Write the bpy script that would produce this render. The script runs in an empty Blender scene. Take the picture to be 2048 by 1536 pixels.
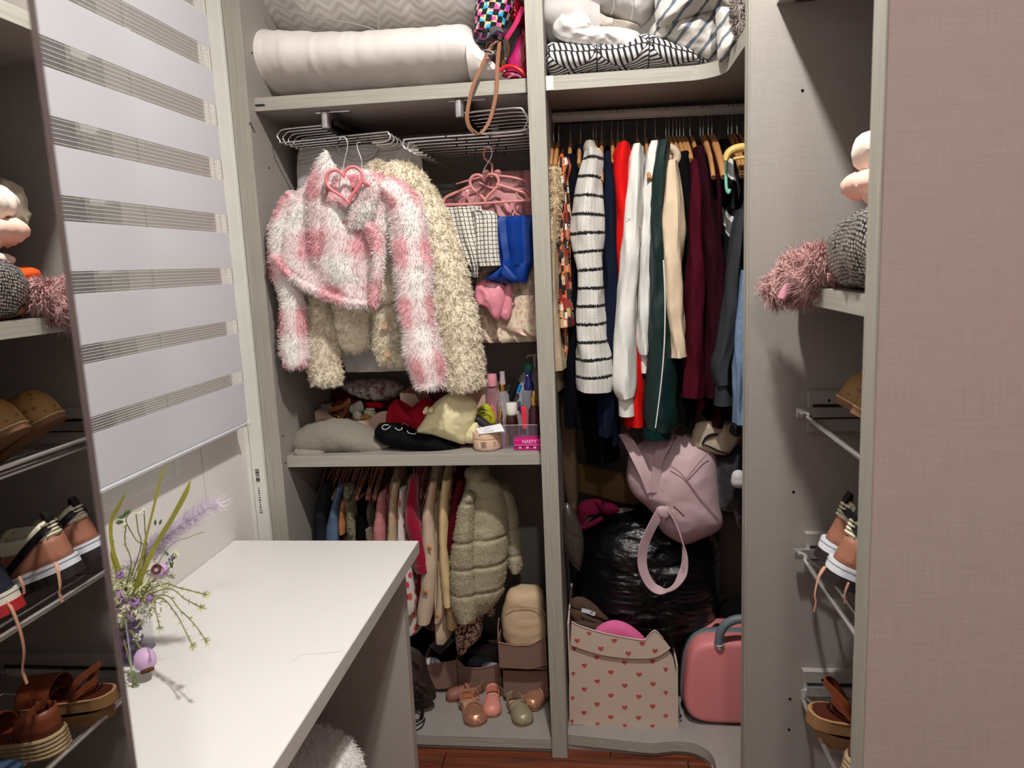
import bpy, math, random
import numpy as np
from mathutils import Vector, Matrix

random.seed(7)
RNG = np.random.default_rng(7)
PI = math.pi
SC = bpy.context.scene
COL = SC.collection

# ---------------------------------------------------------------- camera
F_PX = 1504.2
YAW, PITCH, ROLL = 0.12089752, 0.15852113, -0.04283921
CAM = np.array([0.0, 0.0, 1.5])
_cy, _sy = math.cos(YAW), math.sin(YAW)
_f = np.array([-_sy*math.cos(PITCH), _cy*math.cos(PITCH), -math.sin(PITCH)])
_r0 = np.array([_cy, _sy, 0.0]); _u0 = np.cross(_r0, _f)
_r = math.cos(ROLL)*_r0 + math.sin(ROLL)*_u0
_u = -math.sin(ROLL)*_r0 + math.cos(ROLL)*_u0
cam = bpy.data.cameras.new('camera')
cam.sensor_fit = 'HORIZONTAL'; cam.sensor_width = 36.0
cam.lens = F_PX/2048.0*36.0
cam.clip_start = 0.02
camo = bpy.data.objects.new('camera', cam); COL.objects.link(camo)
camo.matrix_world = Matrix(((_r[0], _u[0], -_f[0], CAM[0]), (_r[1], _u[1], -_f[1], CAM[1]),
                            (_r[2], _u[2], -_f[2], CAM[2]), (0, 0, 0, 1)))
SC.camera = camo
cam.dof.use_dof = True; cam.dof.focus_distance = 2.25; cam.dof.aperture_fstop = 7.0   # phone lens, about 4 mm aperture

# ---------------------------------------------------------------- light and exposure
SC.view_settings.view_transform = 'Standard'
SC.view_settings.look = 'None'
SC.view_settings.gamma = 1.0
SC.view_settings.use_curve_mapping = False
SC.view_settings.exposure = -0.62
SC.cycles.use_denoising = True
SC.cycles.max_bounces = 8
SC.cycles.diffuse_bounces = 3
SC.cycles.glossy_bounces = 4
SC.cycles.use_adaptive_sampling = True
SC.cycles.adaptive_threshold = 0.06
SC.cycles.adaptive_min_samples = 16
SC.cycles.transparent_max_bounces = 12
SC.cycles.sample_clamp_indirect = 6.0
world = bpy.data.worlds.new('night'); SC.world = world
world.use_nodes = True
world.node_tree.nodes['Background'].inputs[0].default_value = (0.02, 0.022, 0.025, 1)
LAMP_POS = (0.03, 1.12, 2.76)      # ceiling spot in front of the wardrobe
LAMP_W, LAMP_COL = 62.0, (1.0, 0.965, 0.925)
FILL_POS = (0.15, -0.45, 2.76)    # added fill lamp behind the camera, unseen, to lift the shade
FILL_W = 25.0

def P(px, py, Y=None, X=None, Z=None):
    """a point of the room: the line of sight of a photo pixel met with a plane of known depth"""
    d = _r*((px-1024)/F_PX) - _u*((py-768)/F_PX) + _f
    if Y is not None: k = Y/d[1]
    elif X is not None: k = X/d[0]
    else: k = (Z-1.5)/d[2]
    return CAM + k*d
# ---------------------------------------------------------------- noise
def _hash(ix, iy, iz, seed):
    h = (ix*374761393 + iy*668265263 + iz*2147483647 + seed*974711) & 0xffffffff
    h = ((h ^ (h >> 13))*1274126177) & 0xffffffff
    return ((h ^ (h >> 16)) & 0xffff)/65535.0
def vn(p, scale=1.0, seed=0):
    """smooth value noise, -1..1"""
    q = np.asarray(p, float)*scale
    i = np.floor(q).astype(np.int64); f = q-i; f = f*f*(3-2*f)
    out = 0
    for dx in (0, 1):
        for dy in (0, 1):
            for dz in (0, 1):
                w = (f[..., 0] if dx else 1-f[..., 0])*(f[..., 1] if dy else 1-f[..., 1])*(f[..., 2] if dz else 1-f[..., 2])
                out = out + w*_hash(i[..., 0]+dx, i[..., 1]+dy, i[..., 2]+dz, seed)
    return out*2-1
def wr(p, amp, scale, seed=0, aniso=(1, 1, 1)):
    q = np.asarray(p, float)*np.array(aniso)
    return amp*(.8*vn(q, scale, seed)+1.1*(.4-np.abs(vn(q, scale*1.9, seed+1)))+.3*vn(q, scale*4.3, seed+2))

def unit(v):
    v = np.asarray(v, float); return v/(np.linalg.norm(v, axis=-1, keepdims=True)+1e-12)
def spline(K, m):
    """Catmull-Rom through the rows of K (any width), m samples"""
    K = np.asarray(K, float)
    if len(K) == 2:
        t = np.linspace(0, 1, m)[:, None]; return K[0]*(1-t)+K[1]*t
    E = np.vstack([2*K[0]-K[1], K, 2*K[-1]-K[-2]])
    d = np.linalg.norm(np.diff(K[:, :3], axis=0), axis=1)+1e-9
    s = np.concatenate([[0], np.cumsum(d)]); out = []
    for x in np.linspace(0, s[-1], m):
        i = min(int(np.searchsorted(s, x, side='right'))-1, len(K)-2); t = (x-s[i])/(s[i+1]-s[i])
        a, b, c, e = E[i], E[i+1], E[i+2], E[i+3]
        out.append(.5*((2*b)+(-a+c)*t+(2*a-5*b+4*c-e)*t*t+(-a+3*b-3*c+e)*t**3))
    return np.array(out)

def cspline(O, m):
    """closed Catmull-Rom, about m samples"""
    O = np.asarray(O, float); k = len(O); c = max(1, round(m/k)); out = []
    for i in range(k):
        a, b, d, e = O[i-1], O[i], O[(i+1) % k], O[(i+2) % k]
        for t in np.arange(c)/c:
            out.append(.5*((2*b)+(-a+d)*t+(2*a-5*b+4*d-e)*t*t+(-a+3*b-3*d+e)*t**3))
    return np.array(out)

ORG = {}
class MB:
    def __init__(s): s.V = []; s.U = []; s.F = []; s.n = 0
    def add(s, V, F, U=None):
        V = np.asarray(V, float).reshape(-1, 3)
        U = np.zeros((len(V), 2)) if U is None else np.asarray(U, float).reshape(-1, 2)
        s.V.append(V); s.U.append(U)
        n = s.n; s.F.extend([[i+n for i in f] for f in F]); s.n += len(V); return n
    def grid(s, G, U=None, cap0=False, cap1=False):
        G = np.asarray(G, float); r, c = G.shape[:2]
        F = [[i*c+j, i*c+j+1, (i+1)*c+j+1, (i+1)*c+j] for i in range(r-1) for j in range(c-1)]
        if cap0: F.append(list(range(c-2, -1, -1)))
        if cap1: F.append([(r-1)*c+j for j in range(c-1)])
        s.add(G, F, U); return s
    def box(s, x0, x1, y0, y1, z0, z1):
        V = [(x, y, z) for x in (x0, x1) for y in (y0, y1) for z in (z0, z1)]
        F = [[0, 1, 3, 2], [4, 6, 7, 5], [0, 4, 5, 1], [2, 3, 7, 6], [0, 2, 6, 4], [1, 5, 7, 3]]
        U = [(x+y, z) for x, y, z in V]
        s.add(V, F, U); return s
    def obox(s, c, ax, h):
        ax = [unit(a) for a in ax]; c = np.array(c, float)
        V = [c+ax[0]*a*h[0]+ax[1]*b*h[1]+ax[2]*d*h[2] for a in (-1, 1) for b in (-1, 1) for d in (-1, 1)]
        F = [[0, 1, 3, 2], [4, 6, 7, 5], [0, 4, 5, 1], [2, 3, 7, 6], [0, 2, 6, 4], [1, 5, 7, 3]]
        U = [(a*h[0]+b*h[1], d*h[2]) for a in (-1, 1) for b in (-1, 1) for d in (-1, 1)]
        s.add(V, F, U); return s
    def loft(s, pts, ra, rb, side=(1, 0, 0), n=20, m=24, power=2.0, fold=None, wrk=None, cap=True, seed=0, arc=None):
        """tube of elliptical section: ra along `side`, rb across; radii may be lists keyed to pts"""
        pts = np.asarray(pts, float); k = len(pts)
        ra = np.broadcast_to(np.asarray(ra, float), (k,)); rb = np.broadcast_to(np.asarray(rb, float), (k,))
        S = spline(np.column_stack([pts, ra, rb]), m)
        p, ra, rb = S[:, :3], np.maximum(S[:, 3], 1e-4), np.maximum(S[:, 4], 1e-4)
        t = unit(np.gradient(p, axis=0)); sd = np.asarray(side, float)
        sv = unit(sd-(t@sd)[:, None]*t); bv = np.cross(t, sv)
        th = np.linspace(0, 2*PI, n+1) if arc is None else np.linspace(arc[0], arc[1], n+1)
        c, d = np.cos(th), np.sin(th)
        e = 2.0/power; c = np.sign(c)*np.abs(c)**e; d = np.sign(d)*np.abs(d)**e
        G = p[:, None]+sv[:, None]*(ra[:, None]*c)[..., None]+bv[:, None]*(rb[:, None]*d)[..., None]
        L = np.concatenate([[0], np.cumsum(np.linalg.norm(np.diff(p, axis=0), axis=1))])
        nrm = unit(G-p[:, None])
        if fold:
            a, kk, ph = fold
            G = G+nrm*(a*np.sin(kk*th[None]+ph+L[:, None]*9+np.sin(L[:, None]*23+ph)*1.5))[..., None]
        if wrk:
            G = G+nrm*wr(G, wrk[0], wrk[1], seed, wrk[2] if len(wrk) > 2 else (1, 1, 1))[..., None]
        if arc is None: G[:, -1] = G[:, 0]
        R = (ra+rb).mean()
        U = np.stack(np.broadcast_arrays(th[None]*R, L[:, None]), -1)
        s.grid(G, U, cap and arc is None, cap and arc is None); return s
    def bands(s, C, ra, rb, A=(1, 0, 0), B=(0, -1, 0), n=28, m=30, power=2.0, fold=None, wrk=None, cap=True, seed=0):
        """stack of parallel elliptical sections (half-axes ra along A, rb along B) centred on C"""
        C = np.asarray(C, float); k = len(C)
        ra = np.broadcast_to(np.asarray(ra, float), (k,)); rb = np.broadcast_to(np.asarray(rb, float), (k,))
        S = spline(np.column_stack([C, ra, rb]), m); p = S[:, :3]; ra = np.maximum(S[:, 3], 5e-4); rb = np.maximum(S[:, 4], 5e-4)
        A = np.asarray(A, float); B = np.asarray(B, float); th = np.linspace(0, 2*PI, n+1)
        e = 2.0/power; c = np.cos(th); d = np.sin(th); c = np.sign(c)*np.abs(c)**e; d = np.sign(d)*np.abs(d)**e
        G = p[:, None]+A*(ra[:, None]*c)[..., None]+B*(rb[:, None]*d)[..., None]
        L = np.concatenate([[0], np.cumsum(np.linalg.norm(np.diff(p, axis=0), axis=1))])
        nrm = unit(A*(c[None]/ra[:, None])[..., None]+B*(d[None]/rb[:, None])[..., None])
        if fold:
            a, kk, ph = fold
            G = G+B*(a*np.sin(kk*c[None]*PI+ph+np.sin(L[:, None]*14+ph))*np.abs(d)[None])[..., None]
        if wrk: G = G+nrm*wr(G, wrk[0], wrk[1], seed, wrk[2] if len(wrk) > 2 else (1, 1, 1))[..., None]
        G[:, -1] = G[:, 0]
        cu = np.concatenate([np.zeros((len(G), 1)), np.cumsum(np.linalg.norm(np.diff(p[:, None]+A*(ra[:, None]*c)[..., None]+B*(rb[:, None]*d)[..., None], axis=1), axis=2), 1)], 1)
        U = np.stack([cu-cu[:, n//4][:, None], np.broadcast_to(L[:, None], G.shape[:2])], -1)
        s.grid(G, U, cap, cap); return s
    def rows(s, R, Y, dep=.05, **kw):
        """R: (py, x_left, x_right[, depth[, dY]]) read off the photo, standing at depth Y"""
        C, a, b = [], [], []
        for q in R:
            y = Y+(q[4] if len(q) > 4 else 0); l = P(q[1], q[0], Y=y); r = P(q[2], q[0], Y=y)
            C.append((l+r)/2); a.append(np.linalg.norm(r-l)/2); b.append(q[3] if len(q) > 3 and q[3] else dep)
        return s.bands(C, a, b, (1, 0, 0), (0, -1, 0), **kw)
    def cols(s, R, Y, dep=.05, **kw):
        """R: (px, y_top, y_bottom[, depth[, dY]])"""
        C, a, b = [], [], []
        for q in R:
            y = Y+(q[4] if len(q) > 4 else 0); l = P(q[0], q[1], Y=y); r = P(q[0], q[2], Y=y)
            C.append((l+r)/2); a.append(np.linalg.norm(r-l)/2); b.append(q[3] if len(q) > 3 and q[3] else dep)
        return s.bands(C, a, b, (0, 0, 1), (0, -1, 0), **kw)
    def limb(s, R, Y, dep=.03, side=(1, 0, 0), **kw):
        """R: (px, py, half_width_px[, depth[, dY]]): a sleeve or similar along its own axis"""
        C, a, b = [], [], []
        for q in R:
            y = Y+(q[4] if len(q) > 4 else 0); C.append(P(q[0], q[1], Y=y)); a.append(q[2]*y/F_PX*1.02)
            b.append(q[3] if len(q) > 3 and q[3] else dep)
        return s.loft(C, a, b, side, **kw)
    def blob(s, poly, Y, t, **kw):
        """poly: photo outline (px, py[, dY]) of a soft body at depth Y, swelling by t"""
        return s.puff([P(q[0], q[1], Y=Y+(q[2] if len(q) > 2 else 0)) for q in poly], t, **kw)
    def tube(s, pts, r, n=8, m=None, sm=True, closed=False, cap=True):
        pts = np.asarray(pts, float)
        if closed:
            if sm: pts = cspline(pts, m or 6*len(pts))
            t = unit(np.roll(pts, -1, 0)-np.roll(pts, 1, 0)); pts = np.vstack([pts, pts[:1]]); t = np.vstack([t, t[:1]])
        else:
            if sm: pts = spline(pts, m or 5*len(pts))
            t = unit(np.gradient(pts, axis=0))
        ref = np.array([0, 0, 1.0]) if abs(t[0][2]) < .9 else np.array([1.0, 0, 0])
        sv = unit(np.cross(t[0], ref)); th = np.linspace(0, 2*PI, n+1); rings = []
        r = np.broadcast_to(np.asarray(r, float), (len(pts),))
        for i in range(len(pts)):
            sv = unit(sv-(sv@t[i])*t[i]); bv = np.cross(t[i], sv)
            rings.append(pts[i]+r[i]*(np.cos(th)[:, None]*sv+np.sin(th)[:, None]*bv))
        L = np.concatenate([[0], np.cumsum(np.linalg.norm(np.diff(pts, axis=0), axis=1))])
        U = np.stack(np.broadcast_arrays(th[None]*r.mean(), L[:, None]), -1)
        s.grid(rings, U, cap and not closed, cap and not closed); return s
    def ribbon(s, pts, width, thick, side=(0, 1, 0), m=None, sm=True):
        """flat strap: `width` lies along side, which is kept square to the path"""
        pts = np.asarray(pts, float); k = len(pts)
        w = np.broadcast_to(np.asarray(width, float), (k,))
        sd = np.asarray(side, float); sd = np.broadcast_to(sd, (k, 3)) if sd.ndim == 1 else sd
        S = np.column_stack([pts, w, sd])
        if sm: S = spline(S, m or 5*k)
        p, w, sd = S[:, :3], S[:, 3:4], S[:, 4:7]
        t = unit(np.gradient(p, axis=0)); a = unit(sd-(sd*t).sum(1, keepdims=True)*t); b = np.cross(t, a)
        h = thick/2
        G = np.stack([p-a*w/2-b*h, p+a*w/2-b*h, p+a*w/2+b*h, p-a*w/2+b*h, p-a*w/2-b*h], 1)
        L = np.concatenate([[0], np.cumsum(np.linalg.norm(np.diff(p, axis=0), axis=1))])
        U = np.stack(np.broadcast_arrays(np.array([0, .01, .011, .02, .021])[None], L[:, None]), -1)
        s.grid(G, U, True, True); return s
    def lathe(s, prof, c, n=24, axis=(0, 0, 1), sx=1.0, sy=1.0):
        prof = np.asarray(prof, float); ax = unit(axis)
        ref = np.array([1.0, 0, 0]) if abs(ax[0]) < .9 else np.array([0, 1.0, 0])
        a = unit(ref-(ref@ax)*ax); b = np.cross(ax, a); th = np.linspace(0, 2*PI, n+1)
        ring = np.cos(th)[:, None]*a*sx+np.sin(th)[:, None]*b*sy
        G = np.asarray(c, float)+prof[:, 1][:, None, None]*ax+prof[:, 0][:, None, None]*ring
        U = np.stack(np.broadcast_arrays(th[None]*prof[:, 0].max(), prof[:, 1][:, None]), -1)
        s.grid(G, U, prof[0, 0] > 1e-5, prof[-1, 0] > 1e-5); return s
    def prism(s, poly, o, ax, ay, depth):
        """polygon in the plane (o, ax, ay), extruded both ways along ax x ay by depth/2"""
        o = np.asarray(o, float); ax = np.asarray(ax, float); ay = np.asarray(ay, float); nn = unit(np.cross(ax, ay))
        q = np.array([o+ax*a+ay*b for a, b in poly]); n = len(q)
        V = np.vstack([q-nn*depth/2, q+nn*depth/2])
        F = [list(range(n-1, -1, -1)), list(range(n, 2*n))]+[[i, (i+1) % n, n+(i+1) % n, n+i] for i in range(n)]
        s.add(V, F, np.vstack([poly, poly])); return s
    def puff(s, outline, t, m=None, rings=9, wrk=None, back=.6, seed=0, nrm=None, flat=.0, centre=None, exp=2.0, spl=True):
        """soft body from a closed 3-D outline: swells by t to the front and back*t to the rear"""
        O = np.asarray(outline, float); k = len(O)
        if spl: O = cspline(O, m or 6*k)
        C = O.mean(0) if centre is None else np.asarray(centre, float)
        nv = np.array([0, -1.0, 0]) if nrm is None else unit(nrm)
        if np.cross(O-C, np.roll(O, -1, 0)-C).sum(0)@nv < 0: O = O[::-1]
        n = len(O); S = np.linspace(1, 0, rings)**.75
        for sg, tt in ((1, t), (-1, t*back)):
            prof = (1-np.clip(S, 0, 1)**exp)**.5
            G = C+(O-C)[None]*S[:, None, None]+nv*(sg*tt*prof)[:, None, None]
            if wrk:
                w = wr(G, wrk[0], wrk[1], seed, wrk[2] if len(wrk) > 2 else (1, 1, 1))*prof[:, None]
                w[-1] = w[-1].mean()
                G = G+nv*w[..., None]*sg
            G = np.concatenate([G, G[:, :1]], 1)
            a = unit(np.cross(nv, [0, 0, 1.0]) if abs(nv[2]) < .9 else np.array([1.0, 0, 0])); b = np.cross(a, nv)
            U = np.stack([(G-C)@a, (G-C)@b], -1)
            if sg < 0: G = G[:, ::-1]; U = U[:, ::-1]
            s.grid(G, U)
        return s
    def tris(s):
        V = np.vstack(s.V); U = np.vstack(s.U); T = []
        for f in s.F:
            for i in range(1, len(f)-1): T.append((f[0], f[i], f[i+1]))
        return V, U, np.array(T)
    def fur(s, count, length, width, droop=.5, curl=.3, seed=0, clump=0, keep=None, segs=2, lay=(0, 0, -1)):
        """tapering hair tufts grown from the surface built so far"""
        rg = np.random.default_rng(seed)
        V, U, T = s.tris()
        a, b, c = V[T[:, 0]], V[T[:, 1]], V[T[:, 2]]
        nn = np.cross(b-a, c-a); ar = np.linalg.norm(nn, axis=1); ok = ar > 1e-12
        pr = np.where(ok, ar, 0); pr = pr/pr.sum()
        ti = rg.choice(len(T), count, p=pr); w = rg.random((count, 2)); fl = w.sum(1) > 1; w[fl] = 1-w[fl]
        w0 = 1-w.sum(1)
        p = a[ti]*w0[:, None]+b[ti]*w[:, :1]+c[ti]*w[:, 1:]
        uv = U[T[ti, 0]]*w0[:, None]+U[T[ti, 1]]*w[:, :1]+U[T[ti, 2]]*w[:, 1:]
        n = unit(nn[ti])
        if keep is not None:
            k = keep(p, n); p, uv, n = p[k], uv[k], n[k]
        N = len(p); L = length*(.6+.8*rg.random(N))
        g = np.array(lay, float); j = rg.normal(size=(N, 3))
        if clump: j = np.stack([vn(p, clump, 11+seed), vn(p, clump, 12+seed), vn(p, clump, 13+seed)], -1)*1.6+j*.35
        d = unit(n+curl*j+droop*.4*g); d2 = unit(n*.45+curl*1.5*j+droop*g)
        sv = unit(np.cross(d, rg.normal(size=(N, 3))))*width
        p0 = p-n*.001; p1 = p0+d*(L*.5)[:, None]; p2 = p1+d2*(L*.55)[:, None]
        Q = np.stack([p0-sv, p0+sv, p1-sv*.8, p1+sv*.8, p2], 1).reshape(-1, 3)
        base = s.n; k = np.arange(N)*5+base
        s.V.append(Q); s.U.append(np.repeat(uv, 5, 0)); s.n += len(Q)
        s.F.extend(np.stack([k, k+1, k+3, k+2], 1).tolist()); s.F.extend(np.stack([k+2, k+3, k+4], 1).tolist())
        return s
    def move(s, fn):
        s.V = [fn(v) for v in s.V]; return s
    def build(s, name, mat, parent=None, smooth=True, bevel=0.0, sharp=40, org=None, sub=0, solid=0):
        V = np.vstack(s.V); U = np.vstack(s.U)
        o0 = ORG[parent.name] if parent is not None else (np.array(org) if org is not None else
             np.array([V[:, 0].min()/2+V[:, 0].max()/2, V[:, 1].min()/2+V[:, 1].max()/2, V[:, 2].min()]))
        me = bpy.data.meshes.new(name)
        me.from_pydata((V-o0).tolist(), [], s.F)
        if mat is not None: me.materials.append(mat)
        uv = me.uv_layers.new(name='uv'); li = np.empty(len(me.loops), np.int32); me.loops.foreach_get('vertex_index', li)
        uv.data.foreach_set('uv', U[li].astype(np.float32).ravel())
        if smooth:
            me.shade_smooth()
            if sharp: me.set_sharp_from_angle(angle=math.radians(sharp))
        me.validate()
        o = bpy.data.objects.new(name, me); COL.objects.link(o)
        ORG[o.name] = o0
        if parent is not None: o.parent = parent
        else: o.location = o0
        if bevel:
            b = o.modifiers.new('bevel', 'BEVEL'); b.width = bevel; b.segments = 2; b.limit_method = 'ANGLE'; b.angle_limit = math.radians(50)
        if solid:
            b = o.modifiers.new('solid', 'SOLIDIFY'); b.thickness = solid; b.offset = 0
        if sub:
            b = o.modifiers.new('sub', 'SUBSURF'); b.levels = b.render_levels = sub
        return o

def tag(o, label=None, cat=None, group=None, kind=None):
    if label: o['label'] = label
    if cat: o['category'] = cat
    if group: o['group'] = group
    if kind: o['kind'] = kind
    return o
def thing(name, label, cat, loc=(0, 0, 0), group=None, kind=None):
    o = bpy.data.objects.new(name, None); COL.objects.link(o); o.empty_display_size = .05
    o.location = loc; ORG[o.name] = np.array(loc, float)
    return tag(o, label, cat, group, kind)
def struct(o): o['kind'] = 'structure'; return o
def copy_tree(o, parent=None, loc=None):
    c = o.copy(); COL.objects.link(c); ORG[c.name] = ORG[o.name]
    if parent is not None: c.parent = parent
    if loc is not None: c.location = loc; ORG[c.name] = np.array(loc, float)
    for ch in list(o.children): copy_tree(ch, c)
    return c
def text(name, body, parent, mat, o, ax, ay, size, ext=.0002):
    """flat lettering lying in the plane (ax, ay) with its centre at o"""
    cu = bpy.data.curves.new(name, 'FONT'); cu.body = body; cu.size = size; cu.extrude = ext
    cu.align_x = 'CENTER'; cu.align_y = 'CENTER'
    t0 = bpy.data.objects.new(name+'_curve', cu); COL.objects.link(t0); bpy.context.view_layer.update()
    me = bpy.data.meshes.new_from_object(t0.evaluated_get(bpy.context.evaluated_depsgraph_get()))
    bpy.data.objects.remove(t0); bpy.data.curves.remove(cu); me.materials.clear(); me.materials.append(mat)
    t = bpy.data.objects.new(name, me); COL.objects.link(t); t.parent = parent
    ax = Vector(unit(ax)); ay = Vector(unit(ay)); az = ax.cross(ay)
    lo = Vector(np.asarray(o, float)-ORG[parent.name])
    t.matrix_local = Matrix(((ax.x, ay.x, az.x, lo.x), (ax.y, ay.y, az.y, lo.y), (ax.z, ay.z, az.z, lo.z), (0, 0, 0, 1)))
    return t

# ---------------------------------------------------------------- materials
def srgb(r, g, b):
    f = lambda c: (c/255/12.92) if c/255 <= .04045 else ((c/255+.055)/1.055)**2.4
    return (f(r), f(g), f(b), 1.0)
class NT:
    def __init__(s, name):
        s.m = bpy.data.materials.new(name); s.m.use_nodes = True; s.t = s.m.node_tree
        s.b = s.t.nodes['Principled BSDF']; s.out = s.t.nodes['Material Output']
    def n(s, typ, **kw):
        x = s.t.nodes.new(typ)
        for k, v in kw.items(): setattr(x, k, v)
        return x
    def put(s, sock, v):
        if hasattr(v, 'links') or isinstance(v, bpy.types.NodeSocket): s.t.links.new(v, sock)
        else: sock.default_value = v
    def math(s, op, a, b=0.0, c=None):
        x = s.n('ShaderNodeMath', operation=op); s.put(x.inputs[0], a); s.put(x.inputs[1], b)
        if c is not None: s.put(x.inputs[2], c)
        return x.outputs[0]
    def mix(s, f, a, b, blend='MIX'):
        x = s.n('ShaderNodeMix', data_type='RGBA', blend_type=blend)
        s.put(x.inputs[0], f); s.put(x.inputs[6], a); s.put(x.inputs[7], b); return x.outputs[2]
    def coord(s, kind='Object'):
        return s.n('ShaderNodeTexCoord').outputs[kind]
    def xyz(s, v):
        x = s.n('ShaderNodeSeparateXYZ'); s.put(x.inputs[0], v); return x.outputs
    def map(s, v, scale=(1, 1, 1), rot=(0, 0, 0), loc=(0, 0, 0)):
        x = s.n('ShaderNodeMapping'); s.put(x.inputs[0], v)
        x.inputs['Scale'].default_value = scale; x.inputs['Rotation'].default_value = rot; x.inputs['Location'].default_value = loc
        return x.outputs[0]
    def noise(s, v, scale, detail=3, rough=.55, col=False):
        x = s.n('ShaderNodeTexNoise'); s.put(x.inputs['Vector'], v)
        x.inputs['Scale'].default_value = scale; x.inputs['Detail'].default_value = detail; x.inputs['Roughness'].default_value = rough
        return x.outputs[1 if col else 0]
    def ramp(s, f, stops, const=False):
        x = s.n('ShaderNodeValToRGB'); s.put(x.inputs[0], f); e = x.color_ramp.elements
        if const: x.color_ramp.interpolation = 'CONSTANT'
        while len(e) < len(stops): e.new(.5)
        for i, (p, c) in enumerate(stops): e[i].position = p; e[i].color = c
        return x.outputs[0]
    def bump(s, h, strength, dist=.002):
        x = s.n('ShaderNodeBump'); s.put(x.inputs['Height'], h)
        x.inputs['Strength'].default_value = strength; x.inputs['Distance'].default_value = dist
        s.t.links.new(x.outputs[0], s.b.inputs['Normal'])
    def set(s, col=None, rough=None, metal=None, **kw):
        if col is not None: s.put(s.b.inputs['Base Color'], col)
        if rough is not None: s.put(s.b.inputs['Roughness'], rough)
        if metal is not None: s.put(s.b.inputs['Metallic'], metal)
        for k, v in kw.items(): s.put(s.b.inputs[k.replace('_', ' ')], v)
        return s
_MC = {}
def clear(name, rgb, op=.15, rough=.06):
    """thin clear plastic or glass: mostly see-through with a glossy film"""
    if name in _MC: return _MC[name]
    t = NT(name); c = srgb(*rgb); t.set(c, rough)
    tb = t.n('ShaderNodeBsdfTransparent'); tb.inputs[0].default_value = tuple(x**.35 for x in c[:3])+(1,)
    fr = t.n('ShaderNodeLayerWeight'); fr.inputs[0].default_value = .5
    f = t.math('MINIMUM', t.math('ADD', t.math('MULTIPLY', t.math('POWER', fr.outputs['Facing'], 4.0), .5), op), 1.0)
    mx = t.n('ShaderNodeMixShader'); t.put(mx.inputs[0], f)
    t.t.links.new(tb.outputs[0], mx.inputs[1]); t.t.links.new(t.b.outputs[0], mx.inputs[2]); t.t.links.new(mx.outputs[0], t.out.inputs[0])
    _MC[name] = t.m; return t.m
def mat(name, rgb, rough=.6, metal=0, var=.10, vs=30, bump=0, bs=400, sheen=0, trans=0, ior=1.45, alpha=1, coat=0, spec=.5, bd=.001, weave=0):
    """plain coloured surface with slight procedural mottling and fine relief"""
    if name in _MC: return _MC[name]
    if rough >= .75 and spec == .5: spec = .12
    t = NT(name); c = srgb(*rgb); co = t.coord('Object')
    f = t.noise(co, vs, 4)
    lo = tuple(x*(1-var) for x in c[:3])+(1,); hi = tuple(min(1, x*(1+var)) for x in c[:3])+(1,)
    t.set(t.mix(f, lo, hi), rough, metal, Alpha=alpha, Transmission_Weight=trans, IOR=ior, Coat_Weight=coat, Sheen_Weight=sheen, Specular_IOR_Level=spec)
    if weave:
        u = t.xyz(t.coord('UV'))
        h = t.math('ADD', t.math('SINE', t.math('MULTIPLY', u[0], weave)), t.math('SINE', t.math('MULTIPLY', u[1], weave)))
        t.bump(h, bump or .3, bd)
    elif bump: t.bump(t.noise(co, bs, 3), bump, bd)
    _MC[name] = t.m; return t.m
# ---------------------------------------------------------------- surface materials of the room
def linen(name, rgb, rosy=0.0):
    t = NT(name); co = t.coord('Object'); c = srgb(*rgb)
    v = t.noise(t.map(co, (700, 700, 14)), 1, 4, .6); h = t.noise(t.map(co, (22, 22, 700)), 1, 4, .6)
    f = t.math('ADD', t.math('MULTIPLY', v, .5), t.math('MULTIPLY', h, .5))
    f = t.math('MULTIPLY_ADD', t.math('SUBTRACT', f, .5), 2.6, .5)
    c1 = t.mix(f, tuple(x*.86 for x in c[:3])+(1,), tuple(x*1.12 for x in c[:3])+(1,))
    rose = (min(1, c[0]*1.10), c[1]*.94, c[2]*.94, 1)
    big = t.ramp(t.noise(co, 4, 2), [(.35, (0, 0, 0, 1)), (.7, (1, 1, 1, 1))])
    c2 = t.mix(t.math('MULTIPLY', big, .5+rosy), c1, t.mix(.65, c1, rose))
    t.set(c2, .55); t.bump(f, .25, .0006); return t.m
def edgeband(name, rgb, axis='z'):
    t = NT(name); co = t.coord('Object'); c = srgb(*rgb)
    sc = {'z': (420, 420, 5), 'x': (5, 420, 420), 'y': (420, 5, 420)}[axis]
    f = t.noise(t.map(co, sc), 1, 5, .65)
    f = t.math('MULTIPLY_ADD', t.math('SUBTRACT', f, .5), 2.4, .5)
    t.set(t.mix(f, tuple(x*.72 for x in c[:3])+(1,), tuple(x*1.18 for x in c[:3])+(1,)), .5); t.bump(f, .15, .0004); return t.m
M_LIN = linen('linen_laminate', (153, 148, 142))
M_LINCAST = linen('linen_laminate_rosy_cast', (172, 156, 151), .3)  # same laminate, with the pink cast of the light put into its colour
M_EZ = edgeband('edge_band_vertical_grain', (170, 166, 154), 'z')
M_EX = edgeband('edge_band_long_grain', (172, 168, 156), 'x')
M_EY = edgeband('edge_band_deep_grain', (172, 168, 156), 'y')
M_WALL = mat('wall_paint', (226, 220, 216), .75, var=.03, vs=6, bump=.08, bs=90)
M_CEIL = mat('ceiling_paint', (236, 234, 230), .8, var=.02)
M_PVC = mat('white_pvc', (226, 226, 218), .35, var=.02)
M_CHROME = mat('chrome', (232, 232, 232), .22, .88, var=.03)
M_STEEL = mat('brushed_steel', (150, 150, 150), .3, 1.0, var=.1)
M_DKMET = mat('dark_metal', (52, 50, 50), .35, .8)
M_BLACK = mat('black_matt', (14, 13, 14), .6)
M_HOLE = mat('drill_hole', (20, 16, 14), .9)

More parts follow.
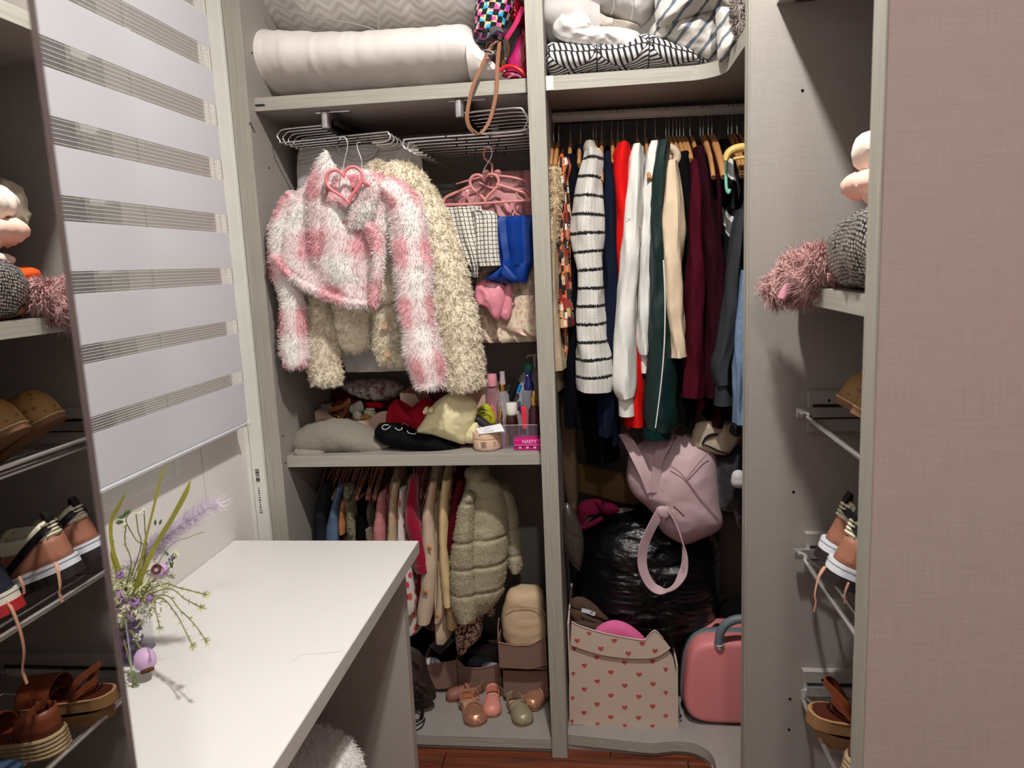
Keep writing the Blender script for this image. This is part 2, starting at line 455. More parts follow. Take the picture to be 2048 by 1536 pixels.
def woodfloor():
    t = NT('red_brown_wood'); co = t.coord('Object')
    f = t.noise(t.map(co, (3, 60, 60)), 1, 6, .65); g = t.noise(t.map(co, (1.2, 14, 14)), 2, 3)
    c = t.ramp(t.math('MULTIPLY_ADD', f, .6, t.math('MULTIPLY', g, .4)),
               [(.3, srgb(48, 22, 14)), (.5, srgb(112, 56, 36)), (.7, srgb(140, 78, 52))])
    t.set(c, .3); t.bump(f, .1, .0005); return t.m
M_WOODF = woodfloor()

# ---------------------------------------------------------------- the room
XL, XW = -1.06, 1.00           # left wall face, right wall face
YBK, YFR, ZC = 2.74, -1.30, 2.80
fl = struct(MB().box(XL-.1, XW+.1, YFR-.1, YBK+.1, -.06, -.012).build('floor', mat('underfloor', (60, 34, 24), .8), smooth=False))
plank_me = None
k = 0
for iy in range(9):
    for ix in range(3):
        y0 = 1.30+iy*.1
        x0 = -1.02+ix*.74-(iy % 3)*.23
        x1 = min(x0+.737, XW); x0 = max(x0, XL)
        MB().box(x0, x1, y0+.001, y0+.099, -.012, 0).build('plank', M_WOODF, fl, smooth=False, bevel=.0012)
o = MB().box(XL, XW, YFR, 1.30, -.012, 0).build('near_planking', M_WOODF, fl, smooth=False)
struct(MB().box(XL-.1, XW+.1, YFR-.1, YBK+.1, ZC, ZC+.06).build('ceiling', M_CEIL, smooth=False))
struct(MB().box(XL-.1, XW+.1, YBK, YBK+.1, -.06, ZC).build('wall_back', M_WALL, smooth=False))
struct(MB().box(XW, XW+.1, YFR, YBK, -.06, ZC).build('wall_right', M_WALL, smooth=False))
struct(MB().box(XL-.1, XW+.1, YFR-.1, YFR, -.06, ZC).build('wall_front', M_WALL, smooth=False))
# left wall with the window opening
WY0, WY1, WZ0, WZ1 = .35, 1.71, 1.02, 2.32
w = MB().box(XL-.1, XL, YFR, WY0, -.06, ZC); w.box(XL-.1, XL, WY1, YBK, -.06, ZC)
w.box(XL-.1, XL, WY0, WY1, -.06, WZ0); w.box(XL-.1, XL, WY0, WY1, WZ1, ZC)
wl = struct(w.build('wall_left', M_WALL, smooth=False))
MB().box(XL, XL+.0012, 1.829, 1.831, .905, 1.085).build('panel_seam', mat('seam_shadow_gap', (190, 182, 178), .8), wl, smooth=False)
# window: white frame, dark pane with insect mesh
def pane_mat():
    t = NT('night_glass_with_mesh'); co = t.coord('Object'); x = t.xyz(co)
    s1 = t.math('SINE', t.math('MULTIPLY', x[1], 2600)); s2 = t.math('SINE', t.math('MULTIPLY', x[2], 2600))
    f = t.math('MULTIPLY_ADD', t.math('ADD', s1, s2), .2, .5)
    t.set(t.mix(f, srgb(22, 26, 25), srgb(44, 49, 47)), .5, Specular_IOR_Level=.1); return t.m
win = MB().box(XL-.06, XL-.045, WY0+.02, WY1-.08, WZ0+.06, WZ1-.06).build('window_1', pane_mat(), smooth=False)
struct(win)
f = MB()
f.box(XL-.07, XL+.012, WY1-.115, WY1, WZ0, WZ1); f.box(XL-.07, XL+.012, WY0, WY0+.06, WZ0, WZ1)
f.box(XL-.07, XL+.012, WY0+.06, WY1-.115, WZ0, WZ0+.07); f.box(XL-.07, XL+.012, WY0+.06, WY1-.115, WZ1-.07, WZ1)
f.build('window_frame', M_PVC, win, smooth=False, bevel=.002)
MB().box(XL+.012, XL+.016, WY1-.026, WY1-.004, WZ0-.002, WZ1).build('frame_bead', M_PVC, win, smooth=False, bevel=.001)
MB().box(XL-.045, XL-.03, WY1-.155, WY1-.115, WZ0+.06, WZ1-.06).build('sash', mat('sash_grey', (168, 168, 158), .4), win, smooth=False, bevel=.002)
# white filler strip between wall and wardrobe, with its printed code
tr = MB().box(-1.046, -1.009, 2.075, 2.15, 0, ZC).build('trim_1', M_PVC, smooth=False, bevel=.0015); struct(tr)
MB().box(XL, -1.0475, 2.079, 2.15, 0, ZC).build('gap_strip', M_PVC, tr, smooth=False)
pm = mat('print_ink', (46, 46, 48), .7)
zc = .925; cx = -1.030
pr = MB()
for i, wd in enumerate((2, 1, 3, 1, 2, 1, 1, 3, 2, 1)):
    z = zc-i*.0042; pr.box(cx-.006, cx+.006, 2.0745, 2.0750, z-.0007*wd, z+.0007*wd)
for i in range(9):
    z = .868-i*.0075; a = .003+.001*(i % 3); pr.box(cx-a*.6, cx+a*.4, 2.0745, 2.075, z-.0024, z+.0018)
pr.build('printed_code', pm, tr, smooth=False)
text('ce_mark', 'CE', tr, pm, (cx, 2.0744, .795), (0, 0, -1), (1, 0, 0), .012)

# ---------------------------------------------------------------- ceiling lamp and added fill lamp
def downlight(pos, watts, label, size=.1):
    t = thing('ceiling_downlight', label, 'ceiling light', (pos[0], pos[1], pos[2]))
    MB().lathe([(.05, .04), (.075, .04), (.08, .03), (.078, .022), (.058, .026), (.05, .036)], pos, 32).build('trim_ring', mat('lamp_white', (230, 230, 228), .4), t)
    e = NT('lamp_glow'); e.set((0, 0, 0, 1), .5, Emission_Color=LAMP_COL+(1,), Emission_Strength=8.0)
    MB().lathe([(.0001, .030), (.05, .030), (.05, .038), (.0001, .038)], pos, 32).build('diffuser', e.m, t)
    L = bpy.data.lights.new('downlight_lamp', 'AREA'); L.shape = 'DISK'; L.size = size; L.energy = watts; L.color = LAMP_COL
    lo = bpy.data.objects.new('downlight_lamp', L); COL.objects.link(lo); lo.location = (pos[0], pos[1], pos[2]+.02)
downlight(LAMP_POS, LAMP_W, 'round recessed ceiling downlight in front of the open wardrobe', .09)
downlight(FILL_POS, FILL_W, 'added fill lamp, unseen, on the ceiling behind the camera', .09)

# ---------------------------------------------------------------- wardrobe, left bay
D0, DS, DB = 2.09, 2.13, 2.68          # front of panels, front of shelves, back
XA, XB, XC, XD = -1.007, -.958, -.179, -.132
ZT, Z1, Z2, Z4 = 2.62, 1.993, .950, .050
def panel(par, x0, x1, name='side_panel', y0=D0):
    p = MB().box(x0, x1, y0+.003, DB, 0, ZT).build(name, M_LIN, par, smooth=False)
    MB().box(x0, x1, y0, y0+.0028, 0, ZT).build('edge_band', M_EZ, p, smooth=False, bevel=.0008); return p
def holes(par, pts, ax):
    for q in pts:
        h = MB().lathe([(.0001, 0), (.0032, 0), (.0032, .0006), (.0001, .0006)], q, 12, ax)
        h.build('drill_hole', M_HOLE, par, smooth=False)
wd = thing('wardrobe', 'grey laminate open wardrobe bay with top shelf, middle shelf and base', 'wardrobe', (-.57, D0, 0))
pl = panel(wd, XA, XB); pd = panel(wd, XC, XD)
holes(pl, [(XB, P(538, y, X=XB)[1], P(538, y, X=XB)[2]) for y in (336,)]+[(XB, P(566, 872, X=XB)[1], P(566, 872, X=XB)[2]), (XB, P(571, 926, X=XB)[1], P(571, 926, X=XB)[2]), (XB, P(494, 100, X=XB)[1]+.03, P(494, 100, X=XB)[2])], (1, 0, 0))
MB().box(XB, XC, DB-.012, DB-.002, .05, ZT).build('back_panel', M_LIN, wd, smooth=False)
def shelf(par, x0, x1, zt, th=.037, name='shelf', y0=DS):
    s = MB().box(x0, x1, y0+.003, DB-.012, zt-th, zt).build(name, M_LIN, par, smooth=False)
    MB().box(x0, x1, y0, y0+.0028, zt-th, zt).build('edge_band', M_EX, s, smooth=False, bevel=.0008); return s
shelf(wd, XB, XC, Z1); shelf(wd, XB, XC, Z2, .034); shelf(wd, XB, XC, Z4, .034, 'base_shelf', 2.108)
shelf(wd, XB, XC, ZT, .036, 'top_panel')
MB().box(XB, XC, 2.118, 2.134, 0, Z4-.034).build('plinth', M_LIN, wd, smooth=False)
for q in ((520, 210), (1047, 187)):
    c = P(q[0], q[1], Z=Z1-.038); MB().box(c[0]-.012, c[0]+.012, c[1]-.005, c[1]+.005, Z1-.041, Z1-.037).build('shelf_bracket', M_DKMET, wd, smooth=False)
MB().tube([(XB, 2.40, .885), (XC, 2.40, .885)], .012, 12, sm=False).build('hanging_rod', M_CHROME, wd)

# ---------------------------------------------------------------- corner wardrobe
XR = .315; YFF, YFB = 1.680, 1.724; YNF, YNB = .910, .950; XT = .93
cw = thing('corner_wardrobe', 'grey corner wardrobe bay with curved shelf and clothes rail', 'wardrobe', (.3, D0, 0))
MB().box(XD, XW-.01, DB-.012, DB-.002, .05, ZT).build('back_panel', M_LIN, cw, smooth=False)
MB().box(XW-.022, XW-.01, YFB, DB-.012, .05, ZT).build('return_back_panel', M_LIN, cw, smooth=False)
def lshape(zt, th, curve, name, yb=YFB):
    poly = [(XD, DS+.006)]+curve+[(curve[-1][0], yb), (XW-.022, yb), (XW-.022, DB-.012), (XD, DB-.012)]
    s = MB().prism(poly, (0, 0, zt-th/2), (1, 0, 0), (0, 1, 0), th).build(name, M_LIN, cw, smooth=True, sharp=30)
    fr = [(XD, DS+.006)]+curve+[(curve[-1][0], yb)]
    fr = np.array([(a, b-.0008, zt-th/2) for a, b in fr])
    MB().ribbon(fr, th+.0004, .0022, (0, 0, 1), sm=False).build('edge_band', M_EX, s, sharp=30); return s
arc = lambda cx, cy, r, a0, a1, n: [(cx+r*math.cos(math.radians(a)), cy+r*math.sin(math.radians(a))) for a in np.linspace(a0, a1, n)]
lshape(Z1+.002, .037, arc(.245, DS+.006-.09, .09, 90, 0, 9), 'corner_shelf')
lshape(ZT, .036, arc(.245, DS+.006-.09, .09, 90, 0, 9), 'top_panel')
wave = [(.10, DS), (.13, DS-.002), (.16, DS+.006), (.19, DS+.012)]+arc(.215, DS+.012-.085, .085, 90, 0, 9)
b = lshape(Z4, .034, [(x, y-.022) for x, y in wave], 'corner_base')
kk = [(XD, DS+.012)]+[(x, y-.006) for x, y in wave]+[(.304, YFB)]
MB().ribbon(np.array([(a, b_, .008) for a, b_ in kk]), .016, .012, (0, 0, 1), sm=False).build('plinth', M_LIN, cw, sharp=30)
MB().box(XD+.001, XD+.02, DS, DS+.005, Z1-.035, Z1+.002).build('edge_cap', M_PVC, cw, smooth=False)
M_ROD = mat('ribbed_aluminium_rod', (206, 204, 200), .45, .2)
ROD = dict(y=2.40, z=1.930)
rd = MB().tube([(XD, ROD['y'], ROD['z']+.004), (XW-.03, ROD['y'], ROD['z']-.014)], .014, 14, sm=False).build('clothes_rail', M_ROD, cw)
for a in np.linspace(20, 160, 6):
    dy, dz = -.014*math.sin(math.radians(a)), .014*math.cos(math.radians(a))
    MB().tube([(XD, ROD['y']+dy, ROD['z']+.004+dz), (XW-.03, ROD['y']+dy, ROD['z']-.014+dz)], .0012, 6, sm=False).build('rail_rib', M_ROD, rd)
for X in (-.13, .45):
    c = P(1103 if X < 0 else 1483, 258 if X < 0 else 240, Y=2.3)

# ---------------------------------------------------------------- shoe cabinet on the right
sc = thing('shoe_cabinet', 'tall grey linen-laminate cabinet with shelves and pull-out shoe racks', 'cabinet', (.6, 1.3, 0))
def xpanel(y0, y1, name, m):
    p = MB().box(XR+.003, XW-.01, y0, y1, 0, ZT).build(name, m, sc, smooth=False)
    MB().box(XR, XR+.0028, y0, y1, 0, ZT).build('edge_band', M_EZ, p, smooth=False, bevel=.001); return p
pf = xpanel(YFF, YFB, 'far_side_panel', M_LIN); pn = xpanel(YNF, YNB, 'near_side_panel', M_LINCAST)
holes(pf, [(P(x, y, Y=YFF)[0], YFF, P(x, y, Y=YFF)[2]) for x, y in ((1605, 181), (1587, 984), (1580, 1398), (1578, 1459))], (0, -1, 0))
MB().box(XT, XT+.01, YNB, YFF, 0, ZT).build('back_panel', M_LIN, sc, smooth=False)
MB().box(XR+.01, XT, YNB, YFF, 0, .06).build('base_panel', M_LIN, sc, smooth=False)
MB().box(XR+.003, XT, YNB, YFF, ZT-.036, ZT).build('top_panel', M_LIN, sc, smooth=False)
SX = .40; ZS = 1.432
def tshelf(zt, x0, th=.034, round_=True):
    c = arc(x0+.05, YFF-.05, .05, 180, 90, 7) if round_ else [(x0, YFF)]
    poly = [(x0, YNB)]+c+[(XT, YFF), (XT, YNB)]
    s = MB().prism(poly, (0, 0, zt-th/2), (1, 0, 0), (0, 1, 0), th).build('shelf', M_LIN, sc, smooth=True, sharp=30)
    MB().ribbon(np.array([(a-.001, b_, zt-th/2) for a, b_ in [(x0, YNB)]+c]), th, .002, (0, 0, 1), sm=False).build('edge_band', M_EY, s, sharp=30); return s
tshelf(ZS, SX)
zu = P(1555, 8, Y=YFF); tshelf(zu[2]+.034, zu[0], round_=False)
c = P(1612, 3, Y=YFF-.03); MB().obox((c[0], c[1], zu[2]-.002), ((1, 0, 0), (0, 1, 0), (0, 0, 1)), (.018, .012, .003)).build('shelf_bracket', M_DKMET, sc, smooth=False)

# pull-out racks: mounting block, slide, wire tray
RZ = (1.158, .837, .506)
def rack(z, i):
    r = MB()
    x0 = .425
    tray = [(x0+.47, YFF-.02, z-.005), (x0+.05, YFF-.02, z-.005), (x0+.022, YFF-.025, z-.006), (x0+.012, YFF-.05, z-.008), (x0+.010, YFF-.10, z-.010), (x0+.010, YNB+.10, z-.010), (x0+.012, YNB+.05, z-.008), (x0+.022, YNB+.025, z-.006), (x0+.05, YNB+.02, z-.005), (x0+.47, YNB+.02, z-.005)]
    tr_ = MB().tube(tray, .0048, 8, m=70).build('wire_tray', M_CHROME, sc)
    for dx, dz in ((.06, -.045), (.14, -.062), (.23, -.062), (.32, -.062), (.42, -.062)):
        MB().tube([(x0+dx, YFF-.03, z+dz), (x0+dx, YNB+.03, z+dz)], .0036, 8, sm=False).build('tray_wire', M_CHROME, tr_)
    for y in (YFF-.03, YNB+.03):
        MB().tube([(x0+.012, y, z-.008), (x0+.06, y, z-.045), (x0+.14, y, z-.062), (x0+.46, y, z-.062)], .0034, 8, sm=False).build('tray_wire', M_CHROME, tr_)
    for y, s_ in ((YFF, -1), (YNB, 1)):
        bl = MB().box(x0+.018, x0+.42, min(y, y+s_*.018), max(y, y+s_*.018), z-.048, z+.042).build('mounting_block', M_LIN, sc, smooth=False, bevel=.001)
        holes(bl, [(x0+.06, y+s_*.018, z+.022)], (0, s_, 0))
        ox = -.010 if i < 2 else .022
        MB().box(x0+ox, x0+.40, min(y+s_*.018, y+s_*.03), max(y+s_*.018, y+s_*.03), z-.013, z+.009).build('slide', M_CHROME, bl, smooth=False, bevel=.001)
        MB().box(x0+.026, x0+.41, min(y+s_*.018, y+s_*.022), max(y+s_*.018, y+s_*.022), z-.018, z+.014).build('slide_track', M_DKMET, bl, smooth=False)
for i, z in enumerate(RZ): rack(z, i)

# ---------------------------------------------------------------- mirror on the left
def mirror_mat():
    t = NT('mirror_silver'); co = t.coord('Object')
    t.set((.86, .86, .87, 1), t.math('MULTIPLY', t.noise(co, 3, 2), .004), 1.0); return t.m
XM = -.368
mi = thing('mirror_panel', 'tall mirrored door panel at the left edge reflecting the shoe cabinet', 'mirror', (XM, 0, 0))
MB().box(XM-.022, XM-.004, -1.0, .492, 0, 2.45).build('backing_board', mat('mirror_backing', (96, 84, 84), .6), mi, smooth=False)
MB().box(XM-.004, XM, -1.0, .488, 0, 2.45).build('mirror_glass', mirror_mat(), mi, smooth=False)
MB().box(XM-.022, XM+.0006, .488, .494, 0, 2.45).build('edge_strip', mat('mirror_edge', (120, 106, 104), .35, .4), mi, smooth=False)

# ---------------------------------------------------------------- desk
M_DESK = mat('white_laminate', (226, 224, 220), .4, var=.02, vs=3)
M_DESKE = mat('desk_edge', (196, 190, 186), .45, var=.04)
M_DESKP = mat('desk_grey_panel', (184, 176, 170), .5, var=.04)
XE, YE, ZD = -.519, 1.953, .75
dk = thing('desk', 'white topped desk standing along the left wall below the window blind', 'desk', (-.8, 1.2, 0))
tp = MB().box(XL+.001, XE, .45, YE, ZD-.036, ZD).build('desktop', M_DESK, dk, smooth=False, bevel=.0012)
MB().box(XE+.0002, XE+.0016, .45, YE, ZD-.035, ZD-.001).build('edge_band', M_DESKE, tp, smooth=False)
MB().box(XL+.02, -.558, YE-.05, YE-.012, 0, ZD-.036).build('leg_panel', M_DESKP, dk, smooth=False, bevel=.001)
MB().box(XL+.02, -.56, 1.07, 1.108, 0, ZD-.036).build('leg_panel', M_DESKP, dk, smooth=False, bevel=.001)
MB().box(XL+.004, XL+.02, 1.108, YE-.05, .25, ZD-.036).build('rear_panel', M_DESKP, dk, smooth=False)
sx = [P(x, y, Z=ZD+.0003) for x, y in ((582, 1326), (604, 1310), (640, 1307), (681, 1303), (685, 1297))]
MB().ribbon(sx, [.0004, .0008, .0008, .0007, .0004], .0003, (0, 1, 0)).build('scratch', mat('scratch_grey', (196, 190, 180), .8), tp)

# ---------------------------------------------------------------- zebra blind
def fabric_mat():
    t = NT('blind_fabric'); co = t.coord('Object')
    f = t.noise(t.map(co, (1, 900, 900)), 1, 2)
    t.set(t.mix(f, srgb(232, 232, 236), srgb(246, 246, 248)), .8)
    tr_ = t.n('ShaderNodeBsdfTranslucent'); tr_.inputs[0].default_value = srgb(240, 240, 244)
    mx = t.n('ShaderNodeMixShader'); mx.inputs[0].default_value = .5
    t.t.links.new(t.b.outputs[0], mx.inputs[1]); t.t.links.new(tr_.outputs[0], mx.inputs[2]); t.t.links.new(mx.outputs[0], t.out.inputs[0]); return t.m
def sheer_mat():
    t = NT('sheer_voile'); co = t.coord('Object'); x = t.xyz(co)
    tb = t.n('ShaderNodeBsdfTransparent'); mx = t.n('ShaderNodeMixShader'); mx.inputs[0].default_value = .1
    t.set(srgb(232, 226, 220), .9)
    t.t.links.new(tb.outputs[0], mx.inputs[1]); t.t.links.new(t.b.outputs[0], mx.inputs[2]); t.t.links.new(mx.outputs[0], t.out.inputs[0]); return t.m
M_BLF, M_SHE = fabric_mat(), sheer_mat()
XBL = -1.0; YB0, YB1 = .42, 1.985
bl = thing('roller_blind', 'white zebra roller blind with alternating opaque and sheer bands', 'window blind', (XBL, 1.2, 1.08))
tops = [2.232, 2.0905, 1.948, 1.806, 1.663, 1.521, 1.379, 1.237]
hts = [.058, .056, .055, .052, .048, .043, .037, .033]
zprev = 2.42
M_THR = mat('sheer_thread', (226, 222, 216), .8)
for zt, h in zip(tops, hts):
    MB().box(XBL-.0006, XBL+.0006, YB0, YB1, zt, zprev).build('opaque_band', M_BLF, bl, smooth=False)
    s = MB().box(XBL-.0002, XBL+.0002, YB0, YB1-.012, zt-h, zt).build('sheer_band', M_SHE, bl, smooth=False)
    th = MB(); n = 6
    for i in range(n):
        z = zt-h*(i+.5)/n; th.box(XBL+.0003, XBL+.0009, YB0, YB1-.012, z-.00042, z+.00042)
    th.build('sheer_threads', M_THR, s, smooth=False)
    zprev = zt-h
MB().box(XBL-.0006, XBL+.0006, YB0, YB1, 1.092, zprev).build('opaque_band', M_BLF, bl, smooth=False)
MB().tube([(XBL-.008, YB0, 1.086), (XBL-.008, YB1+.004, 1.086)], .0085, 14, sm=False).build('bottom_bar', mat('blind_bar', (226, 228, 236), .3), bl)
MB().lathe([(.0001, 0), (.012, 0), (.012, .006), (.0001, .006)], (XBL-.008, YB1+.004, 1.086), 16, (0, 1, 0)).build('bar_cap', M_PVC, bl)
MB().box(XBL-.05, XBL+.02, YB0, YB1+.01, 2.42, 2.49).build('headrail', M_PVC, bl, smooth=False, bevel=.004)
# bead chain
bead = None
pts = spline([P(403, 0, X=-1.03), P(414, 100, X=-1.03), P(420, 140, X=-1.03), P(430, 220, X=-1.03), P(436, 290, X=-1.03), P(447, 390, X=-1.03), P(459, 520, X=-1.03)], 74)
ch = thing('bead_chain', 'thin white beaded pull cord hanging beside the window blind', 'cord', tuple(pts[-1]))
MB().tube(pts, .0006, 6, sm=False).build('cord', M_PVC, ch)
cb = MB()
for q in pts: cb.lathe([(.0001, -.0022), (.0016, -.0015), (.0022, 0), (.0016, .0015), (.0001, .0022)], q, 8)
cb.build('beads', M_PVC, ch)
# ================================================================ left bay: hanging clothes
def pp(L, Y): return [P(a, b, Y=Y) for a, b in L]
def uvpat(name, fn, rough=.85, sheen=.0, **kw):
    t = NT(name); u = t.xyz(t.coord('UV')); col = fn(t, u[0], u[1]); t.set(col, rough, Sheen_Weight=sheen)
    if kw.get('bump'): t.bump(t.noise(t.coord('Object'), kw.get('bs', 500), 3), kw['bump'], .001)
    return t.m
def softstep(t, x, w=.12):      # 0..1 wave of period 1
    s = t.math('SINE', t.math('MULTIPLY', x, 2*PI)); return t.math('MULTIPLY_ADD', s, .5/w*.5, .5)
def clamp01(t, x):
    return t.math('MINIMUM', t.math('MAXIMUM', x, 0.0), 1.0)
def plaid(t, u, v):
    n = t.noise(t.coord('Object'), 22, 2); d = t.math('MULTIPLY', t.math('SUBTRACT', n, .5), .25)
    a = clamp01(t, softstep(t, t.math('ADD', t.math('DIVIDE', u, .155), d), .25))
    b = clamp01(t, softstep(t, t.math('ADD', t.math('DIVIDE', v, .165), d), .25))
    f = t.math('ADD', t.math('MULTIPLY', t.math('ADD', a, b), .46), t.math('MULTIPLY', t.math('SUBTRACT', t.noise(t.coord('Object'), 420, 1), .5), .5))
    return t.ramp(f, [(.05, srgb(246, 242, 236)), (.5, srgb(244, 222, 221)), (.95, srgb(234, 170, 177))])
M_PINKFUR = uvpat('pink_white_plaid_sherpa', plaid, .95, .3)
M_CREAMFUR = mat('cream_curly_fleece', (240, 228, 204), .95, var=.14, vs=120, sheen=.2)
M_PINKPL = mat('pink_plastic', (232, 132, 136), .4, var=.04)
M_ROSEPL = mat('dusty_rose_plastic', (214, 142, 136), .45, var=.06)

def heart_pts(c, w, n=28, tilt=0.0, ax=(1, 0, 0), ay=(0, 0, 1)):
    out = []; ax = np.array(ax, float); ay = np.array(ay, float)
    for i in range(n):
        t = 2*PI*i/n; x = 16*math.sin(t)**3; y = 13*math.cos(t)-5*math.cos(2*t)-2*math.cos(3*t)-math.cos(4*t)
        x, y = x*math.cos(tilt)-y*math.sin(tilt), x*math.sin(tilt)+y*math.cos(tilt)
        out.append(np.array(c)+ax*x*w/32+ay*y*w/32)
    return out

# ---- pull-out trouser racks under the top shelf
def trouser_rack(label, post, Y, n, dy, side, xl, xr, ztop):
    c = P(post[0], post[1], Y=Y); zs = Z1-.037
    t = thing('trouser_rack', label, 'trouser rack', (c[0], Y, zs))
    MB().box(c[0]-.03, c[0]+.075, Y-.004, Y+.016, zs-.006, zs).build('mounting_plate', M_CHROME, t, smooth=False, bevel=.003)
    MB().lathe([(.0001, -.044), (.012, -.044), (.013, -.040), (.013, 0), (.0001, 0)], (c[0], Y-.004, zs-.004), 18).build('front_post', M_CHROME, t)
    MB().box(c[0]-.008, c[0]+.012, Y+.01, Y+.42, zs-.050, zs-.022).build('rail', M_DKMET, t, smooth=False, bevel=.002)
    MB().box(c[0]+.016, c[0]+.034, Y+.012, Y+.42, zs-.036, zs-.016).build('slide', M_BLACK, t, smooth=False, bevel=.002)
    MB().box(c[0]-.02, c[0]+.06, Y+.38, Y+.40, zs-.022, zs).build('rear_plate', M_CHROME, t, smooth=False, bevel=.002)
    for i in range(n):
        y = Y+.004+i*dy; z = ztop
        if side < 0: a = [(c[0], y, z), (xl+.03, y, z-.004), (xl+.01, y, z-.010), (xl, y, z-.022), (xl+.010, y, z-.036), (xl+.03, y, z-.041), (xr-.03, y, z-.031), (xr-.008, y, z-.032), (xr, y, z-.042), (xr-.006, y, z-.054), (xr-.028, y, z-.058), (xr-.055, y, z-.058)]
        else: a = [(c[0], y, z), (xr-.035, y, z+.004), (xr-.012, y, z-.006), (xr, y, z-.026), (xr-.012, y, z-.050), (xr-.035, y, z-.058), (xl+.03, y, z-.060), (xl+.008, y, z-.063), (xl, y, z-.074), (xl+.008, y, z-.086), (xl+.03, y, z-.090), (xl+.045, y, z-.091)]
        w = MB().tube(a, .0024, 8, m=64).build('arm', M_CHROME, t)
        for q in (.35, .62):
            x = xl+(xr-xl)*q+(i % 3)*.02; zz = z-.036 if side < 0 else z-.059
            MB().tube([(x-.002, y, zz), (x+.002, y, zz)], .0032, 8, sm=False).build('grip_ring', M_BLACK, w)
a = P(553, 272, Y=2.19); b = P(780, 272, Y=2.19); zt = P(640, 250, Y=2.19)[2]
trouser_rack('chrome pull-out trouser rack holding the fluffy jackets', (652, 240), 2.19, 7, .040, -1, a[0], b[0], zt)
a = P(803, 265, Y=2.16); b = P(1056, 235, Y=2.16); zt = P(980, 222, Y=2.16)[2]
trouser_rack('chrome pull-out trouser rack above the pink heart hangers', (919, 212), 2.16, 8, .055, 1, a[0], b[0], zt)

# ---- hanger with a heart
def heart_hanger(label, c, w, Y, m, rod, span, drop, tilt=0., group=None, r=.0046, hookm=None, back=0., bar=None):
    t = thing('heart_hanger', label, 'hanger', tuple(c), group)
    MB().tube(heart_pts(c, w, tilt=tilt), r, 10, closed=True, m=84).build('heart_loop', m, t)
    top = np.array(c)+np.array([0, 0, w*.15])
    MB().tube([top, top+np.array([0, 0, .03]), (rod[0]+.012, Y, rod[2]-.022), (rod[0]+.012, Y, rod[2]), (rod[0], Y, rod[2]+.008), (rod[0]-.010, Y, rod[2])], .0016, 8, m=40).build('hook', hookm or M_CHROME, t)
    for s_ in (-1, 1):
        p0 = np.array(c)+np.array([s_*w*.42, 0, w*.02]); e = np.array([c[0]+s_*span, Y+back, c[2]-drop])
        q = lambda f, dz: p0*(1-f)+e*f+np.array([0, 0, dz])
        MB().tube([p0, q(.45, .0), q(.62, -.002), q(.68, -.012), q(.75, -.013), q(.8, 0), q(1, -.004)], r*.95, 10, m=40).build('arm', m, t)
    bz = c[2]-drop-.004 if not bar else c[2]-.098
    sb_ = bar or span
    MB().tube([(c[0]-sb_-.012, Y+back*.45, bz), (c[0]-.012, Y+back*.40, bz-.002), (c[0]+sb_-.012, Y+back*.45, bz)], r*.8, 8).build('crossbar', m, t)
    return t
hc = P(690, 366, Y=2.022)
heart_hanger('pink plastic heart hanger at the neck of the plaid fluffy jacket', hc, .102, 2.022, M_PINKPL, P(700, 287, Y=2.085), .10, .03, .12, back=.10, bar=.05)

# ---- pink and white sherpa jacket
Y0 = 2.12
jk = thing('fluffy_jacket', 'pink and white plaid sherpa jacket hanging in front', 'jacket', tuple(P(660, 610, Y=Y0)))
b = MB().rows([(345, 632, 742, .03), (365, 612, 775, .045), (395, 582, 792, .055), (430, 566, 785, .06), (470, 556, 778, .062), (505, 548, 772, .062), (528, 552, 768, .06), (550, 575, 764, .056), (572, 602, 760, .05), (590, 640, 756, .045), (604, 690, 752, .04), (612, 720, 745, .03)], Y0, n=40, m=44, fold=(.010, 2.2, .6), wrk=(.006, 9), seed=3)
b.fur(15000, .0115, .00075, .45, .38, 1, clump=45, keep=lambda p, n: n[:, 1] < .35).build('body', M_PINKFUR, jk, sharp=0)
b = MB().limb([(770, 372, 22), (800, 400, 33), (818, 450, 38), (824, 520, 38), (830, 600, 36), (842, 680, 36), (854, 735, 35), (859, 757, 33), (861, 776, 27)], Y0-.015, .045, n=28, m=44, wrk=(.006, 12), seed=5)
b.fur(9000, .0115, .00075, .45, .38, 2, clump=45, keep=lambda p, n: n[:, 1] < .4).build('sleeve', M_PINKFUR, jk, sharp=0)
b = MB().limb([(842, 752, 36), (856, 752, 38)], Y0-.015, .047)
b = MB().limb([(600, 395, 25), (576, 440, 30), (563, 490, 27), (572, 545, 24), (586, 600, 25), (588, 660, 26), (592, 705, 27), (594, 732, 20)], Y0-.005, .04, n=24, m=40, wrk=(.005, 14), seed=8)
b.fur(6500, .0115, .00075, .45, .38, 3, clump=45, keep=lambda p, n: n[:, 1] < .4).build('sleeve', M_PINKFUR, jk, sharp=0)
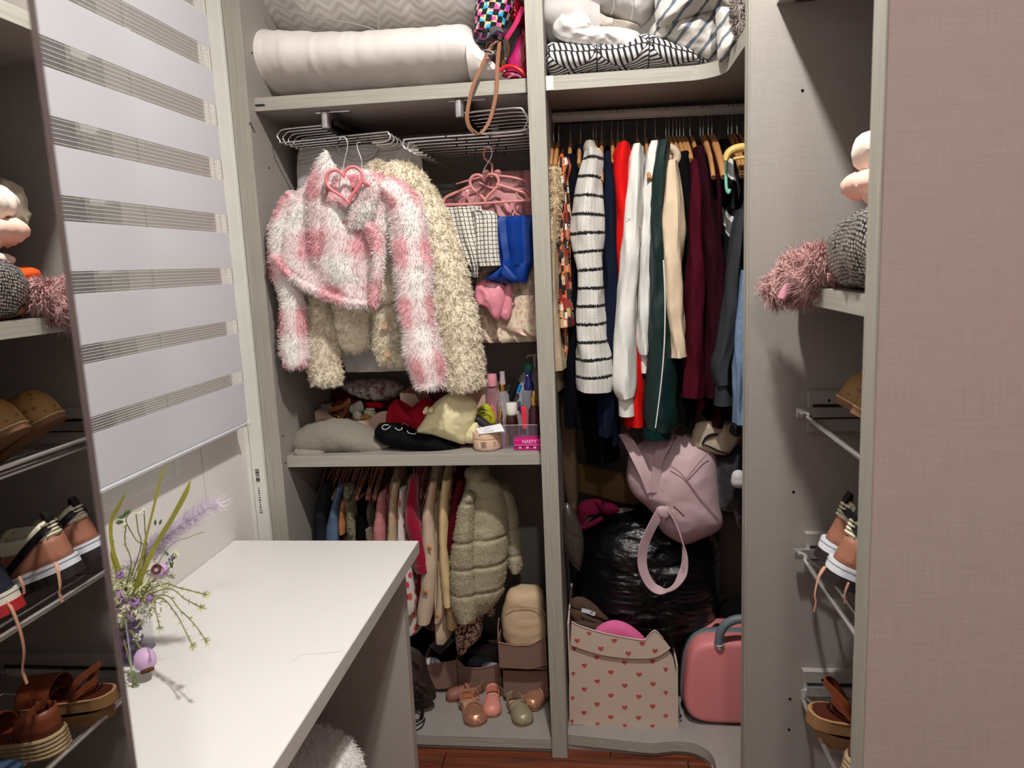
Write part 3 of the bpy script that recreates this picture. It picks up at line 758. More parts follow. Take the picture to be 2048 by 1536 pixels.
# collar: standing left lapel, folded right lapel, rolled front edges
b = MB().blob([(652, 300), (662, 318), (676, 345), (660, 366), (650, 392), (644, 440), (640, 500), (632, 530), (620, 500), (616, 430), (617, 370), (626, 342), (640, 315)], Y0-.055, .016, wrk=(.003, 20), back=1)
b.fur(4200, .0115, .00075, .4, .38, 4, clump=45).build('collar', M_PINKFUR, jk, sharp=0)
b = MB().blob([(655, 398), (690, 402), (722, 385), (735, 350), (760, 372), (752, 405), (745, 435), (725, 452), (695, 456), (702, 430), (680, 416)], Y0-.06, .016, wrk=(.003, 20), back=1)
b.fur(4200, .0115, .00075, .4, .38, 5, clump=45).build('collar', M_PINKFUR, jk, sharp=0)
b = MB().limb([(735, 448, 9), (752, 480, 10), (757, 530, 9), (752, 575, 9), (745, 612, 8)], Y0-.062, .012, n=14, m=24)
b.fur(1800, .0115, .00075, .4, .38, 6, clump=45).build('front_placket', M_PINKFUR, jk, sharp=0)
b = MB().limb([(548, 512, 8), (580, 548, 8), (630, 580, 8), (690, 602, 8), (738, 608, 7)], Y0-.05, .018, side=(0, 0, 1), n=14, m=30)
b.fur(2600, .0115, .00075, .5, .38, 7, clump=45).build('hem_band', M_PINKFUR, jk, sharp=0)
MB().rows([(352, 648, 716, .01), (380, 640, 722, .012), (415, 640, 720, .012), (440, 646, 712, .01)], Y0-.042, n=20, m=14).fur(2600, .008, .0007, .4, .4, 9, clump=45).build('neck_lining', mat('pink_lining_pile', (222, 140, 150), .95, var=.2, vs=80), jk, sharp=0)

# ---- cream curly jacket behind
Y1 = 2.215
cj = thing('fluffy_jacket', 'cream curly fleece jacket with round buttons hanging behind the pink plaid one', 'jacket', tuple(P(740, 700, Y=Y1)))
K = dict(clump=110)
b = MB().rows([(338, 700, 800, .03), (360, 640, 822, .05), (400, 620, 850, .06), (480, 620, 860, .07), (580, 625, 860, .07), (620, 650, 760, .06), (660, 660, 745, .055), (690, 676, 738, .045), (700, 690, 732, .03)], Y1, n=36, m=36, wrk=(.006, 10), seed=12)
b.fur(16000, .013, .0010, .6, .9, 11, keep=lambda p, n: n[:, 1] < .4, **K).build('body', M_CREAMFUR, cj, sharp=0)
b = MB().limb([(775, 345, 28), (815, 380, 40), (848, 440, 46), (872, 510, 48), (896, 590, 46), (914, 670, 46), (925, 735, 44), (930, 775, 36)], Y1-.03, .055, n=30, m=46, wrk=(.008, 12), seed=13)
b.fur(24000, .013, .0010, .6, .9, 12, keep=lambda p, n: n[:, 1] < .4, **K).build('sleeve', M_CREAMFUR, cj, sharp=0)
b = MB().limb([(636, 560, 24), (640, 620, 28), (645, 690, 31), (652, 740, 31), (654, 766, 27)], Y1-.04, .04, n=24, m=30, wrk=(.007, 12), seed=14)
b.fur(10000, .013, .0010, .6, .9, 13, keep=lambda p, n: n[:, 1] < .4, **K).build('sleeve', M_CREAMFUR, cj, sharp=0)
b = MB().rows([(600, 742, 800, .02), (650, 745, 806, .022), (700, 752, 815, .022), (722, 758, 812, .016), (730, 768, 805, .01)], Y1-.012, n=24, m=20, wrk=(.004, 16), seed=15)
b.fur(6500, .011, .0010, .6, .9, 14, keep=lambda p, n: n[:, 1] < .4, **K).build('front_panel', M_CREAMFUR, cj, sharp=0)
b = MB().blob([(735, 335), (758, 322), (778, 334), (792, 352), (810, 380), (780, 372), (748, 352)], Y1-.03, .025, wrk=(.004, 18), back=1)
b.fur(4500, .012, .0010, .5, .9, 15, **K).build('collar', M_CREAMFUR, cj, sharp=0)
for q in ((770, 650), (776, 706)):
    MB().lathe([(.0001, 0), (.010, 0), (.0115, .002), (.0105, .0045), (.006, .003), (.0001, .003)], P(q[0], q[1], Y=Y1-.052), 20, (0, -1, 0)).build('button', mat('beige_button', (196, 160, 128), .35), cj)
ht = thing('wire_hanger', 'steel hook of the hanger carrying the cream fleece jacket', 'hanger', tuple(P(722, 330, Y=2.17)))
MB().tube(pp([(724, 336), (723, 320), (716, 300), (714, 290), (717, 284), (721, 286)], 2.17), .0016, 8, m=36).build('hook', M_CHROME, ht)
MB().tube(pp([(724, 336), (690, 352), (640, 375)], 2.19), .004, 8).build('shoulder_arm', M_CHROME, ht)
MB().tube(pp([(724, 336), (760, 350), (805, 372)], 2.19), .004, 8).build('shoulder_arm', M_CHROME, ht)

# ---- white T-shirt and mustard top further back
M_TEE = mat('white_cotton', (206, 202, 200), .85, var=.05, bump=.1, bs=900)
Y2 = 2.34
ts = thing('t_shirt', 'plain white cotton T-shirt hanging behind the fluffy jackets', 'shirt', tuple(P(740, 740, Y=Y2)))
MB().rows([(292, 598, 828, .012), (305, 594, 838, .02), (340, 594, 846, .026), (400, 600, 846, .03), (520, 640, 842, .03), (640, 668, 834, .028), (715, 684, 824, .025), (728, 688, 818, .022), (742, 692, 814, .02)], Y2, n=40, m=36, fold=(.006, 3, .2), wrk=(.004, 8), seed=21).build('shirt_body', M_TEE, ts)
MB().tube(pp([(672, 290), (684, 306), (712, 320), (742, 314), (758, 292)], Y2-.03), .004, 10).build('neck_band', M_TEE, ts)
mu = thing('hanging_blouse', 'mustard yellow top edge behind the white T-shirt', 'top', tuple(P(838, 372, Y=2.42)))
MB().rows([(300, 790, 826, .01), (315, 760, 836, .014), (340, 740, 846, .016), (375, 740, 850, .016), (420, 740, 852, .014)], 2.42, m=20).build('top_body', mat('mustard_knit', (190, 140, 40), .9), mu)
bc = thing('wire_hanger', 'black coiled hanger hooks beside the mustard top', 'hanger', tuple(P(838, 325, Y=2.44)))
for i, (x, y) in enumerate(((832, 312), (838, 318), (843, 324))):
    MB().tube(pp([(x-6, y), (x, y-7), (x+5, y), (x, y+7), (x-6, y+3)], 2.44), .0016, 8).build('hook', M_BLACK, bc)

# ---- pink group on heart hangers
hb = P(969, 371, Y=2.27)
heart_hanger('dusty pink plastic heart hanger with long arms over the tweed shorts', hb, .086, 2.27, M_ROSEPL, P(974, 298, Y=2.27), .17, .045, .0, r=.0048)
bh = thing('bow_hanger', 'pale pink plastic hanger with a bow behind the heart hanger', 'hanger', tuple(P(985, 360, Y=2.33)))
MB().tube(pp([(983, 355), (984, 330), (975, 322), (968, 314), (970, 300), (980, 293), (990, 298)], 2.33), .0035, 8, m=36).build('hook', M_ROSEPL, bh)
for x in (972, 995): MB().lathe([(.0001, -.006), (.009, -.004), (.012, 0), (.009, .004), (.0001, .006)], P(x, 347, Y=2.33), 14, (0, -1, 0)).build('bow_lobe', M_ROSEPL, bh)
MB().tube(pp([(985, 350), (1030, 356), (1064, 368), (1080, 380)], 2.33), .004, 8).build('arm', M_ROSEPL, bh)
MB().tube(pp([(978, 350), (940, 360), (912, 368)], 2.33), .0028, 8).build('arm', M_ROSEPL, bh)
MB().tube(pp([(958, 365), (985, 376), (1010, 372)], 2.33), .003, 8).build('crossbar', M_ROSEPL, bh)
MB().tube(pp([(1048, 400), (1034, 390), (1036, 378), (1052, 380), (1066, 392)], 2.30), .0028, 8).build('clip_loop', M_ROSEPL, bh)
M_ROSE = mat('dusty_rose_satin', (206, 146, 148), .5, var=.12, vs=12)
rd_ = thing('hanging_dress', 'dusty rose ruffled dress in the shade above the blue shorts', 'dress', tuple(P(980, 460, Y=2.40)))
MB().rows([(343, 968, 1064, .01), (360, 940, 1074, .03), (400, 905, 1084, .04), (440, 895, 1086, .045), (480, 890, 1086, .05)], 2.41, n=36, m=24, fold=(.010, 5, 0), wrk=(.006, 14), seed=31).build('dress_body', M_ROSE, rd_)
for q in ([(925, 405), (932, 395), (936, 384), (930, 380), (926, 392)], [(1004, 396), (1018, 420), (1010, 434)], [(1026, 404), (1020, 420), (1022, 436)], [(1036, 400), (1032, 420), (1036, 438)]):
    MB().ribbon(pp(q, 2.345), .010, .001, (1, .2, 0)).build('ribbon_tie', mat('pink_satin_ribbon', (226, 150, 158), .35), rd_)
MB().blob([(880, 420), (888, 402), (905, 398), (918, 406), (930, 416), (905, 424)], 2.36, .015, wrk=(.005, 30)).build('ruffle', mat('plum_ruffle', (140, 84, 92), .7), rd_)

def tweed(t, u, v):
    a = t.math('LESS_THAN', t.math('ABSOLUTE', t.math('SUBTRACT', t.math('FRACT', t.math('DIVIDE', u, .0125)), .5)), .11)
    b = t.math('LESS_THAN', t.math('ABSOLUTE', t.math('SUBTRACT', t.math('FRACT', t.math('DIVIDE', v, .0125)), .5)), .10)
    n = t.math('GREATER_THAN', t.noise(t.coord('UV'), 420, 1), .42)
    f = t.math('MULTIPLY', t.math('MAXIMUM', a, b), n)
    base = t.mix(t.noise(t.coord('UV'), 900, 2), srgb(206, 200, 188), srgb(244, 240, 230))
    return t.mix(f, base, srgb(22, 20, 20))
M_TWEED = uvpat('black_white_check_tweed', tweed, .9, bump=.3)
tw = thing('tweed_shorts', 'black and white checked tweed shorts clipped beside the cream fleece sleeve', 'shorts', tuple(P(960, 550, Y=2.25)))
MB().rows([(414, 880, 962, .014), (430, 884, 966, .02), (470, 900, 968, .03), (510, 925, 966, .034), (535, 940, 962, .03), (554, 945, 958, .02)], 2.26, n=28, m=24, fold=(.006, 3, 1)).build('left_leg', M_TWEED, tw)
MB().rows([(420, 944, 962, .010), (428, 948, 992, .016), (470, 952, 996, .024), (510, 954, 999, .028), (532, 958, 1002, .028)], 2.235, n=28, m=24, fold=(.005, 2, .3)).build('right_leg', M_TWEED, tw)
MB().rows([(524, 955, 1001, .024), (536, 962, 998, .026), (545, 962, 985, .02)], 2.245, n=24, m=10).build('hem_lining', mat('tweed_inside', (92, 86, 76), .9), tw)
M_BLUE = mat('royal_blue_satin', (4, 56, 140), .45, var=.15, vs=14)
bs_ = thing('blue_shorts', 'royal blue satin shorts hanging next to the divider', 'shorts', tuple(P(1025, 568, Y=2.28)))
MB().rows([(432, 990, 1072, .012), (440, 986, 1072, .02), (480, 992, 1072, .03), (515, 998, 1072, .034), (530, 996, 1070, .036)], 2.28, n=32, m=22, fold=(.008, 2.5, .7), wrk=(.004, 12), seed=33).build('leg', M_BLUE, bs_)
MB().rows([(527, 1000, 1068, .034), (545, 980, 1060, .034), (558, 975, 1056, .03), (566, 990, 1054, .02)], 2.275, n=28, m=14, fold=(.007, 2, 2)).build('turned_hem', M_BLUE, bs_)
MB().blob([(968, 558), (985, 545), (1004, 533), (1000, 552), (990, 560)], 2.24, .010).build('loose_panel', M_BLUE, bs_)
MB().blob([(1002, 548), (1010, 530), (1035, 558), (1020, 560)], 2.232, .006).build('loose_panel', M_BLUE, bs_)
M_SATIN = mat('pink_satin', (236, 150, 166), .28, var=.12, vs=20)
ps = thing('satin_bow', 'shiny pink satin bow tails below the tweed shorts', 'bow', tuple(P(985, 640, Y=2.27)))
MB().blob([(952, 572), (975, 556), (1008, 570), (1010, 600), (994, 642), (972, 618), (952, 606)], 2.275, .022, wrk=(.007, 22), seed=35).build('tail', M_SATIN, ps)
MB().blob([(1010, 570), (1024, 566), (1024, 612), (1016, 640), (1000, 634), (1006, 605)], 2.285, .014, wrk=(.005, 22), seed=36).build('tail', M_SATIN, ps)
def lace(t, u, v):
    x = t.n('ShaderNodeTexVoronoi', feature='DISTANCE_TO_EDGE'); t.put(x.inputs['Vector'], t.map(t.coord('UV'), (60, 38, 1))); x.inputs['Scale'].default_value = 1
    f = t.math('LESS_THAN', x.outputs[0], .12); n = t.noise(t.coord('UV'), 30, 2)
    return t.mix(f, t.mix(t.math('GREATER_THAN', n, .5), srgb(220, 176, 170), srgb(214, 196, 170)), srgb(236, 220, 190))
ld = thing('hanging_dress', 'pink and gold floral lace dress hanging lowest beside the divider', 'dress', tuple(P(1020, 680, Y=2.36)))
MB().rows([(470, 960, 1080, .03), (540, 955, 1084, .04), (600, 950, 1088, .045), (650, 952, 1090, .05), (676, 958, 1092, .05), (682, 966, 1092, .04)], 2.36, n=40, m=28, fold=(.010, 4.4, .4), wrk=(.005, 12), seed=38).build('dress_body', uvpat('floral_lace', lace, .7), ld)
MB().rows([(590, 1030, 1088, .014), (630, 1022, 1090, .018), (655, 1012, 1092, .018), (668, 1030, 1092, .016), (672, 1050, 1090, .01)], 2.305, n=24, m=14, fold=(.006, 3, 0)).build('overskirt', uvpat('floral_lace_front', lace, .7), ld)
# ================================================================ top shelf, left
def chevron(t, u, v):
    z = t.math('ABSOLUTE', t.math('SUBTRACT', t.math('FRACT', t.math('DIVIDE', v, .068)), .5))
    f = t.math('FRACT', t.math('ADD', t.math('DIVIDE', u, .034), t.math('MULTIPLY', z, 2.0)))
    n = t.noise(t.coord('UV'), 500, 2)
    g = t.math('LESS_THAN', f, t.math('MULTIPLY_ADD', n, .2, .42))
    return t.mix(g, srgb(222, 218, 214), srgb(203, 198, 194))
M_WDUV = mat('white_duvet_cotton', (238, 230, 224), .8, var=.03, bump=.1, bs=700)
M_GREYC = mat('pale_grey_cotton', (206, 202, 200), .85, var=.04)
dv = thing('rolled_duvet', 'smooth white duvet rolled along the front of the left top shelf', 'duvet', tuple(P(740, 180, Y=2.30)))
MB().cols([(496, 118, 138, .05), (499, 98, 160, .10), (506, 82, 178, .135), (520, 72, 189, .15), (560, 67, 189, .155), (650, 72, 184, .155), (750, 70, 178, .155), (850, 65, 171, .155), (925, 58, 163, .15), (950, 66, 161, .14), (968, 90, 159, .12), (990, 118, 158, .09), (1006, 136, 157, .05)], 2.31, n=64, m=110, wrk=(.0042, 7, (2.6, 1, .5)), seed=41).build('roll', M_WDUV, dv)
MB().cols([(940, 75, 162, .06), (965, 100, 161, .07), (990, 128, 159, .06), (1012, 146, 158, .03)], 2.215, n=24, m=20, wrk=(.006, 25), seed=42).build('tucked_corner', M_WDUV, dv)
qd = thing('quilted_duvet', 'grey and white chevron quilted duvet lying on top of the white roll', 'duvet', tuple(P(740, 60, Y=2.38)))
q = MB().cols([(506, -95, -30, .08), (511, -120, 15, .16), (522, -125, 46, .19), (545, -125, 66, .2), (600, -125, 73, .2), (650, -125, 76, .2), (740, -125, 72, .2), (850, -125, 66, .2), (930, -125, 62, .19), (958, -120, 58, .16), (975, -100, 40, .1)], 2.40, n=44, m=60, wrk=(.010, 7), seed=43)
q.build('quilt', uvpat('chevron_quilt', chevron, .85, bump=.15), qd)
def on_front(px, py, Y): return P(px, py, Y=Y)
MB().tube([P(x, y, Y=Y) for x, y, Y in ((541, 12, 2.213), (600, 28, 2.206), (680, 42, 2.205), (740, 56, 2.213), (758, 66, 2.23))], .0016, 6).build('quilting_seam', mat('seam_grey', (168, 164, 160), .9), qd)
MB().tube([P(x, y, Y=Y) for x, y, Y in ((760, -20, 2.20), (762, 0, 2.198), (758, 30, 2.205), (757, 62, 2.225))], .0016, 6).build('quilting_seam', mat('seam_grey', (168, 164, 160), .9), qd)
# ---- bags squeezed next to the divider
def rainbow(t, u, v):
    ck = t.n('ShaderNodeTexChecker'); t.put(ck.inputs['Vector'], t.map(t.coord('UV'), (1, 1, 0), (0, 0, .1))); ck.inputs['Scale'].default_value = 62
    n = t.noise(t.coord('UV'), 34, 1)
    c = t.ramp(n, [(.30, srgb(40, 150, 230)), (.42, srgb(70, 190, 240)), (.48, srgb(240, 240, 120)), (.54, srgb(255, 110, 190)), (.62, srgb(240, 60, 150)), (.7, srgb(130, 90, 230))])
    return t.mix(ck.outputs[1], c, srgb(18, 16, 20))
cb_ = thing('drawstring_bag', 'rainbow and black checkered fabric bag on the top shelf corner', 'bag', tuple(P(985, 85, Y=2.2)))
MB().rows([(-60, 965, 1030, .04), (-30, 958, 1030, .045), (0, 953, 1028, .05), (25, 950, 1022, .05), (50, 949, 1016, .045), (64, 950, 1012, .04)], 2.19, n=30, m=26, wrk=(.006, 20), seed=45).build('bag_body', uvpat('rainbow_check', rainbow, .8), cb_)
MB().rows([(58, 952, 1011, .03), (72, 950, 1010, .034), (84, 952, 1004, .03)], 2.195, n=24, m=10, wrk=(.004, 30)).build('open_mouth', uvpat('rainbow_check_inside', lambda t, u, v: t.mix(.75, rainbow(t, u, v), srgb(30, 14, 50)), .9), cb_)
MB().blob([(978, 58), (990, 52), (1004, 56), (1008, 66), (996, 64), (984, 70)], 2.142, .006).build('lining_flap', mat('bag_lining_grey', (92, 86, 88), .8), cb_)
M_TAN = mat('tan_leather', (156, 112, 84), .5, var=.1); M_BRN = mat('brown_coated_canvas', (64, 46, 42), .5, var=.3, vs=120)
hb_ = thing('handbag', 'small brown bag whose tan leather strap loops over the shelf edge', 'handbag', tuple(P(995, 150, Y=2.2)))
MB().rows([(84, 968, 1006, .02), (100, 970, 1008, .03), (118, 972, 1008, .03), (132, 984, 1006, .02)], 2.22, n=20, m=12).build('bag_body', M_BRN, hb_)
lp = [(994, 82, 2.15), (982, 92, 2.13), (974, 108, 2.115), (960, 140, 2.105), (946, 172, 2.10), (938, 205, 2.10), (934, 235, 2.10), (940, 256, 2.10), (955, 267, 2.10), (969, 259, 2.10), (981, 236, 2.10), (990, 200, 2.10), (994, 170, 2.105), (995, 130, 2.125), (999, 84, 2.15)]
MB().ribbon([P(*q[:2], Y=q[2]) for q in lp], .0115, .0022, (.9, -.45, 0), m=90).build('strap', M_TAN, hb_)
MB().tube(pp([(968, 100), (984, 103), (985, 108), (969, 106)], 2.113), .0016, 8, closed=True).build('buckle', M_CHROME, hb_)
MB().ribbon(pp([(974, 86), (985, 85), (984, 98), (976, 104), (972, 94), (976, 86)], 2.115), .006, .002, (0, 1, .2)).build('keeper', M_BRN, hb_)
rp = thing('purse', 'crinkled metallic red purse behind the checkered bag', 'purse', tuple(P(1040, 60, Y=2.28)))
MB().blob([(1020, 8), (1036, 0), (1054, 12), (1056, 45), (1044, 58), (1028, 50), (1020, 32)], 2.26, .03, wrk=(.008, 60), seed=47).build('purse_body', mat('red_crinkle_foil', (176, 22, 44), .25, .5, var=.4, vs=90, bump=.8, bs=120), rp)
MB().ribbon(pp([(1046, 14), (1040, 30), (1030, 50), (1020, 66), (1012, 78)], 2.195), .013, .003, (.9, 0, .4)).build('strap', mat('metallic_pink', (214, 50, 110), .25, .6), rp)
mp = thing('purse', 'magenta leather purse with dark piping leaning on the divider', 'purse', tuple(P(1040, 155, Y=2.24)))
MB().blob([(1014, 130), (1030, 95), (1044, 62), (1056, 52), (1060, 110), (1058, 154), (1018, 156)], 2.245, .022, wrk=(.002, 20)).build('purse_body', mat('magenta_leather', (196, 32, 108), .4), mp)
MB().tube(pp([(1012, 128), (1028, 93), (1044, 58), (1054, 48)], 2.235), .003, 8).build('piping', mat('dark_plum_piping', (58, 24, 40), .5), mp)
M_GOLD = mat('gold_metal', (214, 168, 88), .22, 1.0)
def chain(par, path, Y, r=.0030, w=.0009):
    pts = spline([P(a, b, Y=Y) for a, b in path], 60); L = np.concatenate([[0], np.cumsum(np.linalg.norm(np.diff(pts, axis=0), axis=1))]); n = int(L[-1]/(r*1.55)); m = MB()
    for i in range(n):
        s_ = (i+.5)*L[-1]/n; j = min(int(np.searchsorted(L, s_)), len(pts)-1); p = pts[j]; t_ = unit(pts[min(j+1, 59)]-pts[max(j-1, 0)])
        a = unit(np.cross(t_, [0, 1, 0] if i % 2 else [1, .4, .3]))
        m.tube([p+t_*r*math.cos(x)+a*r*.62*math.sin(x) for x in np.linspace(0, 2*PI, 9)[:-1]], w, 5, closed=True, sm=False)
    return m.build('chain', M_GOLD, par)
chain(rp, [(1014, 80), (1018, 98), (1014, 112), (1007, 122), (1004, 132)], 2.185)
chain(mp, [(1044, 58), (1050, 75), (1046, 100), (1048, 118), (1042, 126), (1046, 140), (1050, 152)], 2.195)
rh = thing('purse', 'red glossy purse with a round handle lying on the shelf edge', 'purse', tuple(P(1030, 155, Y=2.19)))
MB().tube(pp([(1000, 142), (1010, 134), (1025, 133), (1040, 140), (1052, 152)], 2.17), .0062, 12).build('handle', mat('red_gloss', (206, 34, 40), .2, coat=.6), rh)
MB().blob([(1000, 150), (1012, 143), (1034, 144), (1044, 156), (1016, 157)], 2.19, .014).build('purse_body', mat('dark_red_leather', (140, 16, 44), .4), rh)
MB().tube(pp([(1016, 156), (1024, 151), (1034, 150), (1043, 155)], 2.165), .003, 6).build('glitter_trim', mat('pink_glitter', (226, 120, 150), .3, .4, var=.8, vs=900), rh)

# ================================================================ top shelf, right
def geo(t, u, v):
    U = t.math('FRACT', t.math('DIVIDE', u, .14)); V = t.math('FRACT', t.math('DIVIDE', v, .14))
    x = t.math('SUBTRACT', U, .5); y = t.math('SUBTRACT', V, .5)
    ax = t.math('ABSOLUTE', x); ay = t.math('ABSOLUTE', y)
    reg = t.math('GREATER_THAN', t.math('SUBTRACT', ax, ay), 0.0)
    s1 = t.math('FRACT', t.math('MULTIPLY', t.math('ADD', x, t.math('MULTIPLY', y, .6)), 9)); s2 = t.math('FRACT', t.math('MULTIPLY', t.math('SUBTRACT', y, t.math('MULTIPLY', x, .25)), 9))
    m = t.n('ShaderNodeMix', data_type='FLOAT'); t.put(m.inputs[0], reg); t.put(m.inputs[2], s1); t.put(m.inputs[3], s2)
    ed = t.math('LESS_THAN', t.math('MINIMUM', t.math('MINIMUM', t.math('SUBTRACT', .5, ax), t.math('SUBTRACT', .5, ay)), t.math('ABSOLUTE', t.math('SUBTRACT', ax, ay))), .012)
    return t.mix(t.math('MAXIMUM', t.math('LESS_THAN', m.outputs[0], .42), ed), srgb(232, 230, 228), srgb(42, 40, 44))
gd = thing('folded_bedding', 'black and white geometric line-patterned bedding folded flat on the right shelf', 'bedding', tuple(P(1250, 150, Y=2.24)))
MB().cols([(1094, 108, 140, .06), (1098, 96, 150, .08), (1108, 92, 155, .085), (1140, 96, 150, .085), (1180, 102, 143, .085), (1220, 96, 143, .085), (1260, 84, 142, .085), (1290, 76, 140, .085), (1320, 86, 137, .08), (1350, 98, 135, .07), (1385, 112, 132, .06), (1412, 124, 131, .03)], 2.24, n=34, m=50, wrk=(.004, 12), seed=51, power=2.8).build('folded_stack', uvpat('black_white_line_geometry', geo, .85), gd)
gg = thing('rolled_blanket', 'grey rolled blanket end at the divider under a white drape', 'blanket', tuple(P(1120, 85, Y=2.27)))
MB().cols([(1086, 20, 70, .06), (1092, 5, 84, .09), (1110, -2, 90, .11), (1150, -2, 94, .12), (1200, 10, 94, .1)], 2.27, n=30, m=24, wrk=(.005, 12), seed=52).build('roll', M_GREYC, gg)
wt = thing('white_sheet', 'crumpled bright white sheet draped over the grey rolled blanket', 'sheet', tuple(P(1200, 100, Y=2.19)))
MB().blob([(1104, 58), (1112, 35), (1128, 18), (1142, 12), (1160, 18), (1172, 30), (1176, 48), (1190, 62), (1215, 72), (1245, 76), (1276, 66), (1282, 80), (1278, 104), (1240, 102), (1200, 98), (1160, 92), (1130, 84), (1112, 74)], 2.19, .055, wrk=(.014, 22), seed=53, rings=16, m=110).build('sheet_folds', mat('bright_white_cotton', (244, 242, 238), .8, var=.02), wt)
wp = thing('white_pillow', 'white pillow end at the top next to the divider', 'pillow', tuple(P(1115, 5, Y=2.3)))
MB().blob([(1086, -60), (1130, -60), (1146, -20), (1138, 2), (1115, 9), (1092, 4)], 2.28, .06, wrk=(.006, 15)).build('pillow_body', M_WDUV, wp)
gp = thing('grey_duvet', 'puffy light grey duvet with stitched seams on the right shelf', 'duvet', tuple(P(1240, 55, Y=2.24)))
MB().blob([(1158, -50), (1240, -70), (1310, -50), (1314, 0), (1306, 30), (1290, 50), (1276, 56), (1256, 50), (1230, 36), (1200, 30), (1176, 16), (1160, -10)], 2.25, .10, wrk=(.012, 14), seed=55, rings=16, m=96).build('duvet_body', M_GREYC, gp)
MB().blob([(1176, 20), (1200, 34), (1240, 46), (1280, 54), (1262, 66), (1232, 72), (1206, 66), (1186, 50)], 2.235, .05, wrk=(.008, 25), seed=56).build('folded_edge', mat('cream_cotton', (214, 204, 192), .85), gp)
for sm in ([(1222, -20), (1228, 10), (1222, 30)], [(1262, -30), (1268, 0), (1262, 40)]):
    MB().tube(pp(sm, 2.146), .0012, 6).build('seam', mat('seam_grey', (168, 164, 160), .9), gp)
def bstripe(t, u, v):
    n = t.math('MULTIPLY', t.math('SUBTRACT', t.noise(t.coord('Object'), 14, 2), .5), .8)
    f = t.math('FRACT', t.math('ADD', t.math('DIVIDE', t.math('ADD', t.math('MULTIPLY', u, .8), t.math('MULTIPLY', v, .75)), .034), n))
    return t.mix(t.math('LESS_THAN', f, .26), srgb(222, 217, 208), srgb(112, 122, 134))
M_BST = uvpat('blue_grey_stripes', bstripe, .85)
st = thing('striped_duvet', 'crumpled white duvet with blue-grey stripes in the shelf corner', 'duvet', tuple(P(1380, 125, Y=2.22)))
MB().blob([(1318, -50), (1400, -60), (1470, -50), (1476, 0), (1462, 20), (1420, 22), (1380, 35), (1340, 50), (1316, 52), (1310, 20)], 2.16, .07, wrk=(.016, 14), seed=57, rings=16, m=90).build('upper_fold', M_BST, st)
MB().blob([(1298, 66), (1312, 44), (1340, 38), (1390, 20), (1430, 14), (1440, 60), (1436, 100), (1425, 124), (1400, 122), (1370, 108), (1330, 92), (1302, 84)], 2.23, .08, wrk=(.016, 18), seed=58, rings=16, m=96).build('lower_fold', M_BST, st)
MB().blob([(1432, 20), (1456, 16), (1480, 22), (1490, 60), (1486, 92), (1468, 110), (1448, 126), (1436, 116), (1434, 70)], 2.06, .06, wrk=(.012, 18), seed=59, rings=14, m=80).build('hanging_fold', M_BST, st)
fz = thing('knit_throw', 'shaggy grey-brown knitted throw at the shelf end by the cabinet', 'throw', tuple(P(1478, 80, Y=1.9)))
MB().blob([(1466, -20), (1490, -20), (1490, 40), (1488, 72), (1476, 80), (1468, 60), (1462, 30)], 1.92, .03).fur(1800, .010, .0012, .3, .9, 61, clump=90).build('throw_body', mat('grey_shaggy_yarn', (150, 140, 134), .95, var=.3, vs=70), fz, sharp=0)

# ================================================================ middle shelf
ZM = Z2
def knit(t, u, v):
    f = t.math('MULTIPLY', t.math('SINE', t.math('MULTIPLY', t.math('ADD', u, t.math('MULTIPLY', v, .4)), 900)), t.math('SINE', t.math('MULTIPLY', t.math('SUBTRACT', v, t.math('MULTIPLY', u, .3)), 900)))
    t.bump(f, .9, .002)
    return t.mix(t.math('MULTIPLY_ADD', f, .5, .5), srgb(118, 110, 98), srgb(196, 188, 172))
kb = thing('knit_hat', 'grey-beige knitted beanie lying at the left front of the middle shelf', 'hat', tuple(P(680, 910, Y=2.22)))
MB().cols([(589, 892, 900, .03), (594, 874, 909, .05), (606, 856, 912, .065), (630, 846, 912, .075), (660, 839, 909, .08), (690, 839, 905, .08), (715, 846, 910, .075), (740, 858, 910, .065), (765, 874, 904, .05), (785, 885, 891, .02)], 2.235, n=30, m=44, wrk=(.006, 14), seed=65).build('crown', uvpat('grey_beige_knit', knit, .95), kb)
MB().cols([(593, 896, 911, .02), (605, 896, 914, .03), (630, 898, 914, .03), (650, 900, 910, .02)], 2.17, n=18, m=14, wrk=(.003, 30)).build('brim', mat('knit_rib', (150, 142, 130), .95, weave=1600), kb)
M_PEACH = mat('peach_plastic', (226, 190, 172), .45, var=.03)
def wavy_bin(label, x0, x1, ytop_l, ytop_r, dip, Yf, dep, zb=ZM):
    a = P(x0, 870, Y=Yf)[0]; b_ = P(x1, 870, Y=Yf)[0]; zl = P(x0, ytop_l, Y=Yf)[2]; zr = P(x1, ytop_r, Y=Yf)[2]; zd = P((x0+x1)/2, dip, Y=Yf)[2]
    t = thing('storage_bin', label, 'storage bin', ((a+b_)/2, Yf, zb)); h = max(zl, zr)-zb
    W = b_-a
    prof = [(a+W*f, zb) for f in (0, 1)]+[(a+W*f, z) for f, z in ((1, zr), (.92, zr), (.84, zr-.006), (.74, zd+.006), (.64, zd), (.36, zd), (.26, zd+.006), (.16, zl-.006), (.08, zl), (0, zl))]
    MB().prism(prof, (0, Yf, 0), (1, 0, 0), (0, 0, 1), .003).build('front_wall', M_PEACH, t, sharp=30)
    zz = zb+h
    for x in (a, b_): MB().box(x-.0015, x+.0015, Yf, Yf+dep, zb, zz).build('side_wall', M_PEACH, t, smooth=False)
    MB().box(a, b_, Yf+dep, Yf+dep+.003, zb, zz).build('rear_wall', M_PEACH, t, smooth=False)
    MB().box(a, b_, Yf, Yf+dep, zb, zb+.003).build('bottom', M_PEACH, t, smooth=False)
    return t
wavy_bin('peach plastic bin with a wavy front holding hair accessories', 634, 782, 822, 822, 842, 2.345, .2)
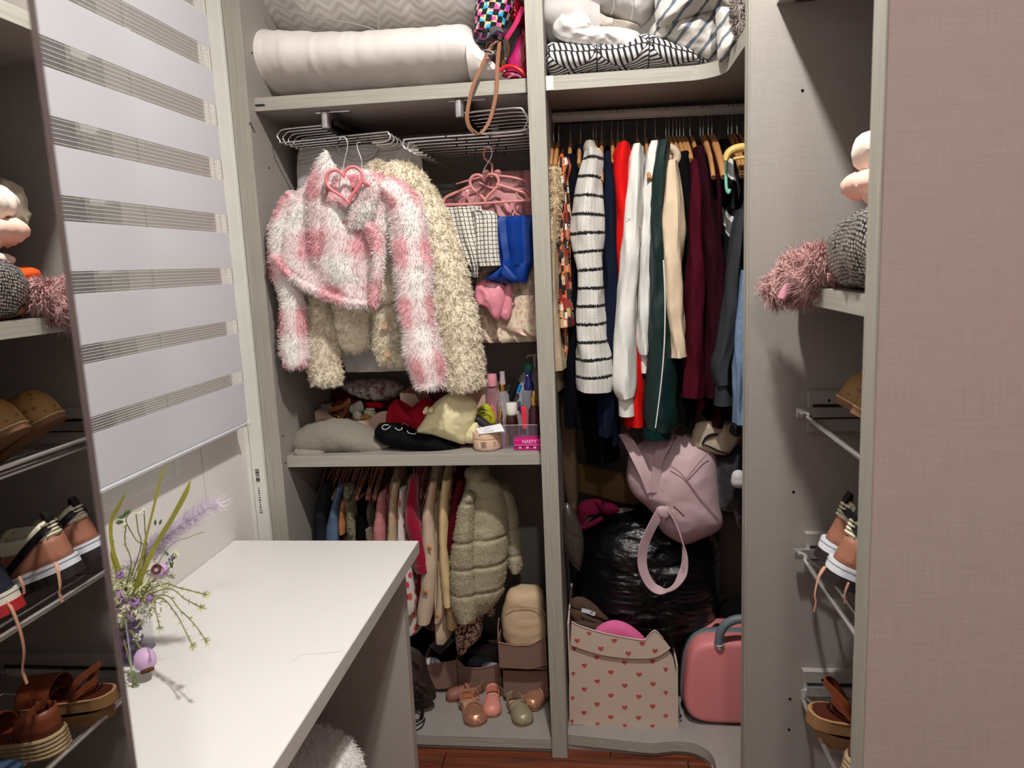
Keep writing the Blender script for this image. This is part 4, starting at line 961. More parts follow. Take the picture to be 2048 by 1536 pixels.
wavy_bin('peach plastic bin with a wavy front behind the folded trousers', 806, 1000, 786, 786, 832, 2.37, .2)
# contents of the bins
def bit(name, label, cat, poly, Y, t, m, **kw):
    cx = np.mean([q[0] for q in poly]); by = max(q[1] for q in poly)
    o = MB().blob(poly, Y, t, **kw).build(name, m, org=tuple(P(cx, by, Y=Y))); return tag(o, label, cat)
def honey(t, u, v):
    x = t.n('ShaderNodeTexVoronoi', feature='DISTANCE_TO_EDGE'); t.put(x.inputs['Vector'], t.coord('UV')); x.inputs['Scale'].default_value = 180
    return t.mix(t.math('LESS_THAN', x.outputs[0], .09), srgb(30, 28, 30), srgb(226, 218, 206))
bit('scrunchie', 'black and white honeycomb-print scrunchie in the left peach bin', 'hair tie', [(634, 820), (640, 810), (656, 808), (664, 816), (656, 826), (640, 828)], 2.40, .018, uvpat('honeycomb_print', honey, .8))
bt = thing('belt', 'coiled tan leather belt with a small buckle in the left peach bin', 'belt', tuple(P(668, 838, Y=2.38)))
MB().ribbon(pp([(655, 822), (668, 818), (686, 812), (700, 800), (694, 812), (686, 830), (670, 838), (658, 830)], 2.385), .014, .002, (.1, .3, 1)).build('strap', mat('tan_belt', (172, 108, 76), .45), bt)
MB().tube(pp([(667, 830), (676, 832), (678, 838), (669, 837)], 2.365), .0016, 6, closed=True).build('buckle', M_GOLD, bt)
bw = thing('hair_bow', 'pale grey-white hair bow with pearl edge in the left peach bin', 'hair bow', tuple(P(725, 838, Y=2.39)))
MB().blob([(698, 814), (710, 806), (722, 802), (728, 820), (716, 828), (702, 826)], 2.40, .014, wrk=(.004, 40)).build('loop', mat('sage_satin', (186, 184, 168), .5), bw)
MB().blob([(728, 822), (738, 816), (748, 818), (752, 834), (740, 838), (730, 832)], 2.395, .012, wrk=(.003, 40)).build('loop', mat('ivory_satin', (222, 214, 196), .5), bw)
for i in range(9): MB().lathe([(.0001, -.0024), (.0017, -.0017), (.0024, 0), (.0017, .0017), (.0001, .0024)], P(733+i*1.9, 820-abs(i-5)*.6, Y=2.378), 8).build('pearl', mat('pearl', (240, 234, 222), .2), bw)
bit('hair_clip', 'lace flower hair clip at the front of the left peach bin', 'hair clip', [(706, 826), (716, 822), (724, 828), (722, 840), (710, 840)], 2.375, .010, mat('lace_white', (206, 196, 176), .9, var=.4, vs=300), wrk=(.004, 70))
bit('hair_clip', 'ochre wooden hair clip in the left peach bin', 'hair clip', [(724, 832), (736, 828), (744, 840), (722, 841)], 2.38, .007, mat('ochre_wood', (196, 140, 60), .6))
bit('felt_bow', 'bright red felt bow at the back of the left peach bin', 'hair bow', [(732, 806), (746, 804), (760, 806), (766, 814), (750, 818), (736, 816)], 2.44, .015, mat('red_felt', (190, 24, 28), .9), wrk=(.003, 40))
bit('brown_scarf', 'brown satin scarf bundle in the left peach bin', 'scarf', [(664, 812), (680, 800), (700, 806), (706, 826), (690, 842), (668, 832)], 2.43, .03, mat('brown_satin', (120, 66, 48), .45), wrk=(.01, 30))
def spots(t, u, v):
    n = t.noise(t.coord('Object'), 60, 2)
    return t.ramp(n, [(.4, srgb(206, 196, 192)), (.52, srgb(186, 176, 172)), (.6, srgb(160, 96, 104))])
bit('printed_bag', 'crumpled white plastic bag with faint pink print at the shelf back', 'bag', [(682, 768), (700, 760), (740, 757), (780, 760), (806, 772), (800, 790), (770, 802), (740, 800), (710, 792), (690, 782)], 2.50, .05, uvpat('printed_poly', spots, .5), wrk=(.014, 30), seed=71)
bit('maroon_cloth', 'dark maroon cloth bundle beneath the printed plastic bag', 'cloth', [(664, 780), (690, 782), (740, 796), (800, 794), (815, 810), (780, 822), (700, 816), (668, 806)], 2.53, .05, mat('dark_maroon', (88, 22, 36), .8), wrk=(.01, 25))
bit('plum_pouch', 'tall plum fabric pouch hanging at the back behind the fleece sleeve', 'pouch', [(846, 700), (905, 700), (925, 790), (900, 806), (862, 800)], 2.55, .03, mat('plum_fabric', (112, 54, 84), .7))
# folded clothes
M_RED = mat('crimson_cotton', (150, 16, 36), .8, var=.12); M_NAVYB = mat('black_navy_cotton', (9, 9, 12), .8, var=.2)
rs = thing('folded_shirt', 'crimson sweatshirt folded under the cream trousers', 'shirt', tuple(P(860, 890, Y=2.26)))
MB().blob([(772, 835), (778, 812), (792, 798), (800, 806), (806, 820), (820, 818), (842, 800), (862, 798), (900, 830), (960, 860), (962, 892), (930, 896), (860, 886), (810, 862), (776, 856)], 2.28, .06, wrk=(.008, 18), seed=73, rings=14, m=100).build('folded_body', M_RED, rs)
MB().tube(pp([(800, 852), (808, 846), (818, 852), (808, 858)], 2.212), .0007, 5, closed=True, sm=False).build('chevron_print', mat('pale_pink_ink', (214, 170, 170), .8), rs)
bk = thing('folded_shirt', 'black sweatshirt with white lettering folded at the shelf front', 'shirt', tuple(P(830, 900, Y=2.2)))
MB().cols([(752, 858, 868, .02), (760, 848, 880, .04), (780, 846, 890, .05), (810, 852, 896, .055), (840, 862, 900, .055), (870, 872, 902, .05), (900, 884, 900, .035), (920, 890, 897, .015)], 2.215, n=28, m=36, wrk=(.005, 18), seed=74).build('folded_body', M_NAVYB, bk)
M_WINK = mat('white_ink', (226, 226, 226), .7)
MB().tube(pp([(777, 850), (768, 850), (764, 855), (768, 859), (776, 857), (781, 852)], 2.163), .0011, 6).build('print_letter', M_WINK, bk)
MB().tube(pp([(790, 855), (796, 860), (804, 858), (803, 854)], 2.160), .0010, 6).build('print_letter', M_WINK, bk)
MB().tube(pp([(814, 861), (818, 866), (830, 868), (832, 865)], 2.158), .0009, 6).build('print_letter', M_WINK, bk)
M_CREAMC = mat('cream_jersey', (226, 216, 172), .85, var=.05)
ct = thing('folded_trousers', 'cream jersey trousers folded over the crimson sweatshirt', 'trousers', tuple(P(900, 885, Y=2.2)))
MB().blob([(832, 862), (846, 842), (858, 820), (876, 800), (900, 786), (922, 780), (946, 798), (955, 815), (950, 840), (938, 870), (930, 888), (905, 882), (868, 870), (840, 866)], 2.215, .05, wrk=(.008, 24), seed=76, rings=14, m=100).build('folded_body', M_CREAMC, ct)
MB().blob([(928, 868), (940, 850), (955, 846), (958, 870), (952, 886), (930, 884)], 2.215, .03, wrk=(.004, 30)).build('leg_end', M_CREAMC, ct)
MB().limb([(848, 826, 4), (856, 818, 6), (866, 822, 5)], 2.175, .008, n=10, m=10).build('cuff', M_CREAMC, ct)
yp = thing('yellow_pouch', 'lime yellow pouch with black strokes beside the trousers', 'pouch', tuple(P(975, 850, Y=2.28)))
MB().blob([(950, 826), (962, 812), (976, 808), (988, 826), (992, 848), (976, 852), (958, 846)], 2.27, .02, wrk=(.004, 40)).build('pouch_body', mat('lime_yellow', (178, 176, 30), .55, var=.12), yp)
for q in ([(956, 822), (966, 818), (974, 822)], [(962, 816), (968, 822), (964, 828)], [(960, 826), (974, 828), (984, 836)]): MB().tube(pp(q, 2.247), .0012, 6).build('stroke', M_BLACK, yp)
sg = thing('sunglasses_case', 'dark glossy case leaning below the lime pouch', 'case', tuple(P(965, 855, Y=2.25)))
MB().limb([(946, 832, 6), (962, 842, 9), (982, 856, 6)], 2.245, .014, n=14, m=14).build('case_body', mat('dark_gloss', (52, 52, 56), .15), sg)
cr = thing('cream_jar', 'round peach cosmetic jar standing at the shelf front', 'jar', tuple(P(975, 902, Y=2.19)))
c = P(975, 890, Y=2.195); rj = .043; c[2] = ZM
M_JAR = mat('peach_jar', (222, 188, 164), .35, var=.02)
MB().lathe([(.0001, 0), (rj*.86, 0), (rj*.97, .004), (rj, .010), (rj, .034), (rj*.98, .036)], c, 40).build('jar_body', M_JAR, cr)
MB().lathe([(rj*.97, .0365), (rj*1.01, .0375), (rj*1.01, .052), (rj*.97, .056), (.0001, .057)], c, 40).build('lid', mat('peach_lid', (226, 190, 160), .4), cr)
lb = cr
th = lambda a, z, r=rj+.0006: np.array([c[0]+r*math.sin(a), c[1]-r*math.cos(a), c[2]+z])
def wrapq(a0, a1, z0, z1, m, name):
    g = MB(); A = np.linspace(a0, a1, 6); g.grid([[th(a, z) for a in A] for z in (z0, z1)]); return g.build(name, m, lb)
wrapq(-.42, -.34, .010, .030, mat('label_white', (230, 230, 226), .5), 'label_strip'); wrapq(-.33, -.29, .010, .030, mat('label_green', (130, 140, 120), .5), 'label_strip')
inkm = mat('jar_ink', (150, 112, 92), .6)
for i in range(8): wrapq(-.25, .12-(i % 3)*.05, .029-i*.0024, .0302-i*.0024, inkm, 'label_line')
for i in range(3): wrapq(.55, .85-(i % 2)*.1, .026-i*.005, .0285-i*.005, mat('jar_ink_pale', (190, 156, 136), .6), 'label_line')
cd = thing('price_card', 'folded white printed card resting on the peach jar lid', 'card', tuple(P(978, 865, Y=2.18)))
q = [P(952, 857, Y=2.185), P(1001, 847, Y=2.185), P(1009, 862, Y=2.150), P(958, 868, Y=2.150)]
g = MB(); g.add(np.vstack([q, np.array(q)-[0, 0, .0008]]), [[0, 1, 2, 3], [7, 6, 5, 4], [0, 3, 7, 4], [1, 5, 6, 2], [0, 4, 5, 1], [3, 2, 6, 7]]); g.build('card_sheet', mat('white_card', (238, 238, 242), .6), cd, smooth=False)
nq = lambda u, v: (q[0]*(1-u)+q[1]*u)*(1-v)+(q[3]*(1-u)+q[2]*u)*v+np.array([0, -.0006, .0006])
lm = MB()
for v, u0, u1 in ((.35, .3, .55), (.62, .2, .62), (.82, .25, .6)):
    lm.tube([nq(u0, v), nq(u1, v)], .0006, 4, sm=False)
lm.build('printed_lines', mat('pale_grey_ink', (140, 140, 150), .7), cd)
# ---- toiletries
def glass(name, rgb, rough=.08, tr=.9): return clear(name, rgb, .3)
def stand(px, py, Y):      # foot of an upright thing on the middle shelf
    p = P(px, py, Y=Y); p[2] = ZM; return p
def hgt(px, py, Y): return P(px, py, Y=Y)[2]-ZM
M_CLR = glass('clear_plastic', (226, 222, 226)); M_CLRP = glass('pink_tinted_plastic', (226, 176, 186)); M_CAPW = mat('white_cap', (232, 230, 222), .4); M_CAPP = mat('pink_cap', (232, 156, 168), .4); M_CAPN = mat('navy_cap', (30, 28, 92), .35); M_AMB = mat('amber_brown', (58, 22, 16), .15, coat=.5)
b1 = thing('oil_bottle', 'clear pink bottle with a pink screw cap and drop label', 'bottle', tuple(stand(989, 870, 2.33)))
c = stand(989, 870, 2.33); h = hgt(989, 748, 2.33)
MB().lathe([(.0001, 0), (.026, 0), (.029, .006), (.029, h*.45), (.022, h*.62), (.018, h*.70), (.016, h*.78), (.011, h*.80), (.011, h*.84)], c, 28, sy=.7).build('bottle_body', M_CLRP, b1)
MB().lathe([(.0001, h*.82), (.0155, h*.82), (.016, h*.84), (.016, h*.97), (.0145, h), (.0001, h)], c, 28).build('cap', M_CAPP, b1)
dp = [(0, .034), (-.008, .014), (-.013, -.004), (-.012, -.018), (0, -.026), (.012, -.018), (.013, -.004), (.008, .014)]
MB().prism(dp, c+np.array([0, -.0215, h*.42]), (1, 0, 0), (0, 0, 1), .001).build('label', mat('pink_label', (226, 130, 150), .5), b1)
MB().lathe([(.0001, 0), (.0045, 0), (.0045, .0006), (.0001, .0006)], c+np.array([0, -.0222, h*.47]), 14, (0, -1, 0)).build('label_dot', mat('label_red', (196, 40, 70), .5), b1)
for i in range(2): MB().box(c[0]-.013, c[0]+.013, c[1]-.0226, c[1]-.0222, c[2]+h*.28-i*.008, c[2]+h*.28+.004-i*.008).build('label_line', mat('label_mauve', (120, 80, 130), .5), b1)
b2 = thing('spray_bottle', 'clear body spray bottle with gold collar and clear overcap', 'bottle', tuple(stand(1010, 875, 2.30)))
c = stand(1010, 875, 2.30); h = hgt(1010, 743, 2.30)
MB().lathe([(.0001, 0), (.018, 0), (.019, .004), (.019, h*.66), (.010, h*.73)], c, 24).build('bottle_body', M_CLR, b2)
MB().lathe([(.0105, h*.72), (.0125, h*.73), (.0125, h*.82), (.0001, h*.82)], c, 24).build('collar', M_GOLD, b2)
MB().lathe([(.0085, h*.81), (.0095, h*.84), (.0075, h*.94), (.008, h), (.0001, h)], c, 20).build('overcap', mat('frosted_clear', (226, 214, 218), .3, trans=.4), b2)
rg = np.random.default_rng(3); d_ = MB()
for i in range(26):
    a, z = rg.uniform(-.9, .9), rg.uniform(h*.4, h*.62); p = c+np.array([.0193*math.sin(a), -.0193*math.cos(a), z]); d_.lathe([(.0001, -.001), (.0012, 0), (.0001, .001)], p, 6)
d_.build('droplet_print', mat('white_dots', (236, 236, 236), .4), b2)
b3 = thing('serum_bottle', 'brown bottle with a wide white screw cap in the clear organizer', 'bottle', tuple(stand(1026, 885, 2.24)))
c = stand(1026, 885, 2.24); h = hgt(1026, 806, 2.24)
MB().lathe([(.0001, 0), (.017, 0), (.018, .004), (.018, h*.68), (.014, h*.76)], c, 24).build('bottle_body', M_AMB, b3)
MB().lathe([(.0135, h*.70), (.0165, h*.74), (.0175, h*.78), (.0175, h*.98), (.0165, h), (.0001, h)], c, 28).build('cap', M_CAPW, b3)
b4 = thing('spray_bottle', 'grey clear mist bottle with a dark navy spray head', 'bottle', tuple(stand(1062, 880, 2.29)))
c = stand(1062, 880, 2.29); h = hgt(1062, 743, 2.29)
MB().lathe([(.0001, 0), (.022, 0), (.0235, .004), (.0235, h*.70), (.020, h*.735), (.010, h*.745)], c, 28).build('bottle_body', glass('grey_clear_plastic', (186, 186, 196)), b4)
MB().lathe([(.0155, h*.74), (.0155, h*.82), (.010, h*.87), (.0085, h), (.0001, h)], c, 24).build('spray_head', M_CAPN, b4)
MB().lathe([(.0001, 0), (.002, 0), (.002, .001), (.0001, .001)], c+np.array([-.003, -.009, h*.95]), 10, (0, -1, 0)).build('nozzle', M_CAPW, b4)
b5 = thing('tilted_bottle', 'pale clear bottle with green cap leaning against the divider', 'bottle', tuple(stand(1035, 860, 2.42)))
p0, p1 = P(1030, 845, Y=2.42), P(1055, 745, Y=2.45); ax = unit(p1-p0); h = np.linalg.norm(p1-p0); p0[2] = max(p0[2], ZM+.012)
MB().lathe([(.0001, 0), (.024, 0), (.026, .006), (.026, h*.75), (.018, h*.97), (.012, h)], p0, 26, ax).build('bottle_body', mat('pale_blue_plastic', (196, 206, 212), .25, trans=.4), b5)
MB().lathe([(.0145, h), (.0155, h+.003), (.0155, h+.026), (.0001, h+.028)], p0, 22, ax).build('cap', mat('sea_green_cap', (48, 142, 116), .4), b5)
b6 = thing('pump_bottle', 'cream lotion bottle with a white pump at the back corner', 'bottle', tuple(stand(1075, 870, 2.50)))
c = stand(1075, 870, 2.50); h = hgt(1068, 708, 2.50)
MB().lathe([(.0001, 0), (.028, 0), (.030, .006), (.030, h*.62), (.016, h*.72), (.014, h*.80)], c, 26).build('bottle_body', mat('cream_plastic', (206, 200, 180), .4), b6)
MB().lathe([(.005, h*.8), (.005, h*.97), (.010, h*.97), (.010, h), (.0001, h)], c, 18).build('pump_stem', M_CAPW, b6)
MB().tube([c+np.array([0, -.002, h*.985]), c+np.array([-.018, -.012, h*.985]), c+np.array([-.026, -.016, h*.965])], .0042, 8).build('pump_spout', M_CAPW, b6)
b7 = thing('perfume_bottle', 'tall plum perfume bottle with an ornate gold collar by the divider', 'bottle', tuple(stand(1072, 892, 2.245)))
c = stand(1072, 892, 2.245); h = hgt(1072, 782, 2.245)
MB().lathe([(.0001, 0), (.019, 0), (.0195, .003), (.0185, h*.66), (.008, h*.74)], c, 24).build('bottle_body', mat('plum_glass', (96, 44, 62), .1, trans=.6), b7)
MB().lathe([(.0001, .002), (.0165, .002), (.0165, h*.22), (.0001, h*.22)], c, 20).build('liquid_base', mat('lilac_grey_glass', (176, 166, 182), .15), b7)
MB().lathe([(.008, h*.72), (.0105, h*.74), (.0085, h*.80), (.0115, h*.85), (.009, h*.93), (.005, h), (.0001, h)], c, 18).build('collar', M_GOLD, b7)
b8 = thing('perfume_bottle', 'small crystal bottle with a slim gold cap and white flower at the front', 'bottle', tuple(stand(1004, 884, 2.225)))
c = stand(1004, 884, 2.225); h = hgt(1006, 812, 2.225)
MB().lathe([(.0001, 0), (.013, 0), (.0145, .004), (.013, h*.42), (.005, h*.52)], c, 10).build('bottle_body', M_CLR, b8)
MB().lathe([(.0035, h*.5), (.005, h*.56), (.0035, h*.64), (.0055, h*.7), (.0055, h*.86), (.002, h*.9), (.002, h), (.0001, h)], c, 12).build('cap', M_GOLD, b8)
for a in range(5):
    p = c+np.array([.006*math.cos(a*1.257+.3), -.0155, h*.42+.006*math.sin(a*1.257+.3)]); MB().lathe([(.0001, -.001), (.0042, 0), (.0001, .001)], p, 10, (0, -1, 0)).build('flower_petal', M_CAPW, b8)
b9 = thing('lipstick_box', 'small coral red carton standing in the clear organizer', 'box', tuple(stand(1048, 890, 2.235)))
p = P(1048, 835, Y=2.235); MB().obox(p, ((1, .3, 0), (-.3, 1, 0), (0, 0, 1)), (.008, .008, .034)).build('carton', mat('coral_red', (226, 60, 76), .45), b9, smooth=False, bevel=.0008)
b10 = thing('lip_gloss', 'clear ridged lip gloss tube with silver top in the organizer', 'lip gloss', tuple(stand(1041, 890, 2.22)))
p = P(1040, 845, Y=2.222); MB().obox(p+np.array([0, 0, .008]), ((1, .1, .15), (-.1, 1, 0), (-.15, 0, 1)), (.0065, .006, .018)).build('tube_body', mat('smoky_clear', (170, 160, 168), .15, trans=.5), b10, smooth=False, bevel=.0008)
MB().lathe([(.004, 0), (.005, .004), (.003, .010), (.0001, .011)], p+np.array([-.004, 0, .026]), 12).build('top', M_CHROME, b10)
b11 = thing('felt_pen', 'black brush with a bright blue ring leaning behind the spray bottle', 'brush', tuple(stand(1025, 850, 2.38)))
MB().tube(pp([(1020, 800), (1030, 770), (1034, 762)], 2.37), .012, 12, sm=False).build('handle', M_BLACK, b11)
MB().tube(pp([(1036, 784), (1041, 770)], 2.355), .006, 12, sm=False).build('ring', mat('sky_blue_plastic', (20, 130, 210), .4), b11)
b12 = thing('purple_tin', 'deep purple capped tin behind the coral carton', 'tin', tuple(stand(1046, 880, 2.30)))
c = stand(1046, 880, 2.30); MB().lathe([(.0001, 0), (.012, 0), (.012, hgt(1046, 812, 2.3)*.92), (.009, hgt(1046, 812, 2.3)), (.0001, hgt(1046, 812, 2.3))], c, 20).build('tin_body', mat('deep_purple', (58, 26, 110), .4), b12)
og = thing('acrylic_organizer', 'clear acrylic organizer tray holding small cosmetics', 'organizer', tuple(stand(1030, 890, 2.22)))
a = stand(1002, 888, 2.195); b_ = stand(1076, 888, 2.195); zt = P(1030, 850, Y=2.195)[2]; M_ACR = clear('acrylic', (226, 214, 226), .06)
for x in (a[0], (a[0]+b_[0])/2, b_[0]): MB().box(x-.001, x+.001, 2.195, 2.27, ZM+.001, zt).build('side_wall', M_ACR, og, smooth=False)
for y in (2.195, 2.27): MB().box(a[0], b_[0], y-.001, y+.001, ZM+.001, zt).build('long_wall', M_ACR, og, smooth=False)
MB().box(a[0], b_[0], 2.195, 2.27, ZM, ZM+.002).build('tray_floor', M_ACR, og, smooth=False)
ed = MB().tube([(a[0], 2.194, zt), (b_[0], 2.194, zt)], .0009, 6, sm=False); ed.build('polished_rim', mat('acrylic_rim', (214, 190, 208), .2), og)
rg = np.random.default_rng(5)
for i in range(9):
    x = a[0]+.006+i*.0115; y = 2.21+.012*(i % 3); hh = rg.uniform(.022, .042)
    o = MB().lathe([(.0001, 0), (.0048, 0), (.0048, hh*.7), (.004, hh), (.0001, hh)], (x, y, ZM+.003), 12).build('lip_tube', [M_CLRP, M_GOLD, mat('lilac_tube', (176, 140, 176), .2, trans=.4)][i % 3], org=(x, y, ZM+.003))
    tag(o, '%s cosmetic tube in the clear acrylic organizer, %s from the peach jar side' % (['pink tinted', 'gold', 'lilac'][i % 3], ['first', 'second', 'third', 'fourth', 'fifth', 'sixth', 'seventh', 'eighth', 'ninth'][i]), 'cosmetics', 'small tubes in the acrylic organizer')
sp = thing('soap_pack', 'magenta plastic pack with white lettering at the shelf front corner', 'pack', tuple(P(1056, 897, Y=2.17)))
a = P(1028, 897, Y=2.165); b_ = P(1085, 896, Y=2.165); zt = P(1056, 876, Y=2.165)[2]
M_MAG = mat('magenta_film', (204, 18, 124), .3, var=.08, coat=.3)
MB().box(a[0], min(b_[0], XC-.002), 2.165, 2.215, ZM, zt-.004).build('pack_body', M_MAG, sp, smooth=False, bevel=.004)
MB().box(a[0]+.002, min(b_[0], XC-.003), 2.160, 2.163, ZM+.017, ZM+.0185).build('crease', mat('pale_magenta', (240, 120, 190), .3), sp, smooth=False)
xc_ = (a[0]+b_[0])/2
text('pack_lettering', 'NASTY', sp, M_WINK, (xc_+.004, 2.1645, ZM+.0265), (1, 0, 0), (0, .1, 1), .0135)
for i in (-1, 0, 1):
    MB().lathe([(.0001, 0), (.0042, 0), (.0042, .001), (.0001, .001)], (xc_+i*.022-.002, 2.1648, ZM+.010), 14, (0, -1, 0)).build('round_print', mat('pale_pink_ink2', (244, 190, 220), .5), sp)
# ================================================================ right bay: clothes rail
M_HWOOD = mat('honey_wood', (186, 134, 84), .4, var=.18, vs=60, coat=.2)
M_DWOOD = mat('brown_wood', (150, 100, 66), .45, var=.18, vs=60)
def wood_hanger(m, ext):
    t = thing('wooden_hanger', '', 'hanger', (0, 0, 0), 'wooden hangers on the clothes rail')
    a = np.array([[0, -.205-ext, -.183-ext*.9], [0, -.185-ext*.6, -.166-ext*.5], [0, -.12, -.125], [0, -.05, -.092], [0, 0, -.085], [0, .05, -.092], [0, .12, -.125], [0, .19, -.170], [0, .215, -.190]])
    MB().loft(a, .0065, [.008, .012, .013, .013, .014, .013, .013, .012, .008], n=12, m=34).build('yoke', m, t)
    MB().tube([(0, -.012, .006), (0, -.008, .015), (0, .002, .018), (0, .014, .012), (.001, .017, -.002), (.001, .008, -.03), (0, 0, -.045), (0, 0, -.08)], .0016, 8, m=44).build('hook', M_CHROME, t)
    return t
HX = [215, 262, 372, 468, 585, 612, 665, 757, 815, 865, 995, 1070, 1165, 1265, 1293, 1330, 1365, 1395, 1430, 1490, 1585, 1613, 1660, 1695, 1845, 1880, 1930]
words = ['first', 'second', 'third', 'fourth', 'fifth', 'sixth', 'seventh', 'eighth', 'ninth', 'tenth', 'eleventh', 'twelfth', 'thirteenth', 'fourteenth', 'fifteenth', 'sixteenth', 'seventeenth', 'eighteenth', 'nineteenth', 'twentieth', 'twenty-first', 'twenty-second', 'twenty-third', 'twenty-fourth', 'twenty-fifth', 'twenty-sixth', 'last']
wh = wood_hanger(M_HWOOD, -.02); wh2 = wood_hanger(M_HWOOD, .04); EMPTY = (6, 11, 21, 22, 23, 24, 25, 26)
for i, zx in enumerate(HX):
    px = 1060+zx*.2148; X = P(px, 240, Y=2.40)[0]; zr = ROD['z']+.004-.018*(X-XD)/(XW-XD)
    h = (wh if i == 0 else copy_tree(wh)) if i not in EMPTY else (wh2 if i == 6 else copy_tree(wh2))
    h.location = (X, 2.40, zr); ORG[h.name] = np.array(h.location)
    h['label'] = 'wooden hanger with steel hook, %s along the rail from the divider' % words[i]
    h.rotation_euler = (0, 0, math.radians(random.uniform(-1.5, 1.5)))

def garment(name, label, cat, m, R, Y=2.19, dep=.05, body=None, cuff=None, wrk=(.0035, 24, (1, 1, .3)), fold=(.0035, 5, .5), collar=None, n=24, msl=44, seed=0, bt=.018, extra=None):
    """hung edge-on: near sleeve R in photo pixels at depth Y, flat body reaching back"""
    t = thing(name, label, cat, tuple(P(R[-1][0], R[-1][1], Y=Y)))
    MB().limb(R, Y, dep, n=n, m=msl, wrk=wrk, fold=fold, seed=seed).build('sleeve', m, t)
    if body:
        X, zh = body; zt = 1.835
        C = [(X, 2.40, zt), (X, 2.40, zt-.025), (X, 2.40, zt-.07), (X, 2.40, zt-.14), (X, 2.40, (zt+zh)/2), (X, 2.40, zh+.02), (X, 2.40, zh)]
        MB().bands(C, [bt*.5, bt*.8, bt, bt*1.1, bt*1.2, bt*1.2, bt*1.1], [.05, .10, .17, .20, .205, .205, .20], (1, 0, 0), (0, -1, 0), n=32, m=34, wrk=(.006, 9), seed=seed+1).build('body', m, t)
        MB().limb([(P_px(X, 2.60, 1.74), P_py(X, 2.60, 1.74), 10), (P_px(X, 2.62, 1.5), P_py(X, 2.62, 1.5), 14), (P_px(X, 2.61, max(1.2, zh)), P_py(X, 2.61, max(1.2, zh)), 12)], 2.61, .03, n=14, m=14).build('far_sleeve', m, t)
    if cuff: MB().limb(cuff[0], Y, cuff[1] if len(cuff) > 1 else dep*.7, n=20, m=10).build('cuff', cuff[2] if len(cuff) > 2 else m, t)
    if collar: MB().limb(collar, 2.30, .03, n=18, m=14, wrk=(.003, 30)).build('collar', m, t)
    return t
def proj(X, Y, Z):
    d = np.array([X, Y, Z])-CAM; return 1024+F_PX*(d@_r)/(d@_f), 768-F_PX*(d@_u)/(d@_f)
def P_px(X, Y, Z): return proj(X, Y, Z)[0]
def P_py(X, Y, Z): return proj(X, Y, Z)[1]
def Xof(px, py, Y=2.2): return P(px, py, Y=Y)[0]
M_NAVY = mat('navy_cotton', (18, 25, 44), .85, var=.15); M_NAVD = mat('dark_navy_wool', (8, 10, 20), .9); M_REDC = mat('bright_red_fleece', (214, 22, 20), .85, var=.1)
M_WSW = mat('white_sweat_fleece', (232, 230, 224), .9, var=.03, bump=.15, bs=600); M_DGRN = mat('dark_green_nylon', (8, 38, 36), .5, var=.15); M_CRM = mat('cream_crepe', (224, 202, 172), .8, var=.05, bump=.1, bs=900)
M_BLK = mat('black_cotton', (7, 7, 8), .85); M_BURG = mat('burgundy_fleece', (70, 10, 26), .85, var=.1); M_BURD = mat('dark_burgundy', (42, 6, 18), .85, var=.1); M_DGRY = mat('charcoal_grey_fleece', (54, 56, 60), .9, var=.08)
M_KNB = mat('beige_rib_knit', (186, 168, 140), .95, weave=1300)
c1 = garment('cardigan', 'beige knitted cardigan with a fur collar right beside the divider', 'cardigan', M_KNB, [(1110, 430, 8), (1108, 500, 9), (1109, 600, 9), (1112, 670, 10), (1117, 715, 12), (1119, 737, 12)], 2.185, .05, body=(Xof(1112, 600, 2.3), 1.12))
MB().limb([(1108, 338, 9), (1110, 365, 15), (1111, 400, 16), (1108, 440, 13), (1106, 485, 9)], 2.19, .05, n=18, m=20).fur(3600, .014, .0009, .3, .5, 81, clump=50).build('fur_collar', mat('beige_fur', (204, 182, 150), .95, var=.25, vs=60), c1, sharp=0)
def blocks(t, u, v):
    v1 = t.n('ShaderNodeTexVoronoi', distance='CHEBYCHEV'); t.put(v1.inputs['Vector'], t.coord('UV')); v1.inputs['Scale'].default_value = 40; v1.inputs['Randomness'].default_value = .7
    f = t.xyz(v1.outputs['Color'])[0]
    c = t.ramp(f, [(0, srgb(24, 20, 22)), (.34, srgb(214, 104, 52)), (.52, srgb(140, 34, 34)), (.66, srgb(196, 156, 110)), (.8, srgb(120, 72, 46)), (.9, srgb(24, 20, 22))], True)
    r1 = t.math('LESS_THAN', t.math('ABSOLUTE', t.math('SUBTRACT', v1.outputs['Distance'], .30)), .05)
    on = t.math('MULTIPLY', r1, t.math('GREATER_THAN', t.xyz(v1.outputs['Color'])[1], .55))
    return t.mix(on, c, srgb(232, 222, 206))
garment('printed_blouse', 'orange, black and white geometric block print blouse', 'blouse', uvpat('geometric_block_print', blocks, .7), [(1127, 316, 10), (1128, 332, 14), (1127, 355, 9), (1129, 380, 7), (1130, 410, 8), (1131, 450, 12), (1128, 520, 14), (1130, 590, 16), (1132, 640, 17), (1133, 653, 17)], 2.185, .035, body=(Xof(1132, 600, 2.3), 1.2), seed=3)
garment('jacket', 'dark navy jacket between the geometric blouse and the white tweed', 'jacket', M_NAVD, [(1140, 312, 10), (1146, 360, 14), (1150, 450, 13), (1150, 560, 12), (1145, 700, 12), (1143, 800, 12), (1141, 852, 10)], 2.23, .05, body=(Xof(1152, 560, 2.35), 1.0), seed=5)
